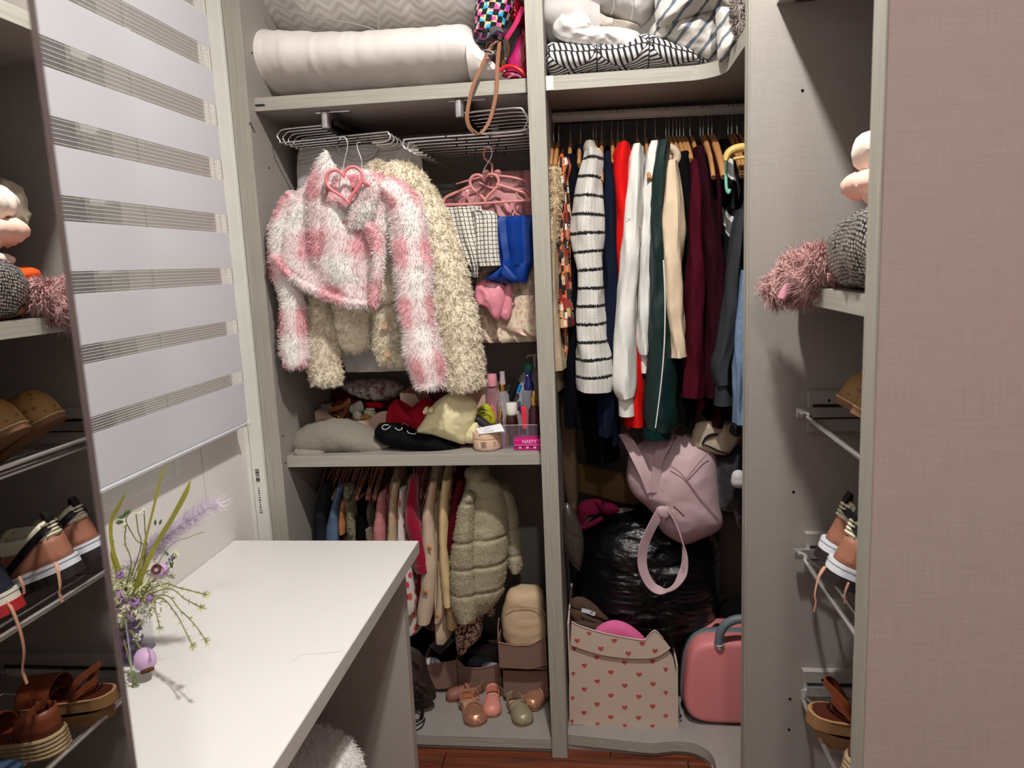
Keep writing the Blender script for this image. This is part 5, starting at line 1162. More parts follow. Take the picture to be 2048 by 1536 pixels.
def tweedband(t, u, v):
    n = t.math('MULTIPLY', t.math('SUBTRACT', t.noise(t.coord('UV'), 150, 3), .5), .34)
    f = t.math('LESS_THAN', t.math('ABSOLUTE', t.math('SUBTRACT', t.math('FRACT', t.math('ADD', t.math('DIVIDE', v, .0505), n)), .5)), .085)
    g = t.math('MULTIPLY', t.math('LESS_THAN', t.math('ABSOLUTE', t.math('SUBTRACT', t.math('FRACT', t.math('DIVIDE', u, .030)), .5)), .03), t.math('GREATER_THAN', t.math('SINE', t.math('MULTIPLY', v, 1500)), 0.0))
    base = t.mix(t.ramp(t.noise(t.coord('UV'), 380, 2), [(.35, (0, 0, 0, 1)), (.62, (1, 1, 1, 1))]), srgb(190, 185, 176), srgb(252, 250, 244))
    t.bump(t.noise(t.coord('UV'), 800, 2), .6, .002)
    return t.mix(t.math('MAXIMUM', f, g), base, srgb(20, 18, 18))
tj = garment('tweed_jacket', 'white tweed jacket with wavy black bands, widest on the rail', 'jacket', uvpat('banded_tweed', tweedband, .95), [(1184, 300, 12), (1185, 322, 17), (1181, 355, 21), (1178, 400, 26), (1175, 450, 30), (1177, 500, 28), (1181, 550, 25), (1182, 620, 27), (1185, 690, 31), (1189, 755, 34), (1189, 780, 33)], 2.17, .06, body=(Xof(1190, 500, 2.3), 1.15), seed=7, fold=(.005, 4, .2), bt=.025, msl=60)
MB().limb([(1180, 284, 9), (1180, 296, 13), (1184, 312, 14)], 2.22, .04, n=18, m=12).build('collar', mat('grey_knit_collar', (176, 168, 156), .95, weave=1600), tj)
garment('shirt', 'navy blue shirt to the right of the banded tweed jacket', 'shirt', M_NAVY, [(1216, 328, 8), (1220, 370, 12), (1220, 440, 14), (1221, 520, 15), (1219, 620, 16), (1216, 720, 18), (1213, 800, 17), (1211, 868, 13)], 2.21, .05, body=(Xof(1222, 600, 2.32), .95), seed=9)
garment('dress', 'dark navy dress behind the navy shirt', 'dress', M_NAVD, [(1163, 292, 12), (1168, 400, 14), (1180, 600, 24), (1190, 760, 30), (1200, 850, 34), (1204, 920, 34)], 2.33, .05, body=(Xof(1200, 700, 2.4), .88), seed=10)
garment('hoodie', 'bright red hoodie between the navy shirt and white sweatshirt', 'hoodie', M_REDC, [(1249, 288, 10), (1245, 312, 17), (1242, 350, 17), (1245, 420, 16), (1246, 500, 16), (1248, 600, 16), (1258, 700, 17), (1267, 780, 19), (1271, 848, 19)], 2.215, .055, body=(Xof(1250, 500, 2.32), 1.0), seed=11, fold=(.005, 3, 2))
s1 = garment('sweatshirt', 'white sweatshirt with the long ribbed cuff hanging lower', 'sweatshirt', M_WSW, [(1275, 292, 8), (1271, 320, 12), (1268, 400, 15), (1264, 470, 18), (1259, 540, 18), (1253, 620, 20), (1248, 700, 22), (1248, 765, 23), (1251, 784, 19), (1252, 792, 16)], 2.175, .055, body=(Xof(1272, 500, 2.3), 1.12), seed=13, cuff=[[(1252, 788, 16), (1253, 806, 16), (1254, 830, 16)], .035])
MB().tube(pp([(1252, 436), (1262, 438), (1272, 442), (1281, 454)], 2.130), .0012, 6).build('armhole_seam', mat('seam_shadow_white', (196, 192, 186), .9), s1)
garment('sweatshirt', 'white sweatshirt with the short cuff next to the dark green top', 'sweatshirt', M_WSW, [(1310, 286, 8), (1305, 312, 12), (1299, 380, 13), (1293, 450, 13), (1288, 520, 14), (1287, 620, 14), (1287, 690, 14), (1288, 706, 10)], 2.21, .05, body=(Xof(1300, 500, 2.32), 1.18), seed=15, cuff=[[(1288, 704, 10), (1288, 724, 9), (1288, 744, 9)], .03])
g1 = garment('track_jacket', 'dark green nylon track jacket with white piping down the sleeve', 'jacket', M_DGRN, [(1328, 284, 9), (1321, 320, 13), (1315, 400, 14), (1313, 480, 14), (1314, 560, 16), (1317, 640, 20), (1321, 720, 26), (1321, 790, 31), (1319, 845, 33), (1316, 858, 29)], 2.185, .05, body=(Xof(1345, 600, 2.34), 1.2), seed=17, wrk=(.006, 20), cuff=[[(1315, 856, 29), (1314, 866, 28), (1314, 875, 27)], .045, mat('green_rib', (12, 44, 42), .9, weave=1500)], bt=.03)
MB().tube(pp([(1327, 520), (1330, 600), (1329, 680), (1324, 750), (1317, 810), (1311, 856)], 2.128), .0018, 8).build('piping', M_WSW, g1)
MB().rows([(540, 1352, 1368, .02), (600, 1352, 1380, .04), (655, 1352, 1391, .045), (690, 1352, 1380, .04), (710, 1352, 1366, .02)], 2.26, n=20, m=16).build('body_fold', M_DGRN, g1)
k1 = garment('blouse', 'cream crepe blouse with a knotted neck and long straight sleeve', 'blouse', M_CRM, [(1345, 322, 8), (1344, 350, 13), (1346, 400, 18), (1346, 450, 21), (1344, 500, 19), (1344, 560, 18), (1348, 620, 17), (1354, 670, 15), (1356, 700, 14), (1357, 713, 14)], 2.165, .04, body=(Xof(1352, 420, 2.3), 1.5), seed=19)
MB().blob([(1342, 330), (1355, 380), (1364, 440), (1371, 474), (1360, 510), (1352, 540), (1345, 470), (1340, 400)], 2.18, .03).build('elbow_fold', M_CRM, k1)
MB().tube(pp([(1326, 330), (1320, 318), (1324, 302), (1340, 296), (1352, 304), (1354, 318), (1344, 330), (1334, 322), (1340, 310)], 2.20), .011, 12, m=50).build('neck_knot', mat('cream_striped_crepe', (206, 184, 162), .85, weave=1800), k1)
MB().limb([(1322, 330, 5), (1324, 350, 6), (1328, 370, 3)], 2.19, .014, n=12, m=12).build('tie_end', M_CRM, k1)
garment('shirt', 'black shirt right of the cream blouse', 'shirt', M_BLK, [(1366, 306, 9), (1370, 380, 14), (1373, 470, 15), (1375, 560, 14), (1374, 680, 14), (1366, 780, 16), (1362, 840, 16)], 2.24, .05, body=(Xof(1372, 560, 2.35), 1.0), seed=21)
garment('sweater', 'burgundy sweater with the hem ending higher next to the black shirt', 'sweater', M_BURG, [(1387, 322, 6), (1391, 380, 12), (1391, 480, 15), (1390, 560, 17), (1389, 640, 19), (1387, 720, 20), (1385, 792, 20)], 2.19, .05, body=(Xof(1394, 560, 2.3), 1.05), seed=23)
garment('sweater', 'dark burgundy hooded sweater with slanting shoulder', 'sweater', M_BURD, [(1395, 296, 9), (1402, 340, 12), (1412, 420, 17), (1423, 500, 21), (1427, 580, 22), (1426, 660, 21), (1422, 740, 20), (1420, 790, 18)], 2.225, .06, body=(Xof(1425, 560, 2.34), 1.0), seed=25)
def sport(t, u, v):
    f = t.math('FRACT', t.math('ADD', t.math('DIVIDE', v, .16), t.math('MULTIPLY', u, 3)))
    return t.ramp(f, [(0, srgb(20, 20, 24)), (.45, srgb(226, 224, 220)), (.55, srgb(120, 118, 118)), (.78, srgb(230, 228, 224)), (.83, srgb(20, 20, 24))], True)
garment('sports_shirt', 'black, grey and white panelled sports top behind the wooden hangers', 'top', uvpat('sport_panels', sport, .6), [(1434, 380, 5), (1440, 430, 8), (1448, 480, 10), (1452, 540, 9), (1456, 600, 8), (1450, 700, 8)], 2.27, .03, body=(Xof(1448, 540, 2.36), 1.1), seed=27)
d1 = garment('hoodie', 'charcoal grey hoodie with two gathered cuffs beside the cabinet', 'hoodie', M_DGRY, [(1482, 420, 7), (1474, 470, 11), (1467, 540, 13), (1460, 610, 14), (1451, 680, 15), (1441, 735, 16), (1442, 766, 13)], 2.16, .05, body=(Xof(1478, 560, 2.3), 1.15), seed=29, cuff=[[(1443, 764, 13), (1444, 785, 14), (1446, 808, 17)], .04])
MB().limb([(1478, 560, 10), (1472, 640, 13), (1464, 715, 15), (1462, 760, 15), (1462, 805, 14)], 2.22, .045, n=20, m=26, wrk=(.004, 16)).build('second_sleeve', M_DGRY, d1)
garment('sweater', 'deep wine sweater end peeping below the charcoal cuffs', 'sweater', M_BURD, [(1468, 700, 12), (1456, 780, 18), (1446, 836, 18)], 2.25, .04, seed=30)
M_DENL = mat('light_denim', (118, 142, 172), .85, var=.35, vs=50, bump=.2, bs=900)
garment('jeans', 'light blue frayed denim jeans at the cabinet edge', 'jeans', M_DENL, [(1488, 540, 6), (1482, 620, 9), (1478, 700, 10), (1476, 780, 9), (1476, 845, 8)], 2.12, .04, seed=31)
yh = thing('plastic_hanger', 'thick pale yellow plastic hanger at the right end of the rail', 'hanger', tuple(P(1470, 310, Y=2.1)))
MB().limb([(1451, 322, 4), (1456, 308, 7), (1468, 299, 8), (1486, 295, 8), (1500, 298, 7)], 2.12, .012, side=(0, 0, 1), n=14, m=20).build('shoulder', mat('pale_yellow_plastic', (226, 186, 106), .4), yh)
MB().tube(pp([(1466, 318), (1490, 314)], 2.12), .004, 8, sm=False).build('crossbar', mat('pale_yellow_plastic', (226, 186, 106), .4), yh)
mh = thing('plastic_hanger', 'slim mint green hanger arm under the pale yellow hanger', 'hanger', tuple(P(1454, 388, Y=2.14)))
MB().tube(pp([(1453, 322), (1452, 350), (1453, 376), (1457, 386), (1460, 378)], 2.15), .0042, 8).build('arm', mat('mint_plastic', (136, 206, 180), .4), mh)

# ================================================================ right bay: floor of the corner
M_TRASH = NT('black_bin_liner'); _n = M_TRASH.noise(M_TRASH.map(M_TRASH.coord('Object'), (6, 6, 26)), 3, 5, .6)
M_TRASH.set(srgb(8, 8, 11), .16, Specular_IOR_Level=.35); M_TRASH.bump(_n, .7, .008); M_TRASH = M_TRASH.m
tb = thing('bin_bag', 'full black plastic bin bag under the pink tote', 'bag', tuple(P(1290, 1290, Y=2.36)))
MB().blob([(1150, 1150), (1156, 1100), (1165, 1060), (1200, 1030), (1250, 1015), (1300, 1012), (1360, 1030), (1410, 1050), (1436, 1080), (1440, 1130), (1436, 1190), (1425, 1235), (1380, 1275), (1340, 1292), (1300, 1290), (1220, 1270), (1160, 1230), (1146, 1190)], 2.40, .17, wrk=(.008, 10, (.9, .9, 4.5)), seed=91, rings=46, m=230, back=.9, exp=2.6).build('bag_body', M_TRASH, tb, sharp=0)
M_TOTE = mat('blush_pink_leatherette', (196, 166, 170), .6, var=.05, bump=.1, bs=300)
tt = thing('tote_bag', 'blush pink tote bag lying on the black bin bag', 'tote bag', tuple(P(1350, 1085, Y=2.27)))
MB().blob([(1254, 935), (1262, 900), (1300, 876), (1350, 868), (1400, 872), (1428, 900), (1436, 950), (1440, 1000), (1446, 1044), (1430, 1062), (1395, 1078), (1370, 1086), (1345, 1076), (1322, 1060), (1308, 1030), (1290, 1008), (1264, 985), (1254, 960)], 2.29, .10, wrk=(.006, 9), seed=93, rings=24, m=140).build('bag_body', M_TOTE, tt, sharp=0)
for sm in ([(1340, 930), (1365, 950), (1395, 990), (1420, 1020), (1440, 1042)], [(1416, 905), (1390, 935), (1372, 958)]):
    MB().tube([P(a, b, Y=2.29-.10*max(.2, 1-((a-1350)/95)**2*.5-((b-975)/105)**2*.5)**.5-.002) for a, b in sm], .0016, 6).build('seam', mat('tote_seam', (160, 124, 128), .7), tt)
MB().ribbon([P(a, b, Y=y) for a, b, y in ((1246, 868, 2.26), (1258, 885, 2.235), (1274, 915, 2.215), (1290, 950, 2.205), (1300, 985, 2.205))], [.032, .034, .034, .030, .02], .004, (1, .1, -.25)).build('handle', M_TOTE, tt)
MB().ribbon([P(a, b, Y=y) for a, b, y in ((1340, 868, 2.25), (1330, 890, 2.215), (1318, 915, 2.20), (1312, 950, 2.20), (1308, 985, 2.20))], [.034, .034, .03, .026, .018], .004, (1, .1, .2)).build('handle', M_TOTE, tt)
lp = [(1322, 1020, 2.19), (1306, 1050, 2.175), (1290, 1085, 2.165), (1284, 1120, 2.16), (1290, 1150, 2.155), (1306, 1174, 2.155), (1328, 1182, 2.155), (1350, 1172, 2.155), (1366, 1146, 2.16), (1370, 1115, 2.16), (1364, 1080, 2.165), (1354, 1050, 2.175), (1340, 1025, 2.185), (1330, 1015, 2.19)]
cen = P(1328, 1105, Y=2.6)
LP = np.array([P(a, b, Y=y) for a, b, y in lp])
MB().ribbon(LP, [.03, .034, .034, .032, .03, .028, .028, .028, .026, .018, .014, .016, .022, .02], .003, np.array([unit(np.array([.75*np.sign(cen[0]-q[0]) if abs(q[0]-cen[0]) > .02 else .0, .5, .45 if q[2] < cen[2]-.06 else .1])) for q in LP]), m=90).build('loop_handle', M_TOTE, tt)
MB().blob([(1312, 1018), (1322, 1012), (1336, 1016), (1340, 1030), (1330, 1038), (1316, 1030)], 2.185, .008).build('tab', M_TOTE, tt)
MB().tube(pp([(1347, 1012), (1358, 1022), (1368, 1032)], 2.195), .003, 8).build('zip_slot', mat('tote_slot', (120, 86, 90), .6), tt)
for q in ((1364, 1112), (1367, 1118), (1365, 1123)): MB().lathe([(.0001, -.002), (.002, 0), (.0001, .002)], P(q[0], q[1], Y=2.14), 8).build('rivet', M_DKMET, tt)
bit('cardboard_box', 'flat brown cardboard panel behind the pink tote', 'cardboard', [(1155, 926), (1210, 936), (1262, 950), (1290, 1014), (1240, 1006), (1190, 992), (1156, 984)], 2.46, .012, mat('brown_card', (110, 84, 52), .8), exp=8, spl=False)
bit('garment_bag', 'tall taupe garment bag edge standing beside the divider', 'garment bag', [(1116, 800), (1150, 800), (1154, 900), (1156, 1000), (1150, 1030), (1136, 1010), (1126, 960), (1118, 880)], 2.42, .03, mat('taupe_cloth', (140, 118, 96), .85), exp=4)
cl = thing('clutch_bag', 'dark shiny snake-effect clutch standing against the divider', 'clutch bag', tuple(P(1150, 1140, Y=2.25)))
MB().blob([(1124, 1050), (1128, 1010), (1140, 1008), (1150, 1025), (1164, 1060), (1168, 1100), (1160, 1140), (1140, 1120), (1126, 1085)], 2.26, .022, wrk=(.002, 60), exp=4).build('clutch_body', mat('dark_snake_leather', (62, 54, 48), .3, var=.5, vs=220, coat=.3), cl)
MB().tube(pp([(1126, 1058), (1128, 1090), (1142, 1122), (1160, 1141)], 2.235), .0022, 8).build('zip', M_STEEL, cl)
mc = thing('cap', 'magenta cap lying on the bin bag beside the clutch', 'cap', tuple(P(1195, 1050, Y=2.33)))
MB().blob([(1154, 1030), (1158, 1008), (1180, 998), (1205, 1002), (1210, 1020), (1190, 1026), (1170, 1040), (1158, 1056)], 2.33, .035).build('crown', mat('magenta_felt', (80, 8, 36), .9), mc)
MB().blob([(1190, 1000), (1215, 1002), (1240, 1018), (1226, 1030), (1206, 1028), (1195, 1016)], 2.31, .02).build('brim', mat('magenta_felt', (80, 8, 36), .9), mc)
MB().limb([(1160, 1056, 5), (1180, 1050, 6), (1205, 1036, 5)], 2.30, .012, n=12, m=12).build('brim_fold', mat('magenta_felt', (80, 8, 36), .9), mc)
bit('grey_fold', 'small grey-green cloth fold behind the magenta cap', 'cloth', [(1222, 1030), (1240, 1016), (1278, 1020), (1262, 1032), (1235, 1036)], 2.38, .015, mat('grey_green_cloth', (92, 92, 80), .8))
bb = thing('black_bag', 'black fur-textured bag pressed between tote and cabinet', 'bag', tuple(P(1455, 1050, Y=2.3)))
MB().blob([(1428, 950), (1436, 920), (1456, 900), (1490, 895), (1500, 960), (1498, 1040), (1478, 1056), (1466, 1024), (1436, 1018), (1430, 985)], 2.28, .06, wrk=(.01, 18), seed=95).build('bag_body', mat('black_velvet', (20, 19, 21), .7, sheen=.3), bb)
bit('white_sock', 'rolled white sock hanging at the cabinet edge', 'sock', [(1462, 960), (1466, 944), (1480, 940), (1492, 950), (1490, 974), (1474, 976), (1464, 970)], 2.18, .02, M_TEE, wrk=(.003, 40))
bit('grey_board', 'tall grey-brown board standing behind the suitcase', 'board', [(1436, 1030), (1500, 1030), (1500, 1180), (1450, 1192), (1432, 1186), (1434, 1100)], 2.52, .012, mat('grey_board_brown', (120, 108, 100), .7), exp=8, spl=False)
ch_ = thing('canvas_hat', 'cream canvas bag corner with a black brush stroke under the jeans', 'bag', tuple(P(1430, 905, Y=2.25)))
MB().blob([(1386, 890), (1390, 850), (1420, 842), (1470, 846), (1482, 870), (1468, 895), (1450, 910), (1410, 902)], 2.25, .02, wrk=(.003, 20), exp=5).build('canvas_body', mat('cream_canvas', (186, 170, 150), .85), ch_)
MB().ribbon(pp([(1404, 888), (1412, 876), (1424, 870), (1436, 869)], 2.225), [.004, .008, .010, .006], .001, (.3, 0, 1)).build('black_stroke', M_BLACK, ch_)
MB().ribbon(pp([(1404, 888), (1420, 894), (1436, 902), (1456, 908)], 2.225), [.003, .005, .006, .004], .001, (.3, 0, 1)).build('black_stroke', M_BLACK, ch_)
MB().blob([(1458, 860), (1464, 850), (1476, 852), (1484, 864), (1476, 874), (1464, 870)], 2.21, .006).build('black_patch', M_BLACK, ch_)
bit('dark_cloth', 'black cloth heap in the corner above the suitcase', 'cloth', [(1400, 1262), (1430, 1215), (1470, 1195), (1500, 1200), (1500, 1300), (1420, 1300)], 2.42, .07, M_BLK, wrk=(.01, 18))

# ---- fabric bin with hearts
M_BINF = mat('cream_bin_canvas', (206, 186, 170), .85, var=.03, weave=1500, bump=.1); YB = 2.185
fb = thing('fabric_bin', 'cream fabric storage bin printed with small red hearts', 'storage bin', tuple(P(1248, 1455, Y=YB)))
def facepoly(poly, Y, th, name, m, par):
    q = np.array([P(a, b, Y=Y) for a, b in poly]); o = np.array([0, Y, 0])
    return MB().prism([(p[0], p[2]) for p in q], o, (1, 0, 0), (0, 0, 1), th).build(name, m, par, sharp=30)
facepoly([(1139, 1447), (1138, 1380), (1140, 1300), (1143, 1250), (1180, 1262), (1230, 1272), (1290, 1282), (1312, 1270), (1332, 1290), (1346, 1315), (1353, 1350), (1356, 1410), (1357, 1459), (1250, 1456)], YB, .006, 'front_wall', M_BINF, fb)
cuffp = [(1142, 1290), (1143, 1243), (1160, 1252), (1200, 1264), (1240, 1273), (1288, 1280), (1296, 1272), (1310, 1261), (1326, 1277), (1341, 1296), (1325, 1308), (1308, 1315), (1285, 1317), (1250, 1316), (1205, 1310), (1170, 1300)]
facepoly(cuffp, YB-.007, .006, 'folded_cuff', M_BINF, fb)
MB().tube(pp(cuffp[9:]+cuffp[:1], YB-.011), .0012, 6).build('cuff_seam', mat('bin_seam', (176, 146, 128), .8), fb)
MB().tube(pp(cuffp[1:9], YB-.010), .0022, 6).build('rim_piping', M_BINF, fb)
a = P(1141, 1440, Y=YB); b_ = P(1356, 1450, Y=YB)
MB().box(a[0], a[0]+.005, YB, YB+.30, Z4, Z4+.34).build('side_wall', M_BINF, fb, smooth=False)
MB().box(b_[0]-.004, b_[0]+.001, YB, YB+.30, Z4, Z4+.21).build('side_wall', M_BINF, fb, smooth=False)
MB().box(a[0], b_[0], YB+.295, YB+.30, Z4, Z4+.24).build('rear_wall', M_BINF, fb, smooth=False)
MB().box(a[0], b_[0], YB, YB+.30, Z4, Z4+.004).build('bottom', M_BINF, fb, smooth=False)
M_HEART = mat('red_heart_print', (190, 84, 86), .85)
hp = [tuple(x) for x in heart_pts((0, 0, 0), 1.0, 24)]
def heart(px, py, Y, w, sq=1.0):
    c = P(px, py, Y=Y); poly = [(x*w*sq, z*w) for x, _, z in hp]
    MB().prism(poly, c, (1, 0, 0), (0, 0, 1), .0008).build('heart_print', M_HEART, fb, smooth=False)
for zx, zy in ((382, 632), (609, 673), (838, 665), (281, 698), (497, 753), (729, 772), (387, 827), (612, 862), (842, 850), (280, 892), (498, 943), (726, 953), (386, 1015), (611, 1041), (838, 1032), (277, 1084), (497, 1120), (724, 1125)): heart(1100+zx*.2448, 1160+zy*.2448, YB-.0034, .017)
for zx, zy in ((945, 730), (946, 920), (946, 1110)): heart(1100+zx*.2448, 1160+zy*.2448, YB-.0034, .017, .8)
for zx, zy in ((183, 765), (176, 965), (190, 562), (172, 1155)): heart(1100+zx*.2448+2, 1160+zy*.2448, YB-.0034, .017, .7)
for zx, zy in ((388, 1182), (611, 1196), (838, 1200)): heart(1100+zx*.2448, 1160+zy*.2448-2, YB-.0034, .014)
for zx, zy in ((222, 495), (415, 560), (640, 600), (320, 436), (858, 578), (525, 494), (754, 518)): heart(1100+zx*.2448, 1160+zy*.2448, YB-.0106, .017 if zy > 450 else .014)
bs = thing('brown_sweater', 'brown knitted top with a white tag stuffed into the heart bin', 'top', tuple(P(1180, 1262, Y=2.27)))
for j, poly in enumerate(([(1138, 1205), (1150, 1194), (1170, 1196), (1195, 1212), (1218, 1228), (1222, 1240), (1205, 1240), (1180, 1226), (1150, 1214)], [(1140, 1222), (1152, 1214), (1175, 1226), (1205, 1240), (1212, 1252), (1195, 1262), (1160, 1246), (1144, 1238)], [(1146, 1240), (1160, 1234), (1190, 1240), (1204, 1252), (1192, 1262), (1165, 1256)])):
    MB().blob(poly, 2.27-.012*j, .03, wrk=(.006, 40), seed=97+j).build('fold', mat('mink_brown_knit', (82, 64, 54), .9), bs)
MB().ribbon(pp([(1163, 1220), (1178, 1224), (1190, 1229)], 2.215), .013, .0008, (-.2, 0, 1)).build('label_tag', mat('tag_white', (220, 224, 232), .7), bs)
tg = P(1184, 1226, Y=2.2135); text('tag_lettering', 'BY', bs, M_BLACK, tg, (1, 0, -.25), (.25, 0, 1), .009)
bit('pink_felt', 'bright pink cloth folded in the heart bin', 'cloth', [(1190, 1266), (1203, 1248), (1230, 1240), (1260, 1250), (1290, 1276), (1292, 1296), (1230, 1292)], 2.225, .025, mat('hot_pink_felt', (226, 106, 160), .9), exp=3)

# ---- pink suitcase
M_CASE = mat('salmon_pink_shell', (220, 132, 134), .5, var=.03, bump=.12, bs=500); M_GRUB = mat('grey_blue_rubber', (110, 122, 128), .45)
a = P(1372, 1452, Y=2.2); zb, zt = Z4+.004, P(1440, 1282, Y=2.2)[2]; cx0 = a[0]-.012; cw_ = .30; cz = (zb+zt)/2; hz = (zt-zb)/2; cx = cx0+cw_/2
sc_ = thing('suitcase', 'salmon pink hard-shell children suitcase with grey handle by the cabinet', 'suitcase', (cx, 2.28, zb))
def taper(v):
    v = v.copy(); f = (v[:, 2]-zb)/(zt-zb); k = 1-.17*np.clip(f, 0, 1)**1.6; v[:, 0] = cx+(v[:, 0]-cx)*k; return v
def shell(ys, ra, rz, name, m, par=sc_): return MB().bands([(cx, y, cz) for y in ys], ra, rz, (1, 0, 0), (0, 0, 1), n=64, m=26, power=4.2).move(taper).build(name, m, par)
w2 = cw_/2
shell([2.195, 2.196, 2.202, 2.215, 2.24, 2.262], [w2*.80, w2*.86, w2*.93, w2*.97, w2*.99, w2*.985], [hz*.84, hz*.90, hz*.95, hz*.98, hz, hz*.99], 'front_shell', M_CASE)
shell([2.262, 2.264, 2.285, 2.288], [w2*.985, w2*1.02, w2*1.02, w2*.985], [hz*.985, hz*1.015, hz*1.015, hz*.985], 'zip_rim', M_GRUB)
shell([2.288, 2.31, 2.35, 2.37, 2.375], [w2*.985, w2*.99, w2*.97, w2*.9, w2*.8], [hz*.99, hz, hz*.98, hz*.92, hz*.85], 'rear_shell', M_CASE)
MB().tube([P(1437, 1288, Y=2.20), P(1440, 1268, Y=2.195), P(1450, 1250, Y=2.19), P(1468, 1240, Y=2.19), P(1490, 1237, Y=2.19)], [.0135]*25, 12, m=25).build('carry_handle', M_GRUB, sc_)
MB().lathe([(.0001, .004), (.012, .003), (.0165, -.002), (.018, -.008), (.0001, -.009)], P(1439, 1287, Y=2.196), 20, (0, -.55, .83)).build('handle_boss', M_CHROME, sc_)
MB().tube([P(1424, 1258, Y=2.29), P(1436, 1250, Y=2.30), P(1460, 1258, Y=2.31), P(1490, 1268, Y=2.31)], .006, 8).build('trolley_loop', M_DKMET, sc_)
MB().lathe([(.0001, 0), (.003, 0), (.003, .012), (.0001, .013)], P(1362, 1430, Y=2.22), 8, (-.3, -1, 0)).build('zip_pull', M_BLACK, sc_)
# ================================================================ lower left bay: children's rail
M_ROSEG = mat('rose_gold_wire', (208, 146, 122), .35, .5)
RZL, RYL = .885, 2.40
def kid_hanger():
    t = thing('wire_hanger', '', 'hanger', (0, 0, 0), 'thin rose-gold hangers on the low rail')
    MB().tube([(0, -.011, .002), (0, -.006, .012), (0, .004, .013), (0, .013, .006), (.0, .012, -.008), (0, .002, -.022), (0, 0, -.035), (0, -.03, -.048), (0, -.09, -.078), (0, -.135, -.104), (0, -.142, -.113), (0, -.132, -.117), (0, 0, -.117), (0, .132, -.117), (0, .142, -.113), (0, .135, -.104), (0, .09, -.078), (0, .03, -.048), (0, .001, -.036)], .0026, 8, m=110).build('bent_wire', M_ROSEG, t)
    MB().tube([(0, -.003, -.034), (0, 0, -.041), (0, .003, -.034)], .0034, 8).build('neck_sleeve', M_ROSEG, t)
    return t
KX = [657, 673, 677, 682, 688, 694, 701, 706, 711, 716, 721, 726, 731, 738, 744, 750, 757, 763, 768, 773, 793, 805, 813, 831, 845, 849, 853, 857, 869, 878, 884, 905, 914, 922]
kh = kid_hanger()
for i, px in enumerate(KX):
    X = P(px, 950, Y=RYL)[0]; h = kh if i == 0 else copy_tree(kh)
    h.location = (X, RYL, RZL+.001); ORG[h.name] = np.array(h.location); h.rotation_euler = (0, 0, math.radians(random.uniform(-8, 8)))
    a = KX.index(px)
    h['label'] = 'thin rose-gold wire hanger, number %s from the left on the low rail' % (['one', 'two', 'three', 'four', 'five', 'six', 'seven', 'eight', 'nine', 'ten', 'eleven', 'twelve', 'thirteen', 'fourteen', 'fifteen', 'sixteen', 'seventeen', 'eighteen', 'nineteen', 'twenty'][a] if a < 20 else 'twenty-'+['one', 'two', 'three', 'four', 'five', 'six', 'seven', 'eight', 'nine'][a-20] if a < 29 else 'thirty'+['', '-one', '-two', '-three', '-four'][a-29])
def kid(name, label, cat, m, X, zt, zh, t=.014, w=.13, Yc=2.40, sleeve=None, seed=0, Ys=2.255, dep=.03, wrk=(.004, 16)):
    """small garment hung edge-on at X from zt to zh; optional near sleeve in photo pixels"""
    o = thing(name, label, cat, (X, Yc, zh))
    C = [(X, Yc, zt), (X, Yc, zt-.02), (X, Yc, zt-.06), (X, Yc, zt-.12), (X, Yc, (zt+zh)/2-.03), (X, Yc, zh+.015), (X, Yc, zh)]
    MB().bands(C, [t*.5, t*.7, t, t*1.1, t*1.25, t*1.35, t*1.2], [w*.3, w*.6, w*.95, w, w*1.03, w*1.08, w*1.05], (1, 0, 0), (0, -1, 0), n=28, m=28, wrk=wrk, fold=(.004, 3, seed), seed=seed).build('body', m, o)
    if sleeve: MB().limb(sleeve, Ys, dep, n=20, m=26, wrk=(.003, 22), seed=seed+2).build('sleeve', m, o)
    return o
XK = lambda px, py=1050, Y=2.30: P(px, py, Y=Y)[0]
M_DDEN = mat('dark_denim', (34, 36, 42), .9, var=.2, vs=60); M_LDEN = mat('washed_denim', (96, 118, 146), .9, var=.4, vs=40)
def camo(t, u, v):
    n = t.noise(t.coord('Object'), 45, 3); return t.ramp(n, [(.4, srgb(70, 66, 50)), (.5, srgb(134, 128, 104)), (.6, srgb(96, 88, 66))])
M_CAMO = uvpat('olive_mottle', camo, .85)
kid('denim_jacket', 'dark denim child jacket at the far left of the low rail', 'jacket', M_DDEN, XK(640, 1020), .775, .36, .022, sleeve=[(655, 965, 10), (648, 1000, 14), (643, 1040, 14), (646, 1090, 13), (650, 1130, 11)], seed=1)
kid('denim_dress', 'washed blue denim pinafore with cut-out straps on the low rail', 'dress', M_LDEN, XK(672, 1060), .775, .36, .022, sleeve=[(684, 970, 6), (672, 1010, 7), (668, 1050, 14), (668, 1090, 17), (668, 1130, 18)], seed=2)
tb_ = kid('child_shirt', 'orange tan child top with an open cuff on the low rail', 'top', mat('orange_tan_jersey', (188, 124, 82), .8), XK(690, 1040), .775, .5, .012, sleeve=[(690, 1000, 5), (687, 1025, 6), (686, 1050, 7), (687, 1064, 6)], seed=3)
kid('child_shirt', 'olive mottled print child top on the low rail', 'top', M_CAMO, XK(703, 1050), .775, .38, .018, sleeve=[(700, 968, 7), (698, 985, 10), (703, 1030, 10), (707, 1080, 12), (708, 1120, 12)], seed=4)
kid('child_shirt', 'black child top beneath the cluster of empty hangers', 'top', M_BLK, XK(726, 1060), .775, .36, .02, sleeve=[(722, 1028, 8), (724, 1060, 13), (728, 1110, 15)], seed=5)
kid('child_shirt', 'taupe child top between the black and the pink one', 'top', mat('taupe_jersey', (126, 110, 98), .85), XK(742, 1060), .775, .36, .012, sleeve=[(738, 1055, 5), (742, 1085, 8), (748, 1110, 8)], seed=6)
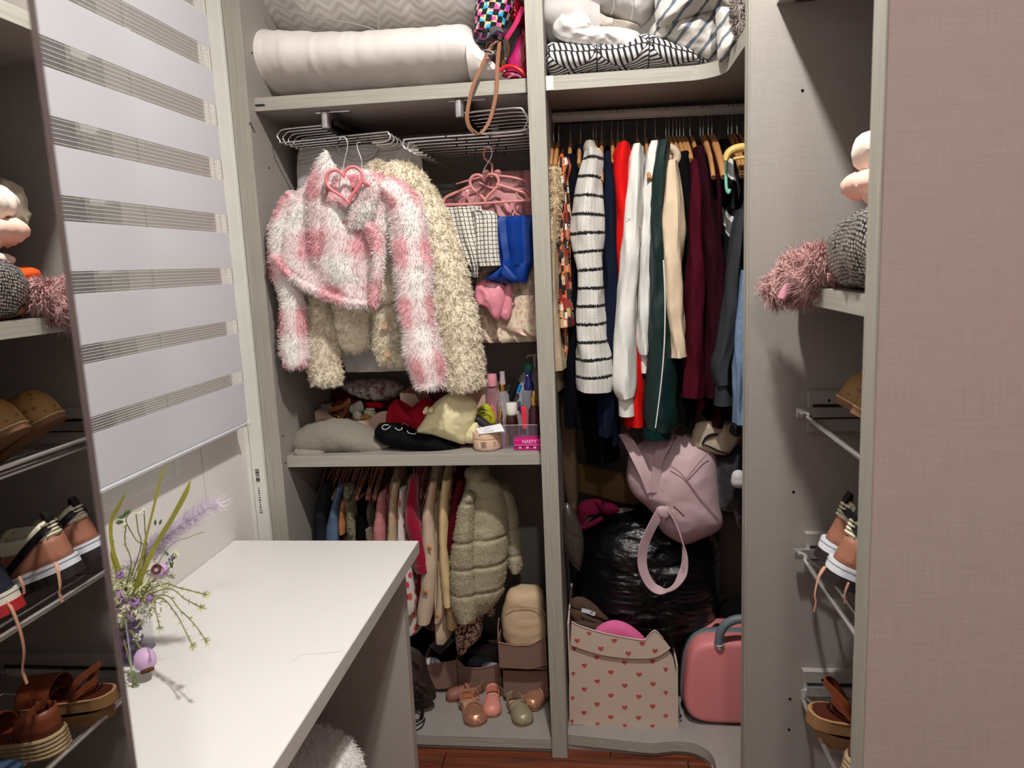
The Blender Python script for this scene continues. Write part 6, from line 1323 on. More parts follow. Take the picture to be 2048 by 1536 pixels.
kid('child_shirt', 'dusty pink ribbed child top on the low rail', 'top', mat('dusty_pink_rib', (208, 138, 140), .85, weave=1300), XK(766, 1050), .775, .36, .02, sleeve=[(766, 984, 5), (762, 1010, 9), (760, 1050, 12), (758, 1090, 14)], seed=7)
kid('child_shirt', 'beige knitted child top next to the dotted white one', 'top', mat('beige_fine_knit', (204, 180, 146), .9, weave=1500), XK(790, 1050), .84, .34, .02, sleeve=[(794, 962, 7), (788, 1000, 8), (786, 1040, 9), (785, 1090, 10)], seed=8)
def dots(t, u, v):
    x = t.n('ShaderNodeTexVoronoi'); t.put(x.inputs['Vector'], t.coord('UV')); x.inputs['Scale'].default_value = 26
    c = t.ramp(t.xyz(x.outputs['Color'])[0], [(0, srgb(216, 104, 84)), (.5, srgb(226, 60, 130)), (.75, srgb(200, 60, 80))], True)
    return t.mix(t.math('LESS_THAN', x.outputs['Distance'], .34), srgb(232, 224, 216), c)
M_DOT = uvpat('coral_dot_print', dots, .85)
kid('child_shirt', 'white child top printed with large coral and pink spots', 'top', M_DOT, XK(812, 1050), .80, .30, .024, sleeve=[(806, 976, 5), (804, 1010, 7), (804, 1060, 9), (808, 1120, 13), (815, 1170, 17), (820, 1205, 15), (822, 1222, 8)], seed=9, Ys=2.26)
M_CRIM = mat('crimson_velour', (146, 6, 46), .75, sheen=.4, var=.1)
cz_ = kid('child_sweater', 'crimson velour child sweater with a turned cuff', 'sweater', M_CRIM, XK(836, 1040), .85, .40, .022, sleeve=[(828, 952, 8), (826, 980, 11), (824, 1030, 13), (832, 1070, 16), (842, 1110, 17), (846, 1132, 17)], seed=10, Ys=2.245)
MB().limb([(844, 1124, 18), (848, 1140, 18)], 2.245, .034, n=18, m=8).build('cuff', M_CRIM, cz_)
M_OAT = mat('oatmeal_sweat', (214, 192, 168), .9, var=.05)
fx = kid('child_hoodie', 'oatmeal child hoodie with small embroidered foxes', 'hoodie', M_OAT, XK(872, 1080), .85, .27, .026, sleeve=[(868, 962, 7), (861, 1000, 9), (856, 1040, 12), (858, 1080, 14), (860, 1130, 15), (856, 1180, 16), (850, 1225, 16), (848, 1242, 13)], seed=11, Ys=2.25)
for q in ((859, 1096), (851, 1184), (874, 1232)):
    MB().blob([(q[0]-3, q[1]-6), (q[0]+1, q[1]-4), (q[0]+4, q[1]-1), (q[0]+4, q[1]+5), (q[0], q[1]+3), (q[0]-4, q[1])], 2.214, .003, m=24).build('fox_patch', mat('fox_orange', (206, 128, 72), .9), fx)
MB().limb([(884, 1120, 8), (884, 1180, 10), (880, 1225, 10), (876, 1240, 7)], 2.27, .03, n=16, m=18).build('second_sleeve', M_OAT, fx)
M_BUT = mat('butter_cream_fleece', (226, 200, 150), .9, var=.05)
by = kid('child_shirt', 'butter cream child top gathered at the cuff beside the quilted coat', 'top', M_BUT, XK(895, 1060), .85, .32, .02, sleeve=[(895, 958, 9), (890, 990, 8), (888, 1040, 9), (888, 1100, 9), (892, 1150, 11), (896, 1190, 13), (897, 1208, 10)], seed=12, Ys=2.25)
kid('child_dress', 'dark wine red child dress squeezed behind the quilted coat', 'dress', mat('wine_red', (82, 10, 26), .85), XK(916, 1040), .85, .40, .022, sleeve=[(924, 958, 8), (914, 1000, 10), (906, 1050, 10), (902, 1090, 8)], seed=13)
M_SH = mat('sand_sherpa', (186, 176, 148), .95, var=.2, vs=260, bump=.9, bs=380, bd=.003)
qc = thing('quilted_coat', 'sand sherpa quilted child coat with high collar, the largest on the low rail', 'coat', tuple(P(950, 1240, Y=2.27)))
Yq = 2.27
def groove(m, zs, amp):
    V = m.V[0]; d = np.min(np.abs(V[:, 2][:, None]-np.array(zs)[None]), 1); c = V.mean(0); nn = unit((V-c)*np.array([1, 1, .0])); m.V[0] = V-nn*(amp*np.exp(-(d/.006)**2))[:, None]; return m
zq = [P(950, y, Y=2.22)[2] for y in (1004, 1083, 1136, 1188)]
qb = MB().rows([(948, 936, 974, .03), (966, 930, 996, .055), (990, 926, 1008, .07), (1040, 920, 1016, .08), (1090, 914, 1016, .085), (1140, 912, 1013, .085), (1180, 912, 1006, .08), (1208, 914, 988, .065), (1226, 918, 966, .045), (1236, 924, 950, .02)], Yq+.03, n=64, m=110, wrk=(.003, 16), seed=15)
groove(qb, zq, .007).fur(12000, .005, .0009, .3, .9, 7, keep=lambda p, n: n[:, 1] < .3).build('body', M_SH, qc, sharp=0)
MB().rows([(933, 942, 972, .02), (940, 933, 977, .045), (955, 929, 979, .052), (968, 931, 976, .05), (974, 938, 968, .04)], Yq+.03, n=32, m=16, wrk=(.003, 25)).fur(2500, .005, .0009, .3, .9, 8).build('collar', M_SH, qc, sharp=0)
qs = MB().limb([(942, 985, 10), (934, 1012, 16), (930, 1050, 19), (927, 1100, 24), (926, 1150, 27), (928, 1200, 27), (931, 1228, 23), (932, 1240, 16)], Yq-.045, [.02, .03, .034, .036, .036, .036, .03, .02] if False else .034, n=44, m=110, wrk=(.002, 25), seed=1)
groove(qs, zq, .006).fur(8000, .005, .0009, .3, .9, 9, keep=lambda p, n: n[:, 1] < .3).build('front_sleeve', M_SH, qc, sharp=0)
qf = MB().limb([(1002, 968, 8), (1014, 1000, 14), (1022, 1050, 16), (1028, 1100, 17), (1031, 1130, 15), (1031, 1138, 8)], Yq+.08, .045, n=36, m=80, wrk=(.002, 25), seed=2)
groove(qf, zq, .005).fur(4000, .005, .0009, .3, .9, 10, keep=lambda p, n: n[:, 1] < .3).build('far_sleeve', M_SH, qc, sharp=0)
def leo(t, u, v):
    x = t.n('ShaderNodeTexVoronoi'); t.put(x.inputs['Vector'], t.coord('UV')); x.inputs['Scale'].default_value = 130
    n = t.noise(t.coord('UV'), 200, 2); f = t.math('LESS_THAN', t.math('ADD', x.outputs['Distance'], t.math('MULTIPLY', n, .35)), .66)
    return t.mix(f, srgb(202, 168, 150), srgb(50, 24, 28))
lg = thing('leggings', 'leopard print child leggings hanging below the quilted coat', 'leggings', tuple(P(935, 1300, Y=2.32)))
MB().rows([(1190, 908, 965, .03), (1230, 906, 966, .035), (1270, 910, 962, .035), (1290, 912, 940, .03), (1304, 916, 932, .02)], 2.32, n=28, m=20, fold=(.006, 2.5, 0), seed=17).build('leg', uvpat('leopard_print', leo, .85), lg)
MB().rows([(1190, 960, 988, .02), (1212, 968, 992, .025), (1228, 974, 990, .02)], 2.34, n=20, m=10).build('leg', uvpat('leopard_print_b', leo, .85), lg)
bit('dark_clothes', 'heap of black clothes under the hanging children things', 'clothes', [(806, 1300), (812, 1250), (850, 1236), (900, 1240), (960, 1256), (1000, 1290), (990, 1330), (920, 1322), (860, 1318), (815, 1320)], 2.53, .08, M_BLK, wrk=(.015, 14), seed=19)
bit('grey_tag', 'large dark grey cardboard tag on the black clothes heap', 'tag', [(858, 1292), (888, 1262), (910, 1280), (880, 1310)], 2.34, .002, mat('grey_card', (74, 70, 70), .8), spl=False, exp=9)
bit('folded_cloth', 'mauve brown cloth hem behind the oatmeal hoodie', 'cloth', [(838, 1230), (870, 1234), (900, 1230), (905, 1255), (870, 1262), (846, 1252)], 2.36, .02, mat('mauve_brown', (112, 88, 80), .85))
# fabric drawer bins
M_BINM = mat('mauve_brown_canvas', (136, 108, 96), .8, var=.08, vs=40); M_BINT = mat('bin_binding', (156, 122, 106), .8)
def drawer_bin(label, poly, Y, dep, zbase=None):
    """poly: front face outline in photo pixels, first two = top left, top right ... ends bottom left"""
    q = np.array([P(a, b, Y=Y) for a, b in poly]); x0, x1 = q[:, 0].min(), q[:, 0].max(); z0 = q[:, 2].min(); z1 = q[:, 2].max()
    t = thing('fabric_bin', label, 'storage bin', ((x0+x1)/2, Y, z0))
    MB().prism([(p[0], p[2]) for p in q], (0, Y, 0), (1, 0, 0), (0, 0, 1), .005).build('front_wall', M_BINM, t, sharp=30)
    for x in (x0, x1-.004): MB().box(x, x+.004, Y, Y+dep, z0, z1-.008).build('side_wall', M_BINM, t, smooth=False)
    MB().box(x0, x1, Y+dep, Y+dep+.004, z0, z1-.004).build('rear_wall', M_BINM, t, smooth=False)
    MB().box(x0, x1, Y, Y+dep, z0, z0+.004).build('bottom', M_BINM, t, smooth=False)
    MB().tube([(p[0], Y-.003, p[2]) for p in q[:-2]], .0022, 6, sm=False).build('top_binding', M_BINT, t)
    return t
drawer_bin('mauve brown fabric bin nearest the desk panel holding a printed pouch', [(846, 1330), (880, 1326), (912, 1320), (913, 1372), (880, 1378), (858, 1374)], 2.34, .14)
drawer_bin('mauve brown fabric bin in the middle holding socks', [(913, 1318), (930, 1334), (960, 1336), (998, 1328), (1004, 1384), (960, 1394), (918, 1378)], 2.36, .14)
b3_ = drawer_bin('upper mauve brown fabric bin with the folded beige blanket', [(996, 1284), (1030, 1290), (1060, 1290), (1090, 1274), (1094, 1330), (1060, 1338), (1000, 1334)], 2.27, .16)
MB().tube(pp([(998, 1236), (996, 1260), (998, 1284)], 2.268), .0025, 6).build('lifted_corner', M_BINT, b3_)
drawer_bin('lower mauve brown fabric bin under the blanket bin', [(1006, 1340), (1060, 1342), (1094, 1338), (1096, 1392), (1060, 1398), (1008, 1392)], 2.30, .15)
bk_ = thing('folded_blanket', 'beige fleece blanket rolled upright in the upper fabric bin', 'blanket', tuple(P(1050, 1285, Y=2.30)))
MB().rows([(1176, 1028, 1072, .03), (1184, 1018, 1084, .05), (1210, 1010, 1090, .06), (1240, 1006, 1094, .065), (1270, 1010, 1094, .065), (1288, 1020, 1080, .05)], 2.33, n=32, m=26, power=2.8, wrk=(.005, 16), seed=21).build('roll', mat('beige_fleece', (206, 178, 144), .9, var=.05), bk_)
MB().tube(pp([(1012, 1215), (1040, 1214), (1080, 1218), (1092, 1232)], 2.266), .0015, 6).build('fold_line', mat('beige_fold', (176, 148, 116), .9), bk_)
pc = thing('pouch', 'white pouch with looping line print in the left fabric bin', 'pouch', tuple(P(865, 1330, Y=2.37)))
MB().blob([(846, 1332), (848, 1318), (866, 1315), (880, 1322), (884, 1332), (864, 1338)], 2.37, .02).build('pouch_body', mat('lilac_white', (216, 210, 222), .6), pc)
MB().tube(pp([(860, 1322), (866, 1316), (871, 1322), (866, 1328)], 2.349), .0009, 6, closed=True).build('loop_print', M_BLACK, pc)
bit('dark_sock', 'folded charcoal socks in the middle fabric bin', 'socks', [(934, 1324), (950, 1312), (978, 1316), (985, 1330), (960, 1336), (940, 1332)], 2.42, .03, mat('charcoal_sock', (66, 66, 74), .9), wrk=(.005, 40))
bit('grey_sock', 'pale blue-grey folded sock in the middle fabric bin', 'socks', [(962, 1330), (976, 1324), (996, 1328), (994, 1336), (975, 1340)], 2.40, .018, mat('blue_grey_sock', (146, 150, 164), .9), wrk=(.004, 40))
bit('folded_shirt', 'dark mauve folded shirt behind the middle fabric bin', 'shirt', [(940, 1300), (965, 1290), (1000, 1288), (1000, 1318), (985, 1322), (950, 1312)], 2.46, .03, mat('dark_mauve', (70, 58, 60), .85))
# mesh bag and cables beside the desk panel
mb = thing('mesh_bag', 'dark brown crumpled mesh bag by the desk side panel', 'bag', tuple(P(840, 1410, Y=2.2)))
MB().blob([(806, 1310), (815, 1292), (835, 1300), (850, 1320), (858, 1350), (872, 1388), (866, 1402), (845, 1412), (822, 1412), (806, 1390)], 2.24, .05, wrk=(.016, 24), seed=23).build('bag_body', mat('dark_brown_mesh', (48, 36, 30), .6, var=.5, vs=30), mb)
MB().ribbon(pp([(815, 1300), (830, 1312), (842, 1335), (838, 1362), (850, 1372)], 2.19), .012, .003, (.7, .2, .6)).build('strap', mat('brown_webbing', (70, 52, 42), .8), mb)
cbm = mat('black_cable', (16, 16, 18), .4)
cbt = thing('cable', 'tangled black power cable on the base shelf beside the desk', 'cable', tuple(P(830, 1460, Z=Z4+.004)))
Q = lambda a, b, dz=.004: P(a, b, Z=Z4+dz)
MB().tube([Q(808, 1420, .04), Q(822, 1405, .06), Q(838, 1402, .06), Q(846, 1420, .03), Q(842, 1438), Q(822, 1440), Q(810, 1436)], .0036, 8, m=60).build('loop', cbm, cbt)
MB().tube([Q(806, 1444), Q(826, 1425, .02), Q(836, 1400, .06), Q(844, 1415, .04), Q(838, 1440), Q(816, 1450)], .0036, 8, m=50).build('loop', cbm, cbt)
MB().tube([Q(810, 1458), Q(830, 1452), Q(846, 1442), Q(850, 1436), Q(843, 1454), Q(820, 1466), Q(808, 1468)], .0018, 8, m=50).build('thin_lead', cbm, cbt)

# ================================================================ shoes
def foot(s, kind='round'):
    K = np.array([(0, .0), (.015, .36), (.06, .62), (.14, .76), (.3, .78), (.45, .78), (.6, .90), (.72, 1.0), (.84, .97), (.93, .74), (.98, .42), (1, .0)]); return np.interp(s, K[:, 0], K[:, 1])
def shoe(par, T, L, W, sole_h=.008, heel=.04, side=.03, toe=.03, s0=.45, m_up=None, m_sole=None, m_in=None, vamp=None, m_toe=None, sole_parts=True, flare=1.0, ret=False):
    """T maps local (x across, y along to the toe, z up) to the room"""
    S = np.concatenate([np.linspace(0, .06, 6), np.linspace(.09, .9, 22), np.linspace(.92, 1, 8)]); w = foot(S)*W/2
    right = np.column_stack([w, S*L-L/2]); left = np.column_stack([-w, S*L-L/2])[::-1]
    out = np.vstack([right, left[1:-1]])
    m = MB().prism(out*flare, (0, 0, sole_h/2), (1, 0, 0), (0, 1, 0), sole_h); m.move(T); m.build('sole', m_sole, par, sharp=40)
    m = MB().prism(out*.93, (0, 0, sole_h+.001), (1, 0, 0), (0, 1, 0), .002); m.move(T); m.build('insole', m_in or m_up, par, sharp=40)
    # vamp
    sv = np.linspace(s0, .9995, 20); G = []
    for s in sv:
        ww = foot(s)*W/2; f = (s-s0)/(1-s0); hh = toe*(1-.25*f)*(1-max(0, f-.75)**2*9) if vamp is None else vamp(f)
        a = np.linspace(0, PI, 15); G.append(np.column_stack([ww*np.cos(a), np.full(15, s*L-L/2), sole_h+np.maximum(hh, .003)*np.sin(a)**.7]))
    m = MB().grid(np.array(G)); m.move(T); m.build('vamp', m_toe or m_up, par, sharp=0, solid=.0016)
    # quarters round the heel
    sq = np.concatenate([np.linspace(s0+.03, .09, 12), np.linspace(.06, 0, 7)]); pr = [(foot(s)*W/2, s*L-L/2, s) for s in sq]; pl_ = [(-x, y, s) for x, y, s in pr[::-1][1:]]
    G = []
    for x, y, s in pr+pl_:
        h = np.interp(s, [0, .2, s0], [heel, side*1.05, side]); G.append([(x*(1-.10*f), y+(.004*f if s < .05 else 0), sole_h+h*f) for f in np.linspace(0, 1, 5)])
    m = MB().grid(np.array(G)); m.move(T); m.build('quarter', m_up, par, sharp=0, solid=.0018)
def TF(pos, yaw, pitch=0., roll=0.):
    R_ = Matrix.Rotation(yaw, 3, 'Z') @ Matrix.Rotation(pitch, 3, 'X') @ Matrix.Rotation(roll, 3, 'Y'); R_ = np.array(R_); pos = np.array(pos)
    return lambda v: np.asarray(v)@R_.T+pos
def tstrap(par, T, pts, w, name, m, th=.0018, side=(0, 1, 0)):
    b = MB().ribbon(pts, w, th, side); b.move(T); return b.build(name, m, par)
M_RGOLD = mat('rose_gold_glitter', (206, 150, 118), .28, .55, var=.35, vs=700); M_PKSH = mat('pink_patent', (226, 148, 132), .35); M_SAGE = mat('sage_gold_leather', (160, 150, 122), .4, .2, var=.15); M_SOLB = mat('beige_sole', (150, 112, 88), .7); M_INB = mat('shoe_lining', (206, 166, 140), .7)
M_RSTR = mat('rose_strap', (190, 138, 116), .5)
def on(px, py, dz=0): p = P(px, py, Z=Z4); p[2] += dz; return p
def toddler(label, px, py, yaw, m, strap, L=.152, W=.076, roll=0., dz=0.):
    p = on(px, py, dz); t = thing('child_shoe', label, 'shoe', tuple(p)); T = TF(p, yaw, 0, roll)
    shoe(t, T, L, W, .007, .036, .024, .036, .52, m, M_SOLB, M_INB)
    if strap == 'cross':
        for s_ in (-1, 1): tstrap(t, T, [(s_*W*.42, -.045, .026), (s_*W*.40, -.02, .04), (0, .0, .050), (-s_*W*.38, .015, .036), (-s_*W*.46, .02, .016)], .011, 'strap', M_RSTR)
        tstrap(t, T, [(-W*.40, -.035, .040), (-W*.38, -.06, .045), (0, -.069, .046), (W*.38, -.06, .045), (W*.40, -.035, .040)], .010, 'ankle_strap', M_RSTR, side=(0, 0, 1))
    if strap == 'bar':
        tstrap(t, T, [(-W*.44, -.008, .022), (-W*.30, -.006, .040), (0, -.004, .046), (W*.30, -.006, .040), (W*.44, -.008, .022)], .012, 'strap', m)
        b = MB().lathe([(.0001, 0), (.004, 0), (.004, .002), (.0001, .002)], (W*.46, -.008, .024), 10, (1, 0, .3)); b.move(T); b.build('button', M_GOLD, t)
    if strap == 'bow':
        for s_ in (-1, 1):
            b = MB().loft([(0, .012, .034), (s_*.010, .014, .037), (s_*.018, .014, .034)], [.001, .005, .002], [.001, .003, .002], (0, 1, 0), n=10, m=8); b.move(T); b.build('bow_loop', m, t)
    return t
toddler('rose gold glitter child shoe with crossed straps, nearest the shelf edge', 945, 1428, math.radians(205), M_RGOLD, 'cross')
toddler('pink child ballet shoe with a small bow in the middle', 985, 1412, math.radians(186), M_PKSH, 'bow', .14, .062)
toddler('sage gold child shoe with one strap, toe at the shelf edge', 1038, 1428, math.radians(204), M_SAGE, 'bar', .15, .068)
toddler('sage gold child shoe with one strap, set back behind its pair', 1035, 1392, math.radians(250), M_SAGE, 'bar', .15, .064)
toddler('rose gold glitter child shoe with crossed straps beside the divider', 1078, 1402, math.radians(150), M_RGOLD, 'cross', .14, .070, dz=.004)
sd = toddler('brown child sandal lying behind the rose gold shoe', 930, 1392, math.radians(120), mat('dusty_brown_leather', (150, 96, 80), .55), 'bar', .135, .05)

# ================================================================ shoe cabinet contents
M_TERRA = mat('terracotta_leather', (160, 106, 82), .55, var=.06, bump=.1, bs=400); M_OFFW = mat('off_white_leather', (226, 218, 190), .55); M_MIDS = mat('white_midsole', (226, 228, 234), .5); M_GUM = mat('dark_outsole', (38, 30, 30), .6)
def sneaker(label, pos, yaw, pitch, m_up, m_low, m_mid, m_out, stripe, lace=None, L=.28, W=.104):
    t = thing('sneaker', label, 'shoe', tuple(pos)); T = TF(pos, yaw, pitch)
    S = np.concatenate([np.linspace(0, .06, 6), np.linspace(.09, .9, 22), np.linspace(.92, 1, 8)]); w = foot(S)*W/2
    out = np.vstack([np.column_stack([w, S*L-L/2]), np.column_stack([-w, S*L-L/2])[::-1][1:-1]])
    b = MB().prism(out*1.05, (0, 0, .001), (1, 0, 0), (0, 1, 0), .022); b.move(T); b.build('outsole', m_out, t, sharp=40)
    for i in range(14):
        s = .02+i*.07; x = foot(s)*W/2*1.05
        for sg in (-1, 1):
            b = MB().box(sg*x-.0012, sg*x+.0012, s*L-L/2-.0012, s*L-L/2+.0012, -.010, .011); b.move(T); b.build('tread_groove', M_BLACK, t, smooth=False)
    b = MB().prism(out*1.04, (0, 0, .022), (1, 0, 0), (0, 1, 0), .022); b.move(T); b.build('midsole', m_mid, t, sharp=40)
    b = MB().tube(np.column_stack([out*1.045, np.full(len(out), .027)]), .0009, 5, closed=True, sm=False); b.move(T); b.build('stitch_line', mat('midsole_stitch', (150, 156, 166), .7), t)
    def wall(s0, s1, z0, z1, lean, name, m):
        sq = np.concatenate([np.linspace(s1, .09, 14), np.linspace(.06, 0, 7)]); pr = [(foot(s)*W/2, s*L-L/2, s) for s in sq]; ring = pr+[(-x, y, s) for x, y, s in pr[::-1][1:]]; G = []
        for x, y, s in ring:
            a, c_ = z0(s), z1(s); G.append([(x*(1-lean*(a+(c_-a)*f)/.1), y+(.10*(a+(c_-a)*f) if s < .05 else 0), a+(c_-a)*f) for f in np.linspace(0, 1, 5)])
        b = MB().grid(np.array(G)); b.move(T); return b.build(name, m, t, sharp=0, solid=.003)
    lo = lambda s: .032; mid = lambda s: np.interp(s, [0, .12, .3, .5, .62], [.086, .088, .078, .088, .082]); hi = lambda s: np.interp(s, [0, .08, .2, .35, .5, .62], [.125, .122, .105, .110, .122, .118])
    wall(0, .62, lo, mid, .22, 'heel_counter', m_low); wall(0, .60, lambda s: mid(s)-.004, hi, .26, 'collar', m_up)
    sv = np.linspace(.58, .995, 18); G = []
    for s in sv:
        ww = foot(s)*W/2; f = (s-.58)/.42; hh = .085*(1-f)**1.2+.045*(1-max(0, f-.7)**2*8)*min(1, f*3)+.0
        a = np.linspace(0, PI, 15); G.append(np.column_stack([ww*np.cos(a), np.full(15, s*L-L/2), .03+np.maximum(hh, .004)*np.sin(a)**.7]))
    b = MB().grid(np.array(G)); b.move(T); b.build('toe_box', m_up, t, sharp=0, solid=.003)
    for sg in (-1, 1):
        x = lambda s, z: sg*(foot(s)*W/2*(1-.22*z/.1)+.003)
        tstrap(t, T, [(0, -L/2+.008, .112), (x(.06, .1), -L/2+.06*L, .103), (x(.2, .085), -L/2+.2*L, .086), (x(.34, .065), -L/2+.34*L, .066), (x(.48, .045), -L/2+.48*L, .046)], .016, 'side_stripe', stripe, .003, (0, .25, 1))
    tstrap(t, T, [(0, -L/2+.010, .098), (0, -L/2+.008, .118), (0, -L/2+.012, .140), (0, -L/2+.018, .128)], .022, 'pull_tab', stripe, .004, (1, 0, 0))
    for k in range(4):
        b = MB().tube([(foot(.03)*W/2*f, -L/2+.004+abs(f)*.012, .092+k*.008) for f in (-1, -.5, 0, .5, 1)], .0032, 6); b.move(T); b.build('heel_rib', m_up, t)
    if lace:
        for path in lace: MB().ribbon(path, .008, .0022, (.3, .9, .2), m=40).build('lace', mat('salmon_lace', (214, 160, 134), .8), t)
    return t
RX = .445
def rackz(i): return RZ[i]
h2 = np.array([.56, 1.44, RZ[1]-.012]); y90 = math.radians(-90)
sneaker('terracotta and cream high-top sneaker, the far one of the pair on the middle rack', (.575, 1.565, RZ[1]-.010), y90, math.radians(-20), M_OFFW, M_TERRA, M_MIDS, M_GUM, M_BLACK, None)
nb = [P(1650, 1133, Y=1.36), P(1637, 1155, Y=1.345), P(1630, 1185, Y=1.335), P(1632, 1202, Y=1.332), P(1628, 1222, Y=1.332)]
nb2 = [P(1697, 1166, Y=1.28), P(1690, 1185, Y=1.28), P(1689, 1205, Y=1.28)]
nb3 = [(.50, 1.31, RZ[1]+.07), (.45, 1.285, RZ[1]+.04), (.430, 1.28, RZ[1]-.01), (.425, 1.278, RZ[1]-.06), (.432, 1.275, RZ[1]-.10), (.428, 1.276, RZ[1]-.13)]
sneaker('terracotta and cream high-top sneaker, the near one of the pair on the middle rack', (.560, 1.460, RZ[1]-.010), y90, math.radians(-20), M_OFFW, M_TERRA, M_MIDS, M_GUM, M_BLACK, [nb, nb2, nb3])
nv = sneaker('navy sneaker with a cream midsole, red sole and orange emblem on the middle rack', (.58, 1.30, RZ[1]-.016), y90, math.radians(-18), mat('navy_leather', (20, 22, 40), .5), mat('navy_leather2', (24, 26, 44), .5), mat('cream_midsole', (220, 212, 192), .5), mat('red_outsole', (176, 36, 40), .5), M_BLACK)
T = TF((.58, 1.30, RZ[1]-.016), y90, math.radians(-18))
b = MB().lathe([(.0001, 0), (.018, 0), (.018, .0015), (.0001, .002)], (.040, -.085, .060), 24, (1, -.2, .25)); b.move(T); b.build('emblem', mat('orange_emblem', (200, 70, 40), .4, .4, var=.6, vs=300), nv)
# ostrich-leather slippers on the top rack
def ostrich(t, u, v):
    x = t.n('ShaderNodeTexVoronoi'); t.put(x.inputs['Vector'], t.coord('Object')); x.inputs['Scale'].default_value = 55
    d = t.math('LESS_THAN', x.outputs['Distance'], .26); t.bump(t.math('SUBTRACT', 1.0, x.outputs['Distance']), .5, .002)
    return t.mix(t.math('MULTIPLY', d, .7), t.mix(t.noise(t.coord('Object'), 20, 3), srgb(134, 94, 48), srgb(176, 132, 76)), srgb(84, 52, 28))
M_OST = uvpat('tan_ostrich_leather', ostrich, .5)
def slipper(label, pos, yaw, pitch):
    t = thing('slipper', label, 'shoe', tuple(pos)); T = TF(pos, yaw, pitch)
    shoe(t, T, .25, .10, .014, .05, .045, .095, .42, M_OST, mat('tan_sole', (120, 84, 54), .6), mat('slipper_lining', (96, 66, 44), .8))
    S = np.concatenate([np.linspace(0, 1, 40)]); w = foot(S)*.094/2; out = np.vstack([np.column_stack([w, S*.25-.125]), np.column_stack([-w, S*.25-.125])[::-1][1:-1]])
    b = MB().tube(np.column_stack([out*1.01, np.full(len(out), .014)]), .0022, 6, closed=True, sm=False); b.move(T); b.build('welt', mat('pale_welt', (206, 176, 130), .6), t)
    return t
yp90 = math.radians(90)
slipper('tan ostrich-leather slipper, the far one on the top shoe rack', (.555, 1.50, RZ[0]-.012), yp90, math.radians(30))
slipper('tan ostrich-leather slipper, the near one on the top shoe rack', (.55, 1.385, RZ[0]-.010), yp90, math.radians(30))
slipper('tan ostrich-leather slipper lying deepest behind the near panel', (.56, 1.25, RZ[0]-.020), yp90, math.radians(12))
# espadrille and brown clogs on the bottom rack
M_COG = mat('cognac_leather', (120, 60, 34), .4, var=.15); M_COGD = mat('dark_cognac', (74, 32, 22), .35); M_JUTE = mat('jute_rope', (176, 152, 116), .9, var=.3, vs=120, bump=.8, bs=200)
def clog(label, pos, yaw, pitch, wedge=False):
    t = thing('sandal', label, 'shoe', tuple(pos)); T = TF(pos, yaw, pitch); L, W = .245, .09
    S = np.linspace(0, 1, 44); w = foot(S)*W/2; out = np.vstack([np.column_stack([w, S*L-L/2]), np.column_stack([-w, S*L-L/2])[::-1][1:-1]])
    h = .045 if wedge else .026
    if wedge:
        for k in range(5):
            b = MB().tube(np.column_stack([out*1.02, np.full(len(out), .005+k*.009)]), .0052, 8, closed=True, sm=False); b.move(T); b.build('jute_coil', M_JUTE, t)
    b = MB().prism(out*(.98 if wedge else 1.03), (0, 0, h/2), (1, 0, 0), (0, 1, 0), h); b.move(T); b.build('sole', M_JUTE if wedge else mat('wood_clog_sole', (150, 112, 74), .6), t, sharp=40)
    b = MB().prism(out*.96, (0, 0, h+.001), (1, 0, 0), (0, 1, 0), .003); b.move(T); b.build('footbed', M_COGD if not wedge else M_COG, t, sharp=40)
    b = MB().tube(np.column_stack([out*1.0, np.full(len(out), h)]), .0022, 6, closed=True, sm=False); b.move(T); b.build('rand', mat('tan_rand', (176, 136, 92), .6), t)
    for s, ww in ((.62, .05), (.78, .04)) if not wedge else ((.7, .07),):
        x = foot(s)*W/2; y = s*L-L/2; tstrap(t, T, [(-x, y, h), (-x*.95, y, h+.03), (-x*.4, y-.004, h+.052), (x*.4, y-.004, h+.052), (x*.95, y, h+.03), (x, y, h)], ww, 'band', M_COG, .003)
    if wedge:
        sq = [(foot(s)*W/2, s*L-L/2) for s in np.concatenate([np.linspace(.3, .06, 8), np.linspace(.04, 0, 5)])]; ring = sq+[(-x, y) for x, y in sq[::-1][1:]]
        b = MB().grid(np.array([[(x*(1-.06*f), y, h+.055*f) for f in np.linspace(0, 1, 4)] for x, y in ring])); b.move(T); b.build('heel_cup', M_COG, t, sharp=0, solid=.003)
    tstrap(t, T, [(-W*.40, -L*.16, h+.01), (-W*.42, -L*.30, h+.05), (0, -L*.42, h+.066), (W*.42, -L*.30, h+.05), (W*.40, -L*.16, h+.01)], .014, 'heel_strap', M_COG, .003, (0, 0, 1))
    b = MB().lathe([(.0001, 0), (.006, 0), (.006, .003), (.0001, .003)], (W*.45, -L*.18, h+.02), 10, (1, 0, 0)); b.move(T); b.build('buckle', M_STEEL, t)
    return t
clog('cognac leather clog sandal with wooden sole, upper of two stacked on the bottom rack', (.530, 1.495, RZ[2]+.010), y90, math.radians(-8))
clog('cognac leather clog sandal with wooden sole, lower of two on the bottom rack', (.55, 1.505, RZ[2]-.034), y90, math.radians(-8))
clog('cognac espadrille wedge with jute sole on the bottom rack', (.565, 1.37, RZ[2]-.030), y90, math.radians(-10), True)
bit('folded_jeans', 'folded blue denim resting at the near end of the bottom rack', 'jeans', [(0, 0)]*3, 2, .01, M_LDEN) if False else None
dj = thing('folded_jeans', 'stack of folded blue denim at the near end of the bottom rack', 'jeans', (.58, 1.21, RZ[2]-.052))
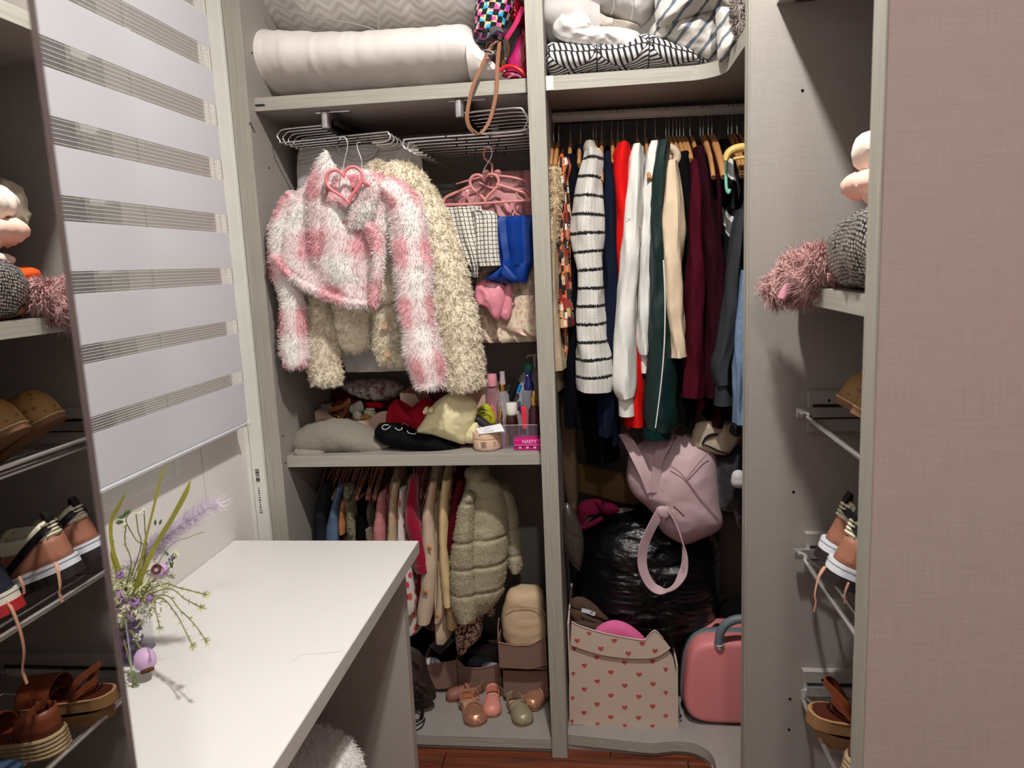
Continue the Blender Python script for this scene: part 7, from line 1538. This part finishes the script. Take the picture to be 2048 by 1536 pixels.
for k in range(3): MB().bands([(.47+k*.006, 1.21, RZ[2]-.040+k*.022), (.48+k*.006, 1.21, RZ[2]-.040+k*.022), (.70, 1.21, RZ[2]-.040+k*.022), (.71, 1.21, RZ[2]-.040+k*.022)], [.006, .011, .011, .006], [.085, .095, .095, .085], (0, 0, 1), (0, 1, 0), n=28, m=14, power=3, wrk=(.002, 20), seed=k).build('fold', mat('mid_denim', (62, 78, 104), .9, var=.3, vs=60), dj)

# pile of clothes on the cabinet shelf
def heap(name, label, cat, m, C, r, seed, wrk=(.008, 18), power=2.4, parts='folded_body', **kw):
    t = thing(name, label, cat, (C[0], C[1], C[2]-r[2]))
    g = MB(); k = np.linspace(-1, 1, 9); w = np.sqrt(1-np.clip(np.abs(k), 0, 1)**2.4)
    g.bands([(C[0], C[1]+r[1]*x, C[2]) for x in k], r[0]*np.maximum(w, .05), r[2]*np.maximum(w, .05), (1, 0, 0), (0, 0, 1), n=40, m=36, power=power, wrk=wrk, seed=seed)
    g.build(parts, m, t, sharp=0); return t
M_IV = mat('ivory_jersey', (238, 222, 208), .85, var=.06); M_BLSH = mat('blush_jersey', (232, 190, 172), .85, var=.08)
wr_ = heap('folded_trousers', 'ivory and blush folded trousers rolled on top of the shelf pile', 'trousers', M_IV, (.560, 1.42, 1.665), (.110, .11, .045), 31, (.010, 22))
MB().bands([(.475, 1.36, 1.612), (.475, 1.38, 1.612), (.475, 1.47, 1.612), (.48, 1.49, 1.612)], [.02, .035, .035, .02], [.012, .022, .022, .012], (1, 0, 0), (0, 0, 1), n=24, m=16, wrk=(.005, 30)).build('rolled_waist', M_BLSH, wr_)
heap('folded_sweater', 'blush folded top under the ivory trousers on the cabinet shelf', 'top', M_BLSH, (.585, 1.41, 1.602), (.118, .125, .034), 32, (.010, 22))
heap('folded_scarf', 'pale folded scarf at the lower front of the shelf pile', 'scarf', mat('pale_cream', (226, 214, 198), .85), (.575, 1.385, 1.552), (.12, .13, .022), 33)
heap('folded_sweater', 'bright orange folded top peeping from the shelf pile', 'top', mat('bright_orange', (236, 84, 30), .8), (.56, 1.47, 1.522), (.11, .08, .020), 34, (.004, 20))
def swirl(t, u, v):
    n = t.noise(t.coord('Object'), 22, 2); return t.ramp(n, [(.38, srgb(196, 50, 60)), (.46, srgb(236, 130, 140)), (.54, srgb(226, 190, 130)), (.62, srgb(222, 80, 96))])
heap('printed_dress', 'pink, red and yellow swirl print dress folded in the shelf pile', 'dress', uvpat('swirl_print', swirl, .8), (.555, 1.42, 1.483), (.12, .13, .026), 35, (.008, 26))
heap('knit_cloth', 'dark teal and maroon knitted cloth low in the shelf pile', 'cloth', mat('maroon_knit', (110, 36, 52), .9), (.58, 1.44, 1.452), (.13, .14, .020), 36)
heap('black_cardigan', 'black cardigan heaped behind the ivory trousers', 'cardigan', M_BLK, (.60, 1.42, 1.735), (.10, .12, .06), 37, (.014, 16))
heap('grey_sweater', 'grey-beige top slumped at the back of the shelf pile', 'top', mat('stone_jersey', (176, 164, 146), .85), (.57, 1.545, 1.665), (.06, .06, .06), 38, (.012, 18))
heap('mauve_sweater', 'mauve knitted sweater on top of the black cardigan', 'sweater', mat('mauve_knit', (128, 70, 82), .95, weave=1200), (.60, 1.37, 1.81), (.08, .09, .035), 39)
heap('pink_bag', 'hot pink satin cloth at the near end of the shelf pile', 'cloth', mat('hot_pink_satin', (206, 40, 92), .4), (.50, 1.20, 1.60), (.07, .05, .035), 40)
def sequin(t, u, v):
    x = t.n('ShaderNodeTexVoronoi', feature='F1'); t.put(x.inputs['Vector'], t.map(t.coord('UV'), (190, 150, 1))); x.inputs['Scale'].default_value = 1; x.inputs['Randomness'].default_value = .25
    d = t.math('LESS_THAN', x.outputs['Distance'], .36); return t.mix(d, srgb(24, 22, 24), srgb(226, 222, 216))
sq_ = NT('sequin_fabric'); _v = sq_.n('ShaderNodeTexVoronoi'); sq_.put(_v.inputs['Vector'], sq_.map(sq_.coord('UV'), (150, 150, 1))); _v.inputs['Scale'].default_value = 1; _v.inputs['Randomness'].default_value = .3
_d = sq_.math('LESS_THAN', _v.outputs['Distance'], .40); sq_.set(sq_.mix(_d, srgb(18, 17, 18), srgb(214, 210, 204)), .22, sq_.math('MULTIPLY', _d, .75)); sq_.bump(_v.outputs['Distance'], .5, .002)
sb = thing('sequin_bag', 'black and silver sequinned pouch at the front of the cabinet shelf', 'pouch', (.42, 1.26, ZS))
MB().bands([(.435, 1.16, ZS+.066), (.430, 1.18, ZS+.066), (.425, 1.24, ZS+.068), (.425, 1.34, ZS+.066), (.43, 1.395, ZS+.058), (.435, 1.42, ZS+.052)], [.02, .035, .042, .040, .032, .014], [.03, .052, .062, .058, .046, .02], (1, 0, 0), (0, 0, 1), n=36, m=30, wrk=(.006, 22), seed=41).build('pouch_body', sq_.m, sb, sharp=0)
heap('tan_pouch', 'tan leather pouch flattened under the sequinned pouch', 'pouch', mat('tan_pouch_leather', (146, 96, 46), .5), (.46, 1.36, ZS+.022), (.05, .07, .022), 42, (.003, 20))
fs = thing('fringed_scarf', 'dusty pink shaggy fringed scarf hanging over the shelf end', 'scarf', tuple(P(1590, 600, Y=1.55)))
fm = MB().loft([P(1668, 528, Y=1.42), P(1640, 545, Y=1.47), P(1605, 552, Y=1.53), P(1575, 562, Y=1.57), P(1556, 580, Y=1.58), P(1552, 600, Y=1.58)], [.03, .042, .044, .036, .026, .014], [.03, .034, .034, .03, .022, .012], (0, .5, 1), n=20, m=24)
fm.fur(6500, .028, .0009, .9, .8, 51, clump=40).build('fringe_pile', mat('dusty_pink_yarn', (190, 150, 146), .9, var=.25, vs=60), fs, sharp=0)
MB().limb([(1588, 566, 9), (1573, 582, 10), (1563, 598, 8)], 1.50, .012, n=14, m=12).build('satin_lining', mat('mauve_satin', (196, 132, 150), .4), fs)
# ================================================================ plush pouf and slipper under the desk
M_PLUSH = mat('white_plush', (232, 226, 222), .95, var=.06, vs=40, sheen=.3)
pf_ = thing('plush_pouf', 'round white plush pouf tucked under the desk', 'pouf', (-.715, 1.43, 0))
pm_ = MB().lathe([(.0001, .03), (.14, .03), (.165, .06), (.175, .20), (.175, .36), (.16, .42), (.12, .448), (.06, .455), (.0001, .457)], (-.715, 1.43, 0), 40)
pm_.fur(16000, .013, .0008, .4, .6, 61, clump=60).build('seat', M_PLUSH, pf_, sharp=0)
MB().lathe([(.0001, 0), (.13, 0), (.135, .03), (.0001, .03)], (-.715, 1.43, 0), 30).build('base', M_DKMET, pf_)
wsp = thing('plush_slipper', 'white fluffy slipper tip on the floor beside the desk panel', 'slipper', tuple(P(818, 1525, Z=0)))
g = MB().bands([(-.66, 2.06, .02), (-.655, 2.06, .03), (-.645, 2.06, .034), (-.63, 2.06, .03), (-.622, 2.06, .022)], [.01, .026, .03, .024, .006], [.01, .03, .035, .03, .01], (0, 0, 1), (0, 1, 0), n=20, m=16)
g.fur(1800, .010, .0008, .3, .6, 62, clump=60).build('upper', M_PLUSH, wsp, sharp=0)

# ================================================================ vase with artificial flowers on the desk
vx, vy, vh, vw = -.972, 1.315, .112, .041
vs = thing('flower_vase', 'square clear glass vase with purple stones standing on the desk', 'vase', (vx, vy, ZD))
M_VGL = clear('vase_glass', (232, 232, 236), .02)
for x0, x1, y0, y1 in ((-vw, -vw+.004, -vw, vw), (vw-.004, vw, -vw, vw), (-vw+.004, vw-.004, -vw, -vw+.004), (-vw+.004, vw-.004, vw-.004, vw)):
    MB().box(vx+x0, vx+x1, vy+y0, vy+y1, ZD, ZD+vh).build('glass_wall', M_VGL, vs, smooth=False)
MB().box(vx-vw, vx+vw, vy-vw, vy+vw, ZD, ZD+.006).build('glass_foot', clear('vase_foot', (150, 154, 164), .4), vs, smooth=False)
MB().tube([(vx-vw, vy-vw, ZD+vh), (vx+vw, vy-vw, ZD+vh), (vx+vw, vy+vw, ZD+vh), (vx-vw, vy+vw, ZD+vh)], .0012, 6, closed=True, sm=False).build('glass_rim', mat('glass_rim', (190, 194, 204), .1), vs)
MB().tube([(vx+vw, vy-vw, ZD), (vx+vw, vy-vw, ZD+vh)], .0016, 6, sm=False).build('glass_edge', mat('glass_rim', (190, 194, 204), .1), vs)
rg = np.random.default_rng(8); st_ = MB()
M_STN = mat('purple_stones', (134, 100, 158), .45, var=.45, vs=50)
for i in range(120):
    c = (vx+rg.uniform(-.030, .030), vy+rg.uniform(-.030, .030), ZD+.010+rg.uniform(0, .052)); r = rg.uniform(.005, .009)
    st_.lathe([(.0001, -r), (r*.8, -r*.5), (r, 0), (r*.75, r*.6), (.0001, r)], c, 6, unit(rg.normal(size=3)))
tag(st_.build('purple_stones', M_STN, vs), kind='stuff')
fa = thing('flower_arrangement', 'artificial bouquet of grass, lilac poppy pods and white sprigs in the vase', 'flowers', (vx, vy, ZD+.02))
M_STEM = mat('stem_green', (126, 128, 62), .6); M_BLADE = mat('olive_blade', (176, 172, 66), .5, var=.25, vs=20); M_LEAF = mat('leaf_green', (92, 126, 62), .6, var=.15); M_SPRIG = mat('pale_sprig', (212, 214, 164), .7, var=.15); M_LILAC = mat('lilac_plume', (236, 222, 240), .9, var=.06); M_POD = mat('lilac_pod', (206, 172, 208), .5, var=.12, vs=40); M_PODB = mat('pod_crown', (96, 62, 42), .8, var=.3, vs=200); M_PURP = mat('purple_blossom', (164, 130, 176), .8, var=.4, vs=150)
root = (vx, vy, ZD+.05)
YV = 1.30
def stem(path, r=.0013, m=None, name='stem', Ys=None, start=True):
    q = [P(a, b, Y=(YV if len(w) == 0 else w[0])) for a, b, *w in path]
    if start: q = q+[np.array(root)]
    return MB().tube(q, r, 6, m=40).build(name, m or M_STEM, fa), q
def blade(path, w, Y=YV):
    q = [P(a, b, Y=Y) for a, b in path]+[np.array(root)]; n = len(q)
    return MB().ribbon(q, [.001]+[w]*(n-2)+[w*.5], .0012, (.9, .3, .3), m=40).build('grass_blade', M_BLADE, fa)
blade([(331, 926), (322, 955), (306, 1020), (284, 1110), (270, 1180)], .0045); blade([(381, 960), (372, 985), (345, 1035), (312, 1090), (280, 1160)], .0088, 1.29); blade([(253, 983), (236, 1015), (222, 1045), (226, 1100), (250, 1180)], .007, 1.33)
blade([(228, 1080), (224, 1110), (235, 1150), (252, 1190)], .006, 1.33)
# plume
q = [P(a, b, Y=1.34) for a, b in ((436, 1006), (405, 1022), (370, 1045), (330, 1075), (290, 1108))]
fm = MB().tube(q[::-1], np.linspace(.003, .001, 25), 8, m=25); d_ = unit(q[0]-q[-1])
fm.fur(1500, .034, .00035, 1.6, .25, 71, lay=tuple(d_*1.0+np.array([0, 0, .0]))).build('plume', M_LILAC, fa, sharp=0)
stem([(290, 1108, 1.34), (270, 1150, 1.33)])
q = [P(a, b, Y=1.36) for a, b in ((330, 1090), (290, 1115), (240, 1140), (215, 1150))]
fm = MB().tube(q, np.linspace(.003, .001, 20), 8, m=20); fm.fur(600, .026, .00035, 1.2, .3, 72, lay=tuple(unit(q[-1]-q[0]))).build('plume', M_LILAC, fa, sharp=0)
stem([(407, 1064, 1.28), (380, 1074, 1.28), (330, 1105, 1.29)], .0007)
# poppy pods
def pod(px, py, Y, r, ax, path):
    c = P(px, py, Y=Y); ax = unit(ax); prof = [(.0001, -r*1.15), (r*.45, -r*1.05), (r*.85, -r*.6), (r, 0), (r*.88, r*.55), (r*.6, r*.85)]
    g = MB().lathe(prof, c, 26, ax); o = g.build('poppy_pod', M_POD, fa)
    MB().lathe([(r*.5, r*.82), (r*.62, r*.95), (r*.58, r*1.12), (r*.36, r*1.08), (r*.25, r*.7), (.0001, r*.65)], c, 18, ax).build('pod_crown', M_PODB, o)
    MB().tube([c-ax*r]+[P(a, b, Y=y) for a, b, y in path]+[np.array(root)], .0018, 6, m=30).build('pod_stem', M_STEM, fa)
pod(290, 1320, 1.235, .0205, (.35, -.35, -.75), [(276, 1290, 1.245), (262, 1262, 1.26)])
pod(320, 1142, 1.30, .0165, (.10, -.75, .55), [(308, 1160, 1.31), (290, 1185, 1.31)])
# drooping sprigs with tiny leaf pairs and pale tips
def leafpair(mb, p, t_, s, rg):
    for k in range(3):
        n = unit(rg.normal(size=3)); n = unit(n-(n@t_)*t_); tip = p+n*s+t_*s*.6; w = unit(np.cross(n, t_))*s*.16; midp = (p+tip)/2
        mb.add([p, midp-w, tip, midp+w], [[0, 1, 2, 3]])
def sprig(path, tip=True, Y0=1.27, Y1=1.2, s=.0075, seed=0, tipm=None):
    rg = np.random.default_rng(seed); n = len(path); q = [np.array(root)+[0, 0, .05]]+[P(a, b, Y=Y0+(Y1-Y0)*i/(n-1)) for i, (a, b) in enumerate(path)]
    o = MB().tube(q, .0011, 6, m=40).build('sprig', M_STEM, fa); c = spline(q, 40); lf = MB()
    for i in range(14, 39, 3): leafpair(lf, c[i], unit(c[i]-c[i-1]), s, rg)
    for k in range(5): leafpair(lf, c[-1]-(c[-1]-c[-2])*k*.4, unit(c[-1]-c[-2]), s*1.1, rg)
    lf.build('sprig_leaves', M_SPRIG, o, smooth=False)
sprig([(320, 1170), (360, 1176), (414, 1190)], seed=1); sprig([(330, 1178), (370, 1198), (404, 1216)], seed=2); sprig([(325, 1190), (360, 1220), (390, 1250), (414, 1284)], seed=3, Y1=1.16); sprig([(315, 1195), (350, 1225), (372, 1265), (386, 1294)], seed=4, Y1=1.17); sprig([(300, 1195), (312, 1225), (320, 1258)], seed=5, Y1=1.22); sprig([(300, 1165), (325, 1155), (346, 1150)], seed=6, Y1=1.3); sprig([(262, 1130), (250, 1085), (252, 1050)], seed=7, Y1=1.33, Y0=1.33); sprig([(280, 1100), (276, 1060), (272, 1028)], seed=8, Y1=1.33, Y0=1.33, s=.005); sprig([(290, 1120), (290, 1060), (288, 1020)], seed=9, Y1=1.33, Y0=1.33, s=.004); sprig([(335, 1140), (345, 1120), (352, 1108)], seed=10, Y0=1.3, Y1=1.29)
# dense pale green cluster at the vase mouth
rg = np.random.default_rng(12); bu = MB()
for i in range(900):
    a = rg.normal(size=3)*[.036, .030, .020]; p = np.array([vx+.012, vy-.01, ZD+vh+.020])+a; leafpair(bu, p, unit(rg.normal(size=3)), rg.uniform(.007, .013), rg)
tag(bu.build('filler_foliage', M_SPRIG, fa, smooth=False), kind='stuff')
# purple blossom clusters
for cx_, cy_, r in ((236, 1192, .012), (248, 1204, .011), (258, 1214, .009), (240, 1150, .007), (262, 1232, .009), (236, 1215, .009), (300, 1196, .007), (270, 1205, .008)):
    c = P(cx_, cy_, Y=1.27); g = MB()
    for k in range(22):
        d_ = unit(rg.normal(size=3)); g.lathe([(.0001, -.0022), (.0036, 0), (.0001, .0022)], c+d_*r*1.0, 6, d_)
    g.build('blossom_cluster', M_PURP, fa, smooth=False)
# leafy twigs: upper left with pale flower tip, lower one with lavender tip
def leaf(a, b, Y, s, ax, name='leaf', m=None):
    c = P(a, b, Y=Y); ax = unit(ax); sd = unit(np.cross(ax, [0, -1, .3])); g = MB()
    g.add([c, c+ax*s*.35+sd*s*.22, c+ax*s*.75+sd*s*.16, c+ax*s, c+ax*s*.75-sd*s*.16, c+ax*s*.35-sd*s*.22, c+ax*s*.5+np.array([0, -.003, 0])], [[0, 1, 6], [1, 2, 6], [2, 3, 6], [3, 4, 6], [4, 5, 6], [5, 0, 6]]); g.build(name, m or M_LEAF, fa)
stem([(262, 1022, 1.31), (252, 1042, 1.31), (272, 1080, 1.31), (290, 1110, 1.31)], .0011)
for a, b, ax in ((230, 1046, (1, 0, .15)), (236, 1036, (1, 0, .3)), (246, 1030, (1, 0, .6))): leaf(a, b, 1.31, .020, ax)
g = MB()
for k in range(14): leafpair(g, P(262+k*1.6, 1028-k*.4, Y=1.31), np.array([1.0, 0, .2]), .007, rg)
g.build('flower_tip', mat('ivory_petal', (226, 226, 206), .7), fa, smooth=False)
stem([(268, 1380, 1.20), (264, 1350, 1.21), (258, 1318, 1.225), (250, 1290, 1.24)], .0011)
for a, b, ax in ((262, 1340, (.7, 0, -.7)), (266, 1352, (.6, 0, -.8)), (262, 1345, (-.7, 0, -.6)), (264, 1368, (.1, 0, -1)), (266, 1368, (1, 0, -.2))): leaf(a, b, 1.205, .014, ax)
g = MB()
for k in range(40): d_ = unit(rg.normal(size=3)); g.lathe([(.0001, -.0018), (.0019, 0), (.0001, .0018)], P(268+(k % 4), 1378+k*.75, Y=1.20)+d_*.003, 5, d_)
g.build('lavender_tip', mat('lavender_grey', (108, 108, 138), .8, var=.3), fa, smooth=False)
g = MB()
for k in range(30): d_ = unit(rg.normal(size=3)); g.lathe([(.0001, -.0016), (.0017, 0), (.0001, .0016)], P(350-k*.5, 1110+k*.5, Y=1.29)+d_*.004, 5, d_)
g.build('lavender_tip', mat('lavender_grey', (108, 108, 138), .8, var=.3), fa, smooth=False)
for a, b, ax in ((340, 1124, (.3, 0, -1)), (338, 1112, (-.5, 0, .6)), (310, 1052, (.2, 0, 1)), (318, 1050, (.5, 0, .8))): leaf(a, b, 1.29, .014, ax)
g = MB()
for k in range(16): leafpair(g, P(275+rg.uniform(-5, 5), 1275+rg.uniform(-6, 6), Y=1.25), unit(rg.normal(size=3)), .007, rg)
g.build('ivory_flower', mat('ivory_petal', (226, 226, 206), .7), fa, smooth=False)
